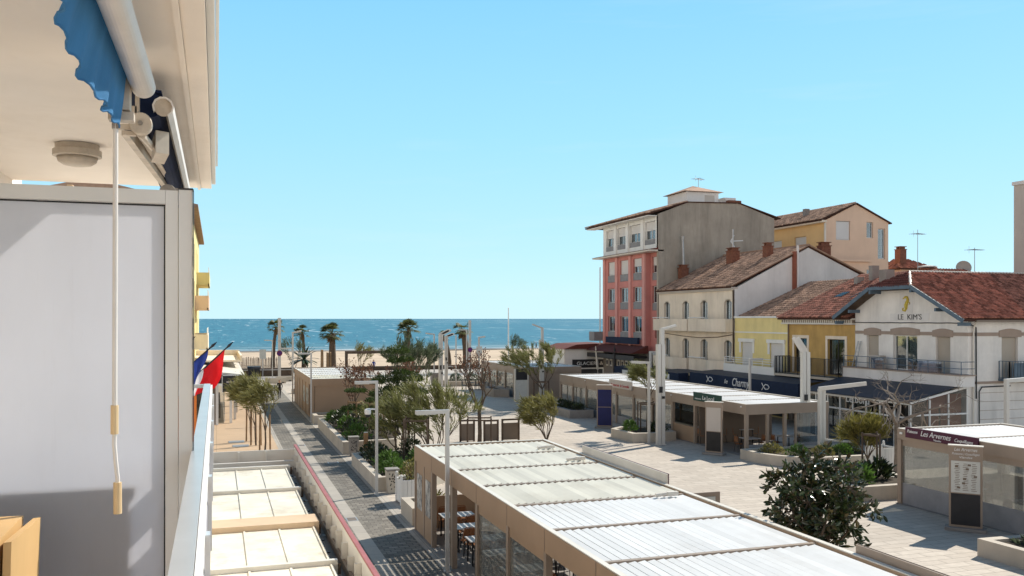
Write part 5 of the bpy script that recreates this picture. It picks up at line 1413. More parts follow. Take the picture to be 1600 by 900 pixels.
# ---------------- small roofs behind
def backhouse(label, x0, x1, y0, y1, zw, zr, wallm, hip=True, ch=None):
    t = thing('house', label, 'house', (x0, y0, 0))
    b = MB(); b.box(x0, x1, y0, y1, 0, zw); b.build('wall', M[wallm], t)
    yc = (y0+y1)/2; xc0 = x0 + (x1-x0)*.3; xc1 = x1 - (x1-x0)*.3; e = .5
    A = [(x0-e,y0-e,zw), (x1+e,y0-e,zw), (x1+e,y1+e,zw), (x0-e,y1+e,zw)]; R0 = (xc0,yc,zr); R1 = (xc1,yc,zr)
    r_ = MB()
    for f in ([A[0],A[1],R1,R0],[A[1],A[2],R1],[A[2],A[3],R0,R1],[A[3],A[0],R0]): r_.prism([Vector(p)+Vector((0,0,.01)) for p in f], (0,0,.1))
    o = r_.build('roof', M['tile_d'], t)
    q = MB(); Lf = math.hypot(yc-y0+e, zr-zw)
    tile_plane(q, (x0-e,y0-e,zw+.10), (1,0,0), (0,yc-y0+e,zr-zw), x1-x0+2*e, Lf, lambda u_, v_: (v_/Lf)*(xc0-x0+e) < u_ < (x1-x0+2*e)-(v_/Lf)*(x1+e-xc1), tw=.3, tl=.45)
    Lw = math.hypot(xc0-x0+e, zr-zw)
    tile_plane(q, (x0-e,y1+e,zw+.10), (0,-1,0), (xc0-x0+e,0,zr-zw), y1-y0+2*e, Lw, lambda u_, v_: (v_/Lw)*(y1-yc+e) < u_ < (y1-y0+2*e)-(v_/Lw)*(yc-y0+e), tw=.3, tl=.45)
    q.build('tiles', M['tile'], o)
    if ch: chimney(t, *ch, pots=2)
    return t
backhouse('small pink walled house with hipped tile roof just right of the peach gable', 67.4, 71.2, 75.5, 79.5, 12.5, 13.6, 'peach', ch=(67.6, 68.4, 75.9, 76.7, 12.9, 14.6))
backhouse('low dark tiled roof behind the lettered gable, left of the satellite dish', 54.5, 61.5, 57.5, 61.5, 10.2, 11.4, 'brick')
backhouse('low dark tiled roof behind the ridge of the lettered gable house, right of the dish', 62.5, 69.5, 58, 62, 9.8, 10.95, 'brick')
t = thing('roof_vent', 'dark roof vent with white cap behind the hip of the lettered gable house', 'vent', (47.4, 50.6, 10.4))
q = MB(); q.lathe((47.4,50.6,9.9), [(.38,0),(.38,.75),(.46,.76),(.46,1.05),(.4,1.06)], 14); q.build('shaft', M['brick'], t); q = MB(); q.lathe((47.4,50.6,11.0), [(.66,0),(.62,.09),(.1,.16)], 14); q.build('cap', M['white_c'], t)
t = thing('tower_block', 'pale tall apartment block cut off by the right picture edge', 'building', (53.5, 39.6, 0))
q = MB(); q.box(53.5, 66, 39.6, 49.0, 0, 16.8); q.build('wall', M['beige'], t); q = MB(); q.box(53.42,66.1,39.5,49.1,16.802,17.05); q.box(54.0,54.5,48.0,48.5,17.06,17.6); q.build('roof_edge', M['white_render'], t)
W4 = Face('W', 53.5)
for k in range(4):
    for j in range(2): q = MB(); W4.box(q, 41+j*3.4, 42.3+j*3.4, -.02, -.003, 3+3.4*k, 4.8+3.4*k); q.build('window', M['shutter_b'], t)
antenna('tall thin television aerial in the middle of the right hand roofs', 63.5, 69.0, 10, 5.9, 6, R(10))
antenna('forked television aerial right of the satellite dish', 60.8, 59.6, 10.8, 2.6, 7, R(0))
antenna('television aerial on top of the red block lookout', 47.6, 82.4, 20.9, 1.1, 6, R(30))
dish('brown grey satellite dish on the low roof behind the lettered gable', 61.0, 61.0, 11.0, .62, (-.6,-.8,.3))
dish('pale satellite dish on the parapet of the red block', 48.0, 78.4, 18.65, .36, (-.5,-.8,.35))
# ================================================================== OWN BALCONY (left foreground)
M['balc'] = mat('pale_balcony_tiles', (.80,.72,.62), .6, .06, 2)
ZF = 5.8   # balcony floor
t = thing('apartment_building', 'cream soffit and balcony of the apartment house the picture is taken from', 'building', (-1.6, -4, 0))
b = MB(); b.box(-.13, -.04, -4, 8.43, 8.56, 8.80); b.box(-2.4, -.134, -4, 8.43, 8.562, 8.80)
b.box(-.155, -.131, -4, 8.43, 8.545, 8.561)
b.build('ceiling_slab', M['soffit'], t)
b = MB(); b.box(-.038, -.006, -4, 8.44, 8.60, 8.82); b.box(-.004, .012, -4, 8.3, 8.74, 8.84); b.build('slab_edge', M['white'], t)
b = MB(); b.box(-2.4, -.06, -4, 8.8, ZF-.2, ZF); b.build('floor_slab', M['balc'], t)
b = MB(); b.box(-2.4, -1.62, -4, 8.8, 0, 12); b.box(-2.4, -1.62, 8.802, 22, 0, 7.9); b.build('wall', M['soffit'], t)
b = MB(); b.box(-1.6, -1.22, 8.5, 8.62, 8.36, 8.54); b.box(-1.215, -1.17, 8.48, 8.64, 8.34, 8.55); b.build('shutter_box', M['roofb'], t)
# railing
r_ = MB(); r_.box(-.108, -.052, -3, 8.74, 6.765, 6.80); o = r_.build('handrail', M['rail'], t)
q = MB(); q.box(-.050, -.034, -3, 8.72, 6.70, 6.79); q.build('outer_edge', M['white'], o)
q = MB(); q.box(-.048, -.036, -3, 8.7, ZF+.05, 6.60); q.build('glass_infill', M['frost'], o)
q = MB()
y = -2.5
while y < 8.6:
    q.box(-.095, -.052, y-.02, y+.02, ZF, 6.764); q.box(-.035, -.018, y-.03, y+.03, 6.40, 6.72); y += 1.1
q.build('baluster', M['rail'], o)
q = MB(); q.box(-1.6, -.109, 8.68, 8.736, 6.766, 6.798); q.box(-1.6, -.11, 8.69, 8.72, ZF+.05, ZF+.09)
q.build('end_rail', M['rail'], o)

# divider panel
t = thing('balcony_divider', 'tall frosted white balcony divider in an aluminium frame', 'divider', (-.85, 4.35, ZF))
b = MB(); zt = 7.985
b.box(-.162, -.103, 4.33, 4.40, ZF, zt); b.build('post', M['alu'], t)
b = MB(); b.box(-.100, -.098, 4.32, 4.41, ZF, zt+.004); b.box(-.165, -.101, 4.325, 4.405, zt+.001, zt+.008); b.build('cap', M['black'], t)
b = MB(); b.box(-.218, -.165, 4.335, 4.395, ZF+.05, zt-.004); b.box(-1.6, -.219, 4.335, 4.395, zt-.066, zt-.004); b.box(-1.6, -.219, 4.335, 4.395, ZF+.05, ZF+.11); b.build('frame', M['alu'], t)
b = MB(); b.box(-1.6, -.220, 4.362, 4.366, ZF+.111, zt-.067); b.build('frosted_panel', M['frost'], t)
b = MB(); b.box(-1.6, -.2205, 4.358, 4.3615, zt-.075, zt-.0675); b.box(-.226, -.2205, 4.358, 4.3615, ZF+.11, zt-.076); b.build('gasket', M['black'], t)
# neighbour's chest, seen as a silhouette through the panel
t = thing('storage_chest', 'dark chest behind the frosted divider, seen as a shadow', 'chest', (-.8, 4.75, ZF))
b = MB(); b.box(-1.25, -.36, 4.374, 4.9, ZF+.002, 6.60); b.build('body', M['grey'], t); b = MB(); b.box(-1.27, -.34, 4.372, 4.92, 6.602, 6.65); b.build('lid', M['grey'], t)
# orange cloth on the neighbour's end rail
t = thing('towel', 'orange towel hanging inside the far end of the balcony rail', 'towel', (-.3, 8.2, 6.3))
b = MB(); n = 14
for i in range(n):
    x0 = -.62 + .45*i/n; x1 = -.62 + .45*(i+1)/n; y0 = 8.60+.02*math.sin(i*1.3); y1 = 8.60+.02*math.sin((i+1)*1.3)
    b.face([(x0,y0,6.22),(x1,y1,6.22),(x1,y1*.0+8.655,6.70),(x0,8.655,6.70)], 0, .5)
b.build('cloth', M['orange_c'], t)

# ceiling lamp
t = thing('ceiling_light', 'round cream bulkhead light on the balcony soffit', 'ceiling light', (-.88, 6.58, 8.56))
b = MB(); b.lathe((-.88,6.58,8.475), [(.135,0),(.15,.005),(.15,.045),(.135,.05),(.135,.084)], 32); b.build('base', M['prof'], t, smooth=False)
b = MB(); b.lathe((-.88,6.58,8.474), [(.126,-.001),(.118,-.028),(.09,-.048),(.05,-.056),(.01,-.058)], 32); b.build('glass_cover', M['prof'], t, smooth=True)

# own awning, rolled up: tube, valance, crank
t = thing('folding_awning', 'blue folding awning rolled up under the soffit with white roller tube and scalloped valance', 'awning', (-.33, 2.2, 8.38))
b = MB(); zc = 8.405
b.path([(-.318,-2.0,zc),(-.318,1.2,zc),(-.300,4.19,zc)], .05, 28); b.build('roller_tube', M['rod'], t, smooth=False)
v = MB(); NY, NZ = 170, 7; P = []
for i in range(NY+1):
    y = -1.6 + (4.16+1.6)*i/NY; row = []
    ph = y*2*math.pi/.235
    drop = .238 + .010*math.sin(ph)**2 - .012*math.sin(y*3.1)
    endc = max(0, (y-3.75)/.4)
    for j in range(NZ+1):
        f = j/NZ
        x = -.352 - .055*f + .012*f*f*math.sin(ph*1.0+.4) + .015*f*math.sin(y*5.3+1.2) + .008*math.sin(y*14+f*3)*f + .03*endc*f
        z = zc + .045 - (drop + .02*endc)*f - .012*f*math.sin(y*4.1)
        row.append((x, y, z))
    P.append(row)
for i in range(NY):
    for j in range(NZ): v.face([P[i][j], P[i+1][j], P[i+1][j+1], P[i][j+1]], 0, .5)
v.build('valance', M['fabric'], t, smooth=True)
v = MB(); v.path([P[i][NZ] for i in range(0, NY+1)], .004, 5); v.build('hem', M['fabric_l'] if 'fabric_l' in M else M['fabric'], t)
v = MB(); v.box(-.36, -.29, -1.6, 4.15, zc+.052, zc+.06); v.build('fabric_roll', M['fabric'], t)
v = MB(); v.box(-.375, -.345, 4.06, 4.16, zc-.13, zc+.03); v.box(-.43, -.33, 4.08, 4.15, zc-.17, zc-.135); v.build('end_bracket', M['prof'], t)
t = thing('crank_rod', 'white awning crank rod with two yellowed grips hanging in front of the divider', 'crank rod', (-.40, 4.05, 8.2))
b = MB(); b.tube((-.398,4.06,8.23),(-.402,4.06,6.93),.0105,n=10); b.build('rod', M['rod'], t)
b = MB(); b.path([(-.402,4.06,6.92),(-.403,4.055,6.88),(-.396,4.05,6.80),(-.390,4.05,6.74),(-.390,4.05,6.70)], .009, 8); b.build('crank_joint', M['rod'], t)
b = MB(); b.tube((-.402,4.06,7.04),(-.4025,4.06,6.92),.0155,n=12); b.build('grip', M['grip'], t); b = MB(); b.tube((-.390,4.05,6.72),(-.3895,4.05,6.59),.0165,n=12); b.build('grip', M['grip'], t)
b = MB(); b.box(-.412,-.386,4.05,4.07,8.19,8.27); b.build('hook', M['chrome'], t)

# neighbour's awning beyond the divider
t = thing('folding_awning', 'folded white awning with navy cloth and cream arms beyond the divider', 'awning', (-.3, 5.5, 8.35))
b = MB()   # half round front profile with open end
pr = []
for k in range(9):
    a = math.pi*(-.35 + 1.5*k/8); pr.append((-.235+.048*math.cos(a), 8.385+.048*math.sin(a)))
inn = [(-.235+.040*math.cos(math.pi*(-.35+1.5*k/8)), 8.385+.040*math.sin(math.pi*(-.35+1.5*k/8))) for k in range(8,-1,-1)]
b.prism([(x, 4.46, z) for x, z in pr+inn], (0,3.6,0)); o = b.build('front_profile', M['rod'], t)
b = MB(); b.lathe((-.235,4.475,8.385), [(.041,0),(.041,.01)], 14, 0, 'Y'); b.build('end_cap', M['prof'], o)
b = MB(); b.tube((-.30,4.5,8.40),(-.30,8.1,8.40),.062,n=16); b.box(-.43,-.245,4.52,8.1,8.462,8.475); b.build('cloth_roll', M['fabric_d'], t)
b = MB(); b.beam((-.405,4.55,8.285),(-.34,7.0,8.36),.032,.055); b.beam((-.36,4.7,8.33),(-.315,6.4,8.37),.03,.05); o = b.build('folding_arm', M['prof'], t)
b = MB(); b.lathe((-.328,4.40,8.29), [(.046,0),(.05,.004),(.05,.05),(.04,.055)], 22, 0, 'Y'); b.build('elbow_joint', M['prof'], t)
b = MB(); b.lathe((-.328,4.388,8.29), [(.011,0),(.011,.012)], 6, 0, 'Y'); b.build('bolt', M['chrome'], t)
b = MB(); b.box(-.43,-.335,4.42,4.455,8.262,8.285); b.box(-.385,-.345,4.42,4.52,8.30,8.37); b.box(-.352,-.335,4.42,4.47,8.28,8.43); b.box(-.40,-.35,4.43,4.46,8.238,8.256); b.build('bracket', M['prof'], t)
b = MB(); b.obox((-.275,4.95,8.28),(.03,.02,0),(-.02,.16,0),(0,0,.055)); b.tube((-.325,4.45,8.245),(-.305,5.2,8.30),.017,n=8); b.build('arm_joint', M['prof'], t)
b = MB(); b.lathe((-.30,6.2,8.22), [(.05,0),(.055,.03),(.05,.06)], 12, 0, 'Y'); b.box(-.33,-.23,6.22,6.3,8.15,8.25); b.build('wall_bracket', M['chrome'], t)

# wooden cabinet in the bottom left corner
t = thing('wooden_cabinet', 'open pine cabinet with ochre inside in the bottom left corner', 'cabinet', (-1.0, 3.8, ZF))
b = MB(); b.box(-1.5, -0.715, 3.50, 3.92, 6.60, 6.632); b.build('top', M['wood_y'], t)
b = MB(); b.box(-0.750, -0.717, 3.50, 3.92, ZF, 6.598); b.build('side', M['wood_y'], t)
b = MB(); b.box(-1.5, -0.752, 3.60, 3.62, ZF, 6.598); b.build('back_panel', M['ochre_p'], t)
b = MB(); b.box(-0.765, -0.713, 3.48, 3.498, ZF, 6.64); o = b.build('front_frame', M['wood_y'], t)
b = MB(); b.box(-1.5, -0.767, 3.48, 3.498, 6.595, 6.64); b.build('front_frame', M['wood_y'], t)
b = MB(); b.obox((-0.692,3.72,6.2),(.012,.004,0),(.012,.20,0),(.012,0,.42)); b.build('door', M['wood_y'], t)
b = MB(); b.box(-0.810,-0.790,3.575,3.598,6.46,6.50); b.build('hinge', M['white'], t)

# ================================================================== LEFT SIDE OF THE STREET
t = thing('apartment_building', 'yellow apartment block with projecting balconies on the left of the street', 'building', (-1.9, 66, 0))
E_ = Face('E', -1.7)
hs = [(72+6*k, 73.6+6*k, z, z+2.2) for k in range(4) for z in (5.2, 8.3, 11.4)]
mb = MB(); wall(mb, E_, 66, 98, 4.0, 15.1, hs, .3); mb.box(-14, -1.75, 66, 66.3, 4, 15.1); mb.box(-14,-1.75,97.7,98,4,15.1); mb.build('wall', [M['yellow']], t)
for h in hs: window(t, E_, h[0]+.02, h[1]-.02, h[2]+.02, h[3]-.02, seed=int(h[0]+h[2]))
b = MB(); b.box(-14, -1.2, 65.6, 98.6, 15.1, 15.3); b.prism([(-1.2,65.6,15.303),(-8,65.6,16.8),(-14,65.6,15.303)], (0,33,0)); b.build('roof', M['tile_o'], t)
for (z, ya, yb, m_) in ((8.3, 78, 88, 'peach'), (10.6, 86, 95, 'yellow'), (5.2, 72, 80, 'cream')):
    b = MB(); b.box(-1.7, -.62, ya, yb, z-.15, z); b.box(-.72, -.6, ya, yb, z-.15, z+1.0); b.box(-1.7,-.722,ya,ya+.12,z+.002,z+1.0); b.box(-1.7,-.722,yb-.12,yb,z+.002,z+1.0); o = b.build('balcony', M[m_], t)
    b = MB()
    for zz in (1.15, 1.3, 1.45): b.tube((-.66,ya,z+zz),(-.66,yb,z+zz),.025,n=5)
    for k in range(5): b.tube((-.66,ya+.05+(yb-ya-.1)*k/4,z+1),(-.66,ya+.05+(yb-ya-.1)*k/4,z+1.46),.025,n=5)
    b.build('railing', M['white'], o)
# terrace of the corner cafe
t = thing('cafe_terrace', 'white canopied corner cafe terrace with slim white columns on the left pavement', 'cafe terrace', (0, 66, 0))
for (x, y) in ((.05,65.7),(.98,66.6),(1.3,69.0),(1.5,74),(1.5,79.5)):
    b = MB(); b.box(x-.09, x+.09, y-.09, y+.09, .01, 3.55); b.build('column', M['white'], t)
b = MB(); b.box(-1.7, 1.7, 65.4, 66.3, 2.9, 3.3); o = b.build('fascia', M['black'], t)
b = MB(); b.prism([(-1.7,66.0,3.9),(1.9,66.0,3.45),(1.9,66.0,3.35),(-1.7,66.0,3.8)], (0,18,0)); b.build('canopy', M['white_c'], t)
b = MB(); b.box(-1.7, 1.95, 74, 84.1, 4.0, 4.14); b.box(1.8,1.95,74,84.1,4.15,4.5); b.box(-1.7,1.95,84.102,84.25,3.5,4.6); b.build('upper_canopy', M['cream'], t)
b = MB(); b.box(.55, .57, 66.8, 83.5, .05, 2.85); b.face([(-1.7,67.2,.05),(.5,67.2,.05),(.5,67.2,2.85),(-1.7,67.2,2.85)]); b.build('glazing', M['glass'], t)
b = MB(); b.box(-1.6,-.5,68,83,.02,2.9); b.box(-.5,.3,70,82,.02,1.0); b.build('interior', M['dark'], t)
b = MB(); b.box(-.35,-.05,65.95,66.02,.02,2.9); b.box(-.9,-.75,65.9,66.02,.02,2.9); b.build('door_frame', M['taupe_d'], t)
t = thing('hanging_sign', 'square black hanging sign on the corner cafe, left pavement', 'sign', (1.0, 64.9, 3.3))
b = MB(); b.box(.42, 1.62, 64.85, 64.97, 2.35, 3.45); b.build('board', M['black'], t)
b = MB(); b.box(.36,.42,64.9,64.95,2.3,3.6); b.box(.36,1.7,64.9,64.95,3.46,3.54); b.box(1.62,1.7,64.9,64.95,2.3,3.459); b.build('bracket', M['white'], t)
b = MB(); b.box(.66,1.3,64.84,64.848,2.98,3.08); b.build('lettering', M['beige'], t)

# flags
def flag(label, tip, base, mats, hang, seed, flen=1.05):
    """a pole leaning out of the facade; stripes follow one another from the tip down the pole, the cloth hangs in folds"""
    t = thing('flag', label, 'flag', base, 'flags on leaning poles beside the balcony')
    T = Vector(tip); B = Vector(base); d = (T-B).normalized()
    p = MB(); p.tube(B, T, .016, .012, 8); p.path([T, T+d*.05, T+d*.14], [.013,.024,.003], 8); p.build('pole', M['black'], t)
    nU, nV = 42, 22; P = []
    for i in range(nU+1):
        f = i/nU; row = []
        a = T - d*(.05 + flen*f)
        for j in range(nV+1):
            g = j/nV
            dx = -.16*g*g + .05*math.sin(f*11+g*4+seed)*g
            dy = .085*math.sin(f*15+g*3+seed)*(.3+g) + .05*math.sin(f*31+seed)*g
            dz = -hang*g*(1-.12*math.sin(f*9+seed))
            row.append(a + Vector((dx, dy, dz)) + d*(.25*g*hang*(f-.2)))
        P.append(row)
    ns = len(mats)
    for s in range(ns):
        c = MB()
        for i in range(nU):
            if int(i/nU*ns) != s: continue
            for j in range(nV): c.face([P[i][j], P[i+1][j], P[i+1][j+1], P[i][j+1]], 0, .5)
        c.build('cloth', M[mats[s]], t, smooth=True)
    return t
flag('tricolour flag, blue at the tip then white, left of the red tipped flag', (-.09,15.4,6.93), (-1.6,15.2,5.55), ('flag_b','flag_w','flag_r'), .55, 2, 1.15)
flag('flag with bright red tip, rightmost of the leaning flags', (.17,15.7,6.92), (-1.6,15.5,5.25), ('flag_r','flag_w','flag_b'), .56, 5, 1.4)
flag('dark blue flag mostly hidden behind the divider, leftmost of the flags', (-.42,15.2,7.02), (-1.6,15.0,5.9), ('flag_b','flag_w','flag_r'), .5, 7, 1.1)
# ================================================================== PLANTERS AND PLANTS
planter('stone_planter', 'raised cream planter beside the street, farther of the two long ones', [(6.55,61.8),(6.55,49.2),(9.6,49.6),(10.6,51.5),(10.6,61.8)], .68)
planter('stone_planter', 'raised cream planter beside the street, nearer of the two long ones', [(6.5,45.6),(6.5,38.2),(9.0,38.5),(10.4,40.0),(10.4,45.6),(7.6,46.2)], .60)
planter('stone_planter', 'low cream planter in front of the small brown kiosk', [(6.5,65.9),(6.5,63.9),(8.2,63.4),(11.5,63.6),(11.5,65.9)], .62)
planter('stone_planter', 'small square stone planter against the near corner of the tan pavilion', [(6.65,33.6),(6.65,31.5),(8.6,31.5),(8.6,33.6)], .62)
planter('stone_planter', 'angular planter between the tall mast and the taupe pavilion with red lettering', [(23.4,51.2),(23.6,48.5),(25.0,48.3),(26.6,48.7),(26.6,51.6),(24.4,52.0)], .55)
planter('stone_planter', 'long shaded planter along the far half of the taupe pavilion', [(24.9,66.5),(24.9,61.8),(26.7,61.5),(26.7,66.5)], .6, m='stone_dark')
pc = [(26.3,41.2)] + [(28.9-2.6*math.cos(a), 40.4-3.1*math.sin(a)) for a in [i*math.pi*.5/6 + .12 for i in range(7)]] + [(31.2,37.25),(32.4,38.4),(32.4,41.2)]
planter('stone_planter', 'curved low planter with clipped shrubs at the near end of the green sign pavilion', pc, .52)
planter('stone_planter', 'planter with leafy plants at the far corner of the maroon sign pavilion', [(24.6,32.4),(24.6,30.0),(28.5,29.9),(28.5,33.4),(26.0,33.6)], .58)
planter('stone_planter', 'pale planter in the bottom right corner of the square', [(22.55,22.0),(22.75,17.5),(25.0,17.5),(25.0,21.9)], .55)
planter('stone_planter', 'dark faceted planter in the middle of the square, left of the white menu screen', [(24.6,82.6),(24.9,81.0),(26.2,80.2),(26.2,84.5),(25.2,84.3)], .75, m='stone_dark')
planter('stone_planter', 'long planter with round grey shrubs in front of the sea wall', [(24.0,98.5),(24.0,95.2),(35.0,93.5),(35.5,97.5)], .55)

sid = 0
def shr(label, x, y, z, rx, ry, h, lf, **k):
    global sid; sid += 1
    return shrub('shrub', label, x, y, z, rx, ry, h, sid*13+1, lf, **k)
for i, (x, y, h, lf, w) in enumerate([(7.5,60.6,.75,L_green,'far end'),(7.6,58.2,1.0,L_dark,'second'),(7.7,56.0,.9,L_green,'third'),(7.7,53.6,1.0,L_dark,'fourth'),(7.6,51.3,.95,L_green,'near end'),(9.2,60.0,.9,L_dark,'far inner'),(9.3,56.5,1.0,L_green,'middle inner'),(9.2,52.6,1.1,L_dark,'near inner')]):
    shr(f'leafy shrub at the {w} place in the farther long planter', x, y, .55, .95, 1.15, h, lf, nl=420, group='shrubs in the farther planter')
for i, (x, y, h, lf, w) in enumerate([(7.5,44.9,.8,L_dark,'far end'),(7.5,43.0,.95,L_dark,'second'),(7.6,41.2,.85,L_green,'third'),(7.5,39.5,.75,L_green,'near end'),(9.3,44.4,.95,L_dark,'far inner'),(9.2,41.6,.9,L_green,'near inner')]):
    shr(f'leafy shrub at the {w} place in the nearer long planter', x, y, .48, .85, 1.0, h, lf, nl=460, group='shrubs in the nearer planter')
shr('small bright green shrub in the low kiosk planter', 8.7, 64.7, .5, .7, .5, .5, L_green, nl=220)
shr('dark shrub in the low kiosk planter', 10.6, 64.6, .5, .8, .6, .7, L_dark, nl=220)
shr('small olive shrub in the square planter at the corner of the tan pavilion', 7.7, 32.6, .5, .6, .6, .5, L_olive, nl=220)
shr('bright green tuft at the left end of the angular planter', 24.2, 50.2, .42, .55, .8, .8, L_green, nl=380)
shr('dark low shrub at the right end of the angular planter', 25.8, 49.7, .42, .7, .8, .65, L_dark, nl=300)
for k in range(4): shr(f'dark shrub in the shaded planter, {["nearest","second","third","farthest"][k]} of four', 25.8, 62.3+1.1*k, .48, .7, .7, .65, L_dark, nl=220, group='shrubs in the shaded planter')
for k, (x, y, lf) in enumerate([(27.3,39.8,L_olive),(28.2,38.8,L_green),(29.4,38.4,L_olive),(30.6,38.4,L_green),(31.5,39.0,L_olive)]):
    shr(f'clipped shrub in the curved planter, {["first","second","third","fourth","fifth"][k]} from the left', x, y, .42, .8, .7, .62, lf, nl=520, L=(.08,.18), W=(.03,.06), group='shrubs in the curved planter')
shr('broad leaved plant in front of the maroon sign pavilion corner', 25.6, 31.2, .48, .8, .9, .75, L_green, nl=300, L=(.25,.5), W=(.07,.12))
shr('dark broad leaved plant behind the maroon sign pavilion corner', 27.2, 32.0, .48, .9, .9, .8, L_dark, nl=300, L=(.25,.45), W=(.07,.12))
shr('sparse low plant in the bottom right planter', 23.7, 20.9, .42, .6, .7, .35, L_grey, nl=140)
for k in range(6): shr(f'round grey green shrub in the sea wall planter, {["first","second","third","fourth","fifth","sixth"][k]} from the left', 25.2+1.75*k, 96.5-.25*k, .42, 1.0, .9, 1.05, L_grey if k != 3 else L_dark, nl=300, L=(.14,.28), W=(.06,.1), group='round shrubs by the sea wall')

# versailles box with a plant, and a white box by the curved planter
def planter_box(label, x, y, s, h):
    t = thing('planter_box', label, 'planter box', (x,y,0))
    for sx in (-1,1):
        for sy in (-1,1):
            b = MB(); b.box(x+sx*s/2-.05, x+sx*s/2+.05, y+sy*s/2-.05, y+sy*s/2+.05, .01, h+.10); b.lathe((x+sx*s/2,y+sy*s/2,h+.10), [(.03,0),(.06,.05),(.05,.10),(.01,.13)], 8); b.build('corner_post', M['white'], t)
    b = MB()
    for k in range(5):
        f = -s/2+.06 + (s-.12)*k/5; g = f + (s-.12)/5 - .012
        for sy in (-1,1): b.box(x+f, x+g, y+sy*s/2-.02, y+sy*s/2+.02, .08, h)
        for sx in (-1,1): b.box(x+sx*s/2-.02, x+sx*s/2+.02, y+f, y+g, .08, h)
    b.build('side_panel', M['white'], t)
    b = MB(); b.box(x-s/2+.06, x+s/2-.06, y-s/2+.06, y+s/2-.06, h-.15, h-.08); b.build('soil', M['soil'], t)
planter_box('white slatted planter box beside the far corner of the tan pavilion', 7.45, 35.5, 1.0, 1.0)
planter_box('white slatted planter box between the curved planter and the maroon sign pavilion', 30.9, 35.9, 1.0, 1.15)
shr('small shrub in the white box near the tan pavilion', 7.45, 35.5, .9, .5, .5, .9, L_olive, nl=260, kind='blade')

# bins and wooden bollards
def bin_(label, x, y, h=.95, w=.52, m='stone'):
    t = thing('litter_bin', label, 'litter bin', (x,y,0), 'litter bins along the street')
    b = MB(); b.raw([(x-w*.36,y-w*.36,.01),(x+w*.36,y-w*.36,.01),(x+w*.36,y+w*.36,.01),(x-w*.36,y+w*.36,.01),(x-w/2,y-w/2,h),(x+w/2,y-w/2,h),(x+w/2,y+w/2,h),(x-w/2,y+w/2,h)], [(3,2,1,0),(0,1,5,4),(1,2,6,5),(2,3,7,6),(3,0,4,7),(4,5,6,7)]); b.build('body', M[m], t)
    b = MB(); b.box(x-w*.54, x+w*.54, y-w*.54, y+w*.54, h+.03, h+.09); b.box(x-w*.4,x+w*.4,y-w*.4,y+w*.4,h+.001,h+.03); b.build('lid', M['stone_dark'], t)
    b = MB(); rg = random.Random(int(y*10))
    for k in range(26):
        u_ = rg.uniform(-.3,.3)*w; z_ = rg.uniform(.15,h-.12); e = w*(.36+.14*z_/h)
        b.box(x+u_-.025, x+u_+.025, y-e-.006, y-e-.001+.02, z_, z_+.05)
    b.build('perforation', M['black'], t)
bin_('perforated stone coloured litter bin at the near end of the farther long planter', 7.05, 48.7, m='stone_dark')
bin_('perforated stone coloured litter bin at the near end of the nearer long planter', 7.1, 37.8)
bin_('dark litter bin in the open square left of the grey round shrubs', 23.1, 97.3, 1.3, 1.0, 'stone_dark')
def bollard(label, x, y):
    t = thing('wooden_bollard', label, 'bollard', (x,y,0), 'wooden bollards beside the bins')
    b = MB(); b.box(x-.11,x+.11,y-.11,y+.11,.01,1.18); b.build('post', M['wood'], t); b = MB(); b.box(x-.10,x+.10,y-.10,y+.10,1.182,1.21); b.build('top', M['steel'], t)
bollard('wooden bollard at the near end of the farther long planter', 7.75, 48.95); bollard('wooden bollard at the near end of the nearer long planter', 7.85, 37.95)

# tree guards and stakes
def guard(label, x, y, s=.5, h=1.6, n=3, z=0., m='wood'):
    t = thing('tree_guard', label, 'tree stakes', (x,y,z), 'stake frames around young trees')
    ps = [(x+s*math.cos(2*math.pi*k/n+.5), y+s*math.sin(2*math.pi*k/n+.5)) for k in range(n)]
    for p in ps:
        b = MB(); b.tube((p[0],p[1],z),(p[0],p[1],z+h),.045,n=7); b.build('stake', M[m], t)
    b = MB()
    for k in range(n): b.beam((*ps[k],z+h-.1), (*ps[(k+1)%n],z+h-.1), .05, .08)
    b.build('cross_rail', M[m], t)
# ================================================================== TREES
WL = Vector((-.85,-.25,.05))
for (x, y, h, sd, lb) in ((2.0,56.3,4.1,3,'farthest'), (2.2,54.4,4.2,4,'middle'), (2.55,51.3,4.0,5,'nearest')):
    tamarisk('street_tree', f'slender windblown pavement tree with yellow green crown, {lb} of three on the left', x, y, h, 1.9, sd, L_olive, trunk_h=1.15, stems=5, wind=Vector((-.7,-.1,-.35)), dens=.75, group='young trees on the left pavement')
    t = thing('tree_stake', f'pair of timber stakes holding the {lb} slender tree on the left pavement', 'tree stakes', (x,y,0), 'tree stakes on the left pavement')
    for s in (-1,1):
        b = MB(); b.tube((x+s*.28,y-.1*s,.01),(x+s*.25,y-.1*s,2.1),.05,n=7); b.build('stake', M['wood'], t)
    b = MB(); b.box(x-1.3, x-.4, y-.5, y+.4, .012, .03); b.build('grating', M['steel'], t)
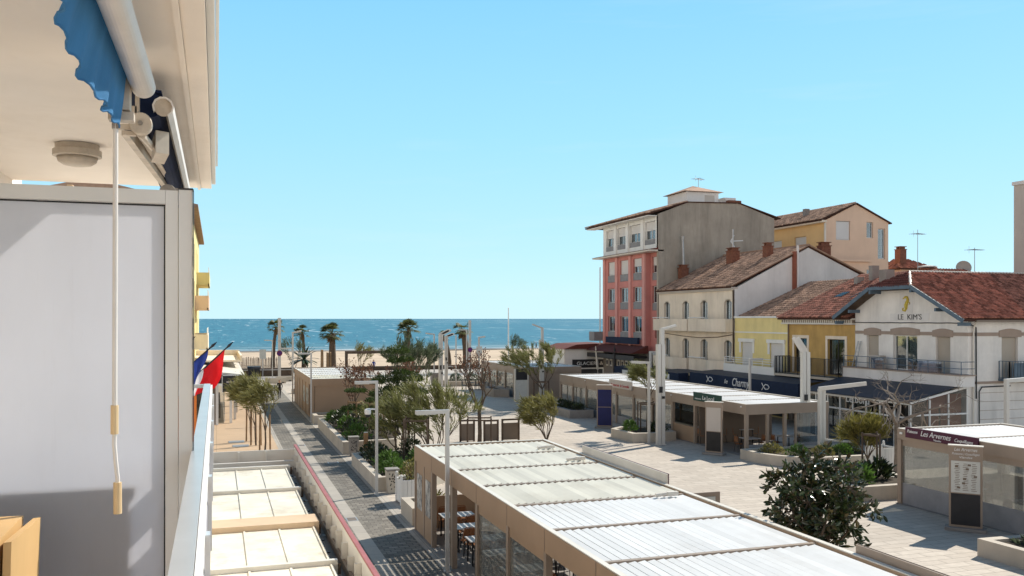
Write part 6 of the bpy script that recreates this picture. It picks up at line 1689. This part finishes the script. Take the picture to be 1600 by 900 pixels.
# in and behind the long planters
tamarisk('tamarisk', 'large feathery tamarisk behind the nearer long planter, left of the foreground roof', 10.8, 45.4, 4.4, 4.5, 21, L_tam, stems=8, wind=Vector((-.45,-.1,.25)), z=.05, dens=1.3)
tamarisk('tamarisk', 'tall grey green tamarisk behind the layered pine, reaching above the sea line', 14.9, 70, 6.5, 4.6, 22, L_grey, stems=7, wind=Vector((.2,0,.3)), trunk_h=1.0, dens=1.7)
tamarisk('tamarisk', 'olive tamarisk in the middle of the planters, beneath the layered pine', 9.4, 47.4, 3.6, 3.4, 23, L_tam, stems=6, wind=Vector((-.5,-.1,.15)), dens=1.1)
tamarisk('tamarisk', 'rounded windblown tamarisk on the square just beyond the foreground roof', 18.9, 50.6, 3.05, 2.9, 24, L_olive, stems=8, wind=Vector((-.9,-.2,.3)), dens=.95)
tamarisk('tamarisk', 'broad dark tamarisk leaning before the far end of the taupe pavilion', 25.5, 69.2, 5.6, 6.2, 25, L_tam, stems=6, wind=Vector((-.5,0,.1)), trunk_h=1.6, dens=1.7)
tamarisk('tamarisk', 'slim young tamarisk in the angular planter behind the tall mast', 25.6, 50.6, 4.35, 2.5, 26, L_tam, stems=4, wind=Vector((-.9,-.2,.2)), trunk_h=1.9, z=.4, dens=.8)
tamarisk('tamarisk', 'thin grey tamarisk by the flagpole on the seafront', 41.5, 125.5, 5.2, 3.8, 27, L_grey, stems=5, trunk_h=1.2, wind=Vector((.4,0,.3)), dens=.7)
tamarisk('tamarisk', 'pale wispy tamarisk beside the stout palm on the seafront', 19.6, 128.5, 4.2, 3.4, 28, L_olive, stems=6, wind=Vector((.5,0,.4)), dens=.7)
tamarisk('tamarisk', 'pale tamarisk beside the cycad on the seafront', 10.2, 126, 5.2, 3.6, 29, L_grey, stems=5, wind=Vector((-.3,0,.4)), dens=.6)
bare_tree('bare_tree', 'almost leafless reddish tree behind the farther long planter', 11.2, 60.5, 4.6, 1.3, 31, .75, 5, .09, buds=L_red, nbud=3)
bare_tree('bare_tree', 'second leafless reddish tree beside the brown kiosk', 9.0, 62.2, 3.6, 1.0, 35, .8, 5, .07, z=.5, buds=L_red, nbud=2)
pad_tree('conifer', 'layered conifer with separate cloud like pads, tallest in the planters', 10.2, 52.6, 5.3, 41,
    [(0,0,5.0,.66,.4),(-.1,-.2,4.45,.5,.3),(.45,-.2,4.5,.42,.25),(-.75,-.3,3.3,.75,.45),(.6,-.2,3.35,.85,.5),(.0,-.6,2.8,.9,.45),(-.95,-.2,2.5,.7,.4),(1.0,-.2,2.55,.75,.4),(.1,-.5,3.75,.5,.3)], z=.4, leafm=L_pine)
pad_tree('conifer', 'young flat topped pine at the far end of the farther planter', 8.4, 57.2, 3.0, 42, [(0,0,2.3,.62,.22),(-.2,0,1.2,.7,.25),(.5,.1,1.25,.4,.2)], z=.45)
pad_tree('conifer', 'young flat topped pine in the middle of the farther planter', 9.3, 54.4, 3.3, 43, [(0,0,3.0,.45,.2),(.1,0,1.9,.75,.3),(-.6,0,1.35,.5,.22)], z=.45)
pad_tree('conifer', 'dark flat crowned pine between the two long planters', 9.9, 47.9, 2.9, 44, [(0,0,1.7,.9,.25),(.5,.1,2.35,.65,.25),(-.55,.1,1.2,.6,.22)], z=.3, leafm=L_dark)
guard('stake frame around the flat topped pine at the far end of the farther planter', 8.4, 57.2, .5, 1.7, z=.5)
guard('stake frame around the pine in the middle of the farther planter', 9.3, 54.4, .5, 1.9, z=.5)
guard('dark stake frame around the big tamarisk of the nearer planter', 9.4, 43.6, .8, 2.0, 4, .5, 'wood_d')
guard('dark stake frame between the two long planters', 9.7, 47.6, .6, 1.7, 3, 0, 'wood_d')
guard('thin stake frame around the slim tamarisk in the angular planter', 25.6, 50.6, .7, 1.9, 4, .3, 'wood_d')
guard('stake frame at the foot of the broad dark tamarisk', 25.5, 69.2, .75, 2.3, 3, 0, 'wood_d')
guard('heavy timber frame around the bare black tree on the square', 14.3, 49.3, .95, 1.75, 4, 0, 'wood_d')
bare_tree('bare_tree', 'bare black tree with forked branches in a timber frame on the square', 14.3, 49.3, 4.3, 2.15, 51, .5, 5, .12, buds=L_red, nbud=1, barkm='bark')
bare_tree('bare_tree', 'pale bare tree with spreading crown before the glazed veranda', 30.8, 34.8, 4.7, 2.4, 58, 1.1, 6, .15, barkm='bark_g', bias=(0,0,.0), kids=(2,3), L0=.27)
bare_tree('bare_tree', 'bare tree whose twigs show above the roof at the right picture edge', 25.0, 19.0, 4.0, 2.0, 62, .9, 5, .09, barkm='bark')
tamarisk('olive_tree', 'round yellow green bush tree left of the maroon sign', 29.0, 34.7, 2.75, 1.7, 63, L_yel, cat='bush', stems=7, wind=Vector((0,0,.1)), trunk_h=.8, dens=1.2)
guard('dark stakes behind the maroon sign pavilion corner', 27.9, 33.0, .45, 2.3, 3, 0, 'wood_d')
# evergreen with big leaves close behind the foreground roof
rg = random.Random(77); t = thing('magnolia', 'dark glossy leaved evergreen tree close behind the foreground roof', 'tree', (13.25, 17.5, 0))
tb = MB(); tips = []; mids = []; B = Vector((13.3,17.5,0)); top = B + Vector((0,0,1.7))
tb.path([B, B+Vector((.04,0,.9)), top], [.10,.085,.08], 9)
cr = MB(); c0_ = B + Vector((0,0,3.1))
limbs = []
for k in range(13):
    a = 2.4*k; el = rg.uniform(-.1, 1.35); d = Vector((math.cos(a)*math.cos(el), math.sin(a)*math.cos(el), math.sin(el)*1.0))
    e = c0_ + Vector((d.x*1.15, d.y*1.15, d.z*.95)); m_ = (top + e)/2 + Vector((0,0,.12)) + rv(rg)*.1
    tb.path([top + Vector((0,0,rg.uniform(-.3,.1))), m_, e], [.04,.025,.01], 5, 0, False); limbs += [m_, e, (m_+e)/2, (top+m_)/2]
for k in range(430):
    u_ = rv(rg); rr = rg.random()**.40
    lump = 1 + .16*math.sin(5*math.atan2(u_.y,u_.x)+2*u_.z) + .10*math.sin(9*u_.z+3*u_.x)
    q = c0_ + Vector((u_.x*1.13*lump, u_.y*1.13*lump, u_.z*1.16*lump))*rr
    if q.z < 1.7 or rg.random() < .12: continue
    n_ = min(limbs, key=lambda l: (l-q).length); d = (q - n_); d = (d.normalized() if d.length > .05 else u_) + u_*.5 + Vector((0,0,.35)); d.normalize()
    tb.path([n_, (n_+q)/2 + Vector((0,0,-.03)), q], [.012,.009,.005], 4, 0, False)
    for j in range(rg.randint(7, 11)):
        dd = (d*.8 + rv(rg)*.85).normalized(); leaf(cr, q + d*rg.uniform(-.18,.08), dd, rg.uniform(.13,.22), rg.uniform(.06,.095), rg, 1 if rg.random() < .2 else 0)
tb.build('trunk', M['bark'], t); cr.build('crown', [L_dark, L_brown], t)

# palms
palm('palm_tree', 'leftmost seafront palm with a lopsided windblown head', 8.0, 138, 7.2, 1, 1.5, .26, (.5,0), nf=22, skirt=.6)
palm('palm_tree', 'small ragged palm above the cycad, second from the left on the seafront', 12.7, 139, 6.3, 2, 1.5, .24, (-.3,0), nf=24, skirt=1.0)
palm('palm_tree', 'stout full palm in front of the beach, left of the dark portal', 17.0, 140, 6.6, 3, 2.0, .5, (0,0), nf=38, skirt=1.2)
palm('palm_tree', 'full headed palm behind the tall tamarisk and bent lamp', 28.8, 140, 7.2, 4, 2.0, .38, (.2,0), nf=38, skirt=1.0)
palm('palm_tree', 'ragged tall palm with shaggy trunk near the no parking sign', 38.2, 139, 6.9, 5, 1.8, .5, (-.6,0), nf=16, skirt=2.6)
palm('palm_tree', 'thin curved dark palm behind the twin light masts', 35.6, 140, 5.4, 6, 1.1, .28, (-.9,0), nf=12, skirt=2.4)
# cycad
rg = random.Random(9); t = thing('cycad', 'spreading dark cycad in front of the beach, below the small ragged palm', 'palm tree', (11.6,128,0))
b = MB(); b.path([(11.6,128,0),(11.6,128,.9),(11.6,128,1.6)], [.35,.3,.28], 9); b.build('trunk', M['bark'], t)
b = MB()
for k in range(34):
    a = rg.uniform(0,6.28); el = rg.uniform(-.1,1.2); p = Vector((11.6,128,1.6)); d = Vector((math.cos(a)*math.cos(el),math.sin(a)*math.cos(el),math.sin(el)))
    for i in range(9):
        q = p + d*.26; d = (d + Vector((0,0,-.09))).normalized(); s = d.cross(Vector((0,0,1))).normalized() if abs(d.z) < .98 else Vector((1,0,0)); w = .22*(1-abs(i-4)/7)
        b.raw([p-s*w+Vector((0,0,-.04)), p, q, q-s*w+Vector((0,0,-.04)), p+s*w+Vector((0,0,-.04)), q+s*w+Vector((0,0,-.04))], [(0,1,2,3),(1,4,5,2)], 0, rg.random()); p = q
b.build('crown', L_dark, t)

# ================================================================== LAMPS AND MASTS
def cam_dome(t):
    x, y = 6.4, 37.55
    b = MB(); b.beam((x-.05,y,3.6),(x-.35,y-.05,3.62),.06,.06); b.lathe((x-.38,y-.05,3.40), [(.12,0),(.14,.08),(.13,.2),(.05,.24)], 14); o = b.build('camera_housing', M['white'], t)
    b = MB(); b.lathe((x-.38,y-.05,3.26), [(.03,0),(.09,.03),(.115,.09),(.118,.138)], 14); b.build('camera_dome', M['black'], o)
lamp('street lamp with left arm beside the tan pavilion corner, nearest on the street', 6.42, 25.5, 4.74, (-.95,0,0))
lamp('street lamp with security camera dome at the nearer long planter', 6.4, 37.55, 4.79, (-.92,0,0), extra=cam_dome)
lamp('street lamp at the near corner of the small brown kiosk', 6.45, 65.5, 4.96, (-.95,0,.02))
lamp('street lamp at the far corner of the small brown kiosk', 6.45, 81.8, 4.8, (-1.1,0,.02))
lamp('low street lamp at the end of the street with its arm to the left', 6.5, 113, 4.8, (-1.0,0,.05))
lamp('tall street lamp at the end of the street with its arm rising right', 8.8, 111.5, 5.8, (1.0,0,.22), .2)
lamp('slim lamp with left arm in front of the tall cream slab mast', 24.35, 47.9, 4.86, (-1.15,0,.06), .13)
lamp('slim lamp with right arm behind the roof, in front of the Charmy awning', 34.0, 52.1, 4.74, (1.0,0,.0), .13)
lamp('slim lamp with right arm behind the roof, before the cream house left corner', 34.0, 66.6, 4.72, (1.0,0,0), .14)
lamp('slim lamp at the right picture edge behind the maroon sign pavilion', 33.0, 30.6, 4.75, (1.2,0,.05), .16)
lamp('slim white lamp with right arm near the round no parking sign on the seafront', 34.6, 119.5, 4.9, (.9,0,.12), .2)
lamp('thin lamp with left arm behind the twin masts', 23.4, 99, 5.7, (-1.0,0,.14), .13)
lamp('thin lamp with left arm beyond the ragged palm on the seafront', 33.4, 121.5, 5.9, (-1.2,0,.05), .15)
# double profile lamp in the middle right
t = thing('street_lamp', 'heavy double profile lamp with rising right arm and low bench bar before the curved planter', 'street lamp', (30.2,39.6,0), 'angular street lamps')
b = MB()
for s in (-1,1): b.box(30.2+s*.10-.085, 30.2+s*.10+.085, 39.5, 39.7, .01, 3.72)
b.build('post', M['mast'], t)
b = MB(); b.beam((30.02,39.6,3.72),(32.2,38.6,4.02),.17,.20); b.build('arm', M['mast'], t)
b = MB(); b.beam((30.3,39.55,1.05),(31.6,39.0,.95),.12,.10); b.build('low_arm', M['mast'], t)
mast('tall twin slab mast with white tilted head in front of the taupe pavilion corner', 30.95, 42.0, 5.55, (-.45,.25,.85), .50, .24)
mast('tall slab mast with thin upper stem and right arm at the angular planter', 24.75, 47.2, 6.85, (.85,-.1,.22), .50, .26, upper=.95)
t = mast('left slab of the twin masts with bent head in the middle of the square', 17.6, 72.1, 6.15, (.75,0,.36), .34, .26)
mast('right slab of the twin masts with bent head in the middle of the square', 23.8, 95.0, 5.5, (.8,0,.3), .34, .26)
mast('slab mast with head rising left before the dark tamarisk', 28.1, 76.6, 6.6, (-.95,0,.35), .42, .26, upper=1.1)
t = thing('sign_post', 'pole with small crossbar behind the right twin mast', 'pole', (24.9,95,0)); b = MB(); b.tube((24.9,95,.01),(24.9,95,5.6),.07,n=8); b.build('pole', M['lamp'], t); b = MB(); b.beam((23.9,94.6,2.2),(25.1,94.6,2.2),.08,.08); b.build('crossbar', M['lamp'], t)
# tall plain masts at the seafront and no parking signs
def nosign(label, x, y, h, z, w=.2):
    t = thing('sign_post', label, 'sign post', (x,y,0), 'no parking signs on tall posts')
    b = MB(); b.box(x-w/2, x+w/2, y-w/2, y+w/2, .01, h); b.box(x-w*.8,x+w*.8,y-w*.7,y+w*.7,h*.62,h*.62+.05); b.build('post', M['lamp'], t)
    b = MB(); b.lathe((x,y-w/2-.03,z), [(.34,0),(.34,.02)], 24, 0, 'Y'); o = b.build('sign_disc', M['red_s'], t)
    b = MB(); b.lathe((x,y-w/2-.034,z), [(.27,0),(.27,.003)], 24, 0, 'Y'); b.build('disc_face', M['purple'], o)
    b = MB(); b.obox((x,y-w/2-.04,z),(.2,0,-.2),(0,.003,0),(.025,0,.025)); b.build('slash', M['red_s'], o)
    return t
M['purple'] = mat('sign_blue', (.06,.02,.16), .5, .1, 3); M['red_s'] = mat('sign_red', (.18,.01,.05), .5, .1, 3)
nosign('tall grey mast with round no parking sign at the end of the street', 7.3, 112.5, 7.5, 3.2, .34)
nosign('tall grey mast with round no parking sign on the seafront before the beach', 32.6, 117, 7.2, 3.2, .3)
t = thing('notice_board', 'small white notice board on a post left of the end of street mast', 'notice board', (5.6,118,0)); b = MB(); b.box(5.2,6.0,117.9,118,2.3,3.5); b.build('board', M['sheet'], t); b = MB(); b.tube((5.6,118.05,.01),(5.6,118.05,2.4),.06,n=8); b.build('post', M['steel'], t)
t = thing('notice_board', 'small white notice board right of the seafront no parking mast', 'notice board', (34.2,118,0)); b = MB(); b.box(33.8,34.6,117.9,118,2.3,3.6); b.build('board', M['sheet'], t); b = MB(); b.tube((34.2,118.05,.01),(34.2,118.05,2.4),.06,n=8); b.build('post', M['steel'], t)
t = thing('flagpole', 'tall bare white flagpole standing against the sea', 'flagpole', (42.0,129,0)); b = MB(); b.path([(42,129,0),(42,129,4.4),(42,129,8.9)], [.12,.10,.07], 10); b.build('pole', M['white'], t); b = MB(); b.lathe((42,129,8.9), [(.03,0),(.1,.05),(.1,.12),(.02,.18)], 10); b.build('finial', M['white'], t)

# ================================================================== SQUARE AND SEAFRONT FURNITURE
t = thing('sea_wall', 'long low brown wall between promenade and beach', 'wall', (20,128,0)); b = MB(); b.box(-40, 90, 127.9, 128.3, 0, .52); b.build('wall', M['wood_d'], t); b = MB(); b.box(-40, 90, 127.82, 128.38, .522, .60); b.build('coping', M['taupe_d'], t)
t = thing('portal_frame', 'dark rectangular timber portal on the promenade before the beach', 'portal', (16.8,122.8,0)); b = MB()
for x in (16.8, 26.0): b.box(x-.18, x+.18, 122.6, 123.0, .01, 2.62)
b.build('post', M['wood_d'], t); b = MB(); b.box(16.62, 26.2, 122.58, 123.02, 2.622, 2.98); b.build('beam', M['wood_d'], t)
t = thing('timber_sculpture', 'cluster of pale upright timbers left of the stout palm', 'sculpture', (14.5,126,0))
for (x, h, w) in ((13.9,3.1,.40),(14.65,2.7,.36),(15.05,2.75,.22)):
    b = MB(); b.raw([(x-w/2,125.8,0),(x+w/2,125.8,0),(x+w/2,126.2,0),(x-w/2,126.2,0),(x-w*.42,125.85,h),(x+w*.42,125.85,h-.06),(x+w*.42,126.15,h),(x-w*.42,126.15,h+.05)], [(3,2,1,0),(4,5,6,7),(0,1,5,4),(1,2,6,5),(2,3,7,6),(3,0,4,7)]); b.build('timber', M['wood'], t)
t = thing('stick_fence', 'brown chestnut paling fence on the sand at the end of the street', 'fence', (4,140,0)); b = MB(); rg = random.Random(8); x = -6.
while x < 9.2:
    b.beam((x,140,-.02),(x+rg.uniform(-.08,.08),140,1.55+rg.uniform(-.15,.15)),.07,.05); x += .13
b.build('pale', M['wood_d'], t); b = MB()
for z in (.4,1.2): b.tube((-6,140.04,z),(9.2,140.04,z),.02,n=4)
b.build('wire', M['steel'], t)
t = thing('bench_wall', 'low dark seat wall with grey coping across the end of the street', 'wall', (4,119,0)); b = MB(); b.box(-3,9.4,119,119.5,.01,.75); b.build('wall', M['wood_d'], t); b = MB(); b.box(-3.05,9.45,118.95,119.55,.752,.85); b.build('coping', M['stone_dark'], t)
for (x, y, w, lb) in ((6.4,105.6,2.4,'front'),(7.6,108.6,2.0,'rear')):
    t = thing('concrete_block', f'pale concrete barrier block closing the end of the street, {lb} one', 'barrier', (x,y,0)); b = MB(); b.prism([(x-w/2,y,.01),(x+w/2,y,.01),(x+w/2-.05,y+.12,.62),(x-w/2+.05,y+.12,.62)], (0,.4,0)); b.build('block', M['stone'], t); b = MB(); b.box(x-w/2+.2,x-w/2+.5,y+.01,y+.05,.05,.16); b.box(x+w/2-.5,x+w/2-.2,y+.01,y+.05,.05,.16); b.build('lifting_slot', M['black'], t)
# screens with timber edge on the square
for (x, y, w, lb) in ((14.35,52.1,.95,'left'),(15.7,51.6,.95,'middle'),(17.0,51.8,1.15,'right')):
    t = thing('terrace_screen', f'brown terrace screen in a dark frame on the square, {lb} of three', 'screen', (x,y,0), 'brown terrace screens on the square')
    b = MB(); b.box(x-w/2,x-w/2+.1,y-.05,y+.05,.01,1.32); b.box(x+w/2-.1,x+w/2,y-.05,y+.05,.01,1.32); b.box(x-w/2+.1,x+w/2-.1,y-.05,y+.05,1.22,1.32); b.build('frame', M['wood_d'], t)
    b = MB(); b.box(x-w/2+.1,x+w/2-.1,y-.02,y+.02,.05,1.07); b.build('panel', M['taupe_d'], t)
t = thing('menu_screen', 'tall white menu screen with dark header at the left end of the far pavilion', 'menu board', (25.7,75.4,0)); b = MB(); b.box(25.1,25.22,75.3,75.5,.01,2.95); b.box(26.3,26.42,75.3,75.5,.01,2.95); b.build('frame', M['white_c'], t); b = MB(); b.box(25.22,26.3,75.36,75.44,.05,1.95); b.build('menu_sheet', M['sheet'], t); b = MB(); b.box(25.22,26.3,75.35,75.45,1.96,2.95); b.build('header', M['black'], t)
# dark outdoor tables and chairs in the shade
r_ = random.Random(4)
spots = [(25.2,90.2),(26.6,90.0),(28.2,90.1),(29.6,89.9),(27.2,87.4),(28.8,87.2),(30.4,87.4)]
nm = ['first','second','third','fourth','fifth','sixth','seventh']
t0 = None
for i, (x, y) in enumerate(spots):
    lb = f'dark terrace table in the shade of the far square, {nm[i]} of seven'
    if t0 is None:
        t0 = thing('terrace_table', lb, 'table', (x,y,0), 'dark terrace tables'); b = MB(); b.lathe((x,y,.70), [(.4,0),(.42,.02),(.4,.04)], 16); b.build('table_top', M['black'], t0); b = MB(); b.lathe((x,y,.01), [(.25,0),(.25,.03),(.04,.05),(.035,.69)], 12); b.build('pedestal', M['black'], t0)
    else: copy_tree(t0, (x,y,0), 0, lb)
ch0 = None
for i, (x, y) in enumerate(spots):
    for s in (-1, 1):
        lb = f'dark terrace chair on the {"left" if s < 0 else "right"} of the {nm[i]} dark terrace table'
        if ch0 is None:
            ch0 = thing('terrace_chair', lb, 'chair', (0,0,0), 'dark terrace chairs')
            b = MB(); b.box(-.22,.22,-.22,.22,.44,.48); b.build('seat', M['black'], ch0); b = MB(); b.box(-.22,.22,-.235,-.2,.5,.9); b.build('backrest', M['black'], ch0)
            for sx in (-1,1):
                for sy in (-1,1): b = MB(); b.box(sx*.19-.02,sx*.19+.02,sy*.19-.02,sy*.19+.02,0,.44); b.build('leg', M['black'], ch0)
            ch0.location = (x+s*.68,y,.01); ch0.rotation_euler = (0,0,R(90)*s)
        else: copy_tree(ch0, (x+s*.68,y,.01), R(90)*s, lb)
# green recycling container on the left
t = thing('waste_container', 'dark wheeled waste container at the left end of the street', 'container', (4.5,117.5,0)); b = MB(); b.raw([(3.9,117.1,.1),(5.1,117.1,.1),(5.1,117.9,.1),(3.9,117.9,.1),(3.75,117,1.15),(5.25,117,1.15),(5.25,118,1.15),(3.75,118,1.15)], [(3,2,1,0),(4,5,6,7),(0,1,5,4),(1,2,6,5),(2,3,7,6),(3,0,4,7)]); b.build('body', M['black'], t); b = MB(); b.prism([(3.7,116.95,1.155),(3.7,118.05,1.155),(3.7,117.9,1.4),(3.7,117.2,1.35)], (1.6,0,0)); b.build('lid', M['black'], t)
# people
person('person in dark clothes walking down the street past the brown kiosk', 5.55, 85.4, .01, R(185), 'walk', 'cloth_k', 'cloth_k', 1.68)
person('person in a dark jacket sitting on the low step beside the kiosk', 7.9, 91.0, .02, R(200), 'sit', 'cloth_k', 'cloth_k', 1.7)
t = thing('stone_bench', 'low pale stone seat beyond the small brown kiosk', 'bench', (7.9,91.2,0)); b = MB(); b.box(7.1,9.0,90.95,91.6,.01,.40); b.build('seat', M['stone'], t); b = MB(); b.box(7.2,8.9,91.0,91.55,.402,.43); b.build('top', M['wood'], t)
person('person in a blue jacket sitting on the low brown sea wall', 21.4, 128.0, .17, R(165), 'sit', 'cloth_b', 'cloth_k', 1.75)
person('person in black with pale trousers walking at the end of the street', 9.0, 103.5, .01, R(120), 'walk', 'cloth_k', 'cloth_w', 1.72)
person('tiny person walking on the wet sand near the waterline', 73.5, 204, -.05, R(90), 'walk', 'cloth_k', 'cloth_k', 1.75)

# ================================================================== CAMERA, SKY, SUN
SUN_EL, SX, SY = R(42), .90, .436
w = bpy.data.worlds.new('World'); sc.world = w; w.use_nodes = True
nt = w.node_tree; bg = nt.nodes['Background']
sky = nt.nodes.new('ShaderNodeTexSky'); sky.sky_type = 'NISHITA'; sky.sun_disc = False
sky.sun_elevation = SUN_EL; sky.sun_rotation = math.atan2(SX, SY); sky.altitude = 0; sky.air_density = 1.0; sky.dust_density = .6; sky.ozone_density = 1.6
tc = nt.nodes.new('ShaderNodeTexCoord'); sp = nt.nodes.new('ShaderNodeSeparateXYZ'); nt.links.new(tc.outputs['Generated'], sp.inputs[0])
cr_ = nt.nodes.new('ShaderNodeValToRGB'); nt.links.new(sp.outputs['Z'], cr_.inputs[0]); el = cr_.color_ramp.elements
for p_, c_ in ((0.0, (.60,.90,1.0)), (.07, (.49,.84,1.0)), (.20, (.355,.76,1.0)), (.36, (.24,.64,.965)), (.62, (.14,.32,.54))):
    e_ = el[0] if p_ == 0 else el.new(p_); e_.position = p_; e_.color = (*c_, 1)
el[-1].color = (.11,.22,.40,1)
sk = nt.nodes.new('ShaderNodeVectorMath'); sk.operation = 'SCALE'; nt.links.new(sky.outputs[0], sk.inputs[0]); sk.inputs['Scale'].default_value = .10
gs = nt.nodes.new('ShaderNodeVectorMath'); gs.operation = 'SCALE'; nt.links.new(cr_.outputs[0], gs.inputs[0]); gs.inputs['Scale'].default_value = 1.14
wm = nt.nodes.new('ShaderNodeMix'); wm.data_type = 'RGBA'; wm.inputs[0].default_value = .86
nt.links.new(sk.outputs[0], wm.inputs[6]); nt.links.new(gs.outputs[0], wm.inputs[7])
# brighter, warmer sky added on the unseen inland side to fill shaded fronts
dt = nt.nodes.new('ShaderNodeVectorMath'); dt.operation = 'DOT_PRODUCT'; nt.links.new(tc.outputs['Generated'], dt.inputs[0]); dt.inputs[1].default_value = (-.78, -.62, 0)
inl_fill = ramp(nt, dt.outputs['Value'], -.32, .22, 0, 1)
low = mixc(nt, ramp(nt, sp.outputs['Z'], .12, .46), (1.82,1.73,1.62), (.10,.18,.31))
wm_out = mixc(nt, inl_fill, wm.outputs[2], low)
# a few faint streaks of high haze
hz = N(nt, 'ShaderNodeTexNoise', Scale=2.2, Detail=5, Roughness=.6); mpz = N(nt, 'ShaderNodeMapping'); mpz.inputs['Scale'].default_value = (1,1,9)
nt.links.new(tc.outputs['Generated'], mpz.inputs[0]); nt.links.new(mpz.outputs[0], hz.inputs['Vector'])
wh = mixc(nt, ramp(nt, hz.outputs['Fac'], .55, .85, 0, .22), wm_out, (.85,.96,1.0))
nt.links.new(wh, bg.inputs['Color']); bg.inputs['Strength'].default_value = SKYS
sl = bpy.data.lights.new('sun', 'SUN'); sl.energy = SUNS; sl.angle = R(.53); sl.color = (1, .93, .82)
so = bpy.data.objects.new('sun', sl); COL.objects.link(so); so.location = (60, 30, 60)
dv = Vector((SX*math.cos(SUN_EL), SY*math.cos(SUN_EL), math.sin(SUN_EL)))
so.rotation_euler = (-dv).to_track_quat('-Z', 'Y').to_euler()

cam = bpy.data.cameras.new('camera'); co = bpy.data.objects.new('camera', cam); COL.objects.link(co); sc.camera = co
F_PX = 1400.; cam.sensor_width = 36; cam.lens = 36*F_PX/1600; cam.shift_y = 48/1600.
cam.clip_start = .05; cam.clip_end = 100000
co.location = (0, 0, CAMH); co.rotation_euler = (R(90), 0, -math.atan(462/F_PX))

sc.view_settings.view_transform = 'Standard'; sc.view_settings.look = 'None'; sc.view_settings.exposure = 0; sc.view_settings.gamma = 1
sc.render.engine = 'CYCLES'
cy = sc.cycles
cy.use_denoising = True
try: cy.denoiser = 'OPENIMAGEDENOISE'
except Exception: pass
cy.max_bounces = 8; cy.diffuse_bounces = 4; cy.glossy_bounces = 3; cy.transmission_bounces = 4; cy.transparent_max_bounces = 16
cy.caustics_reflective = False; cy.caustics_refractive = False
cy.sample_clamp_indirect = 6
sc.render.resolution_x = 1024; sc.render.resolution_y = 576
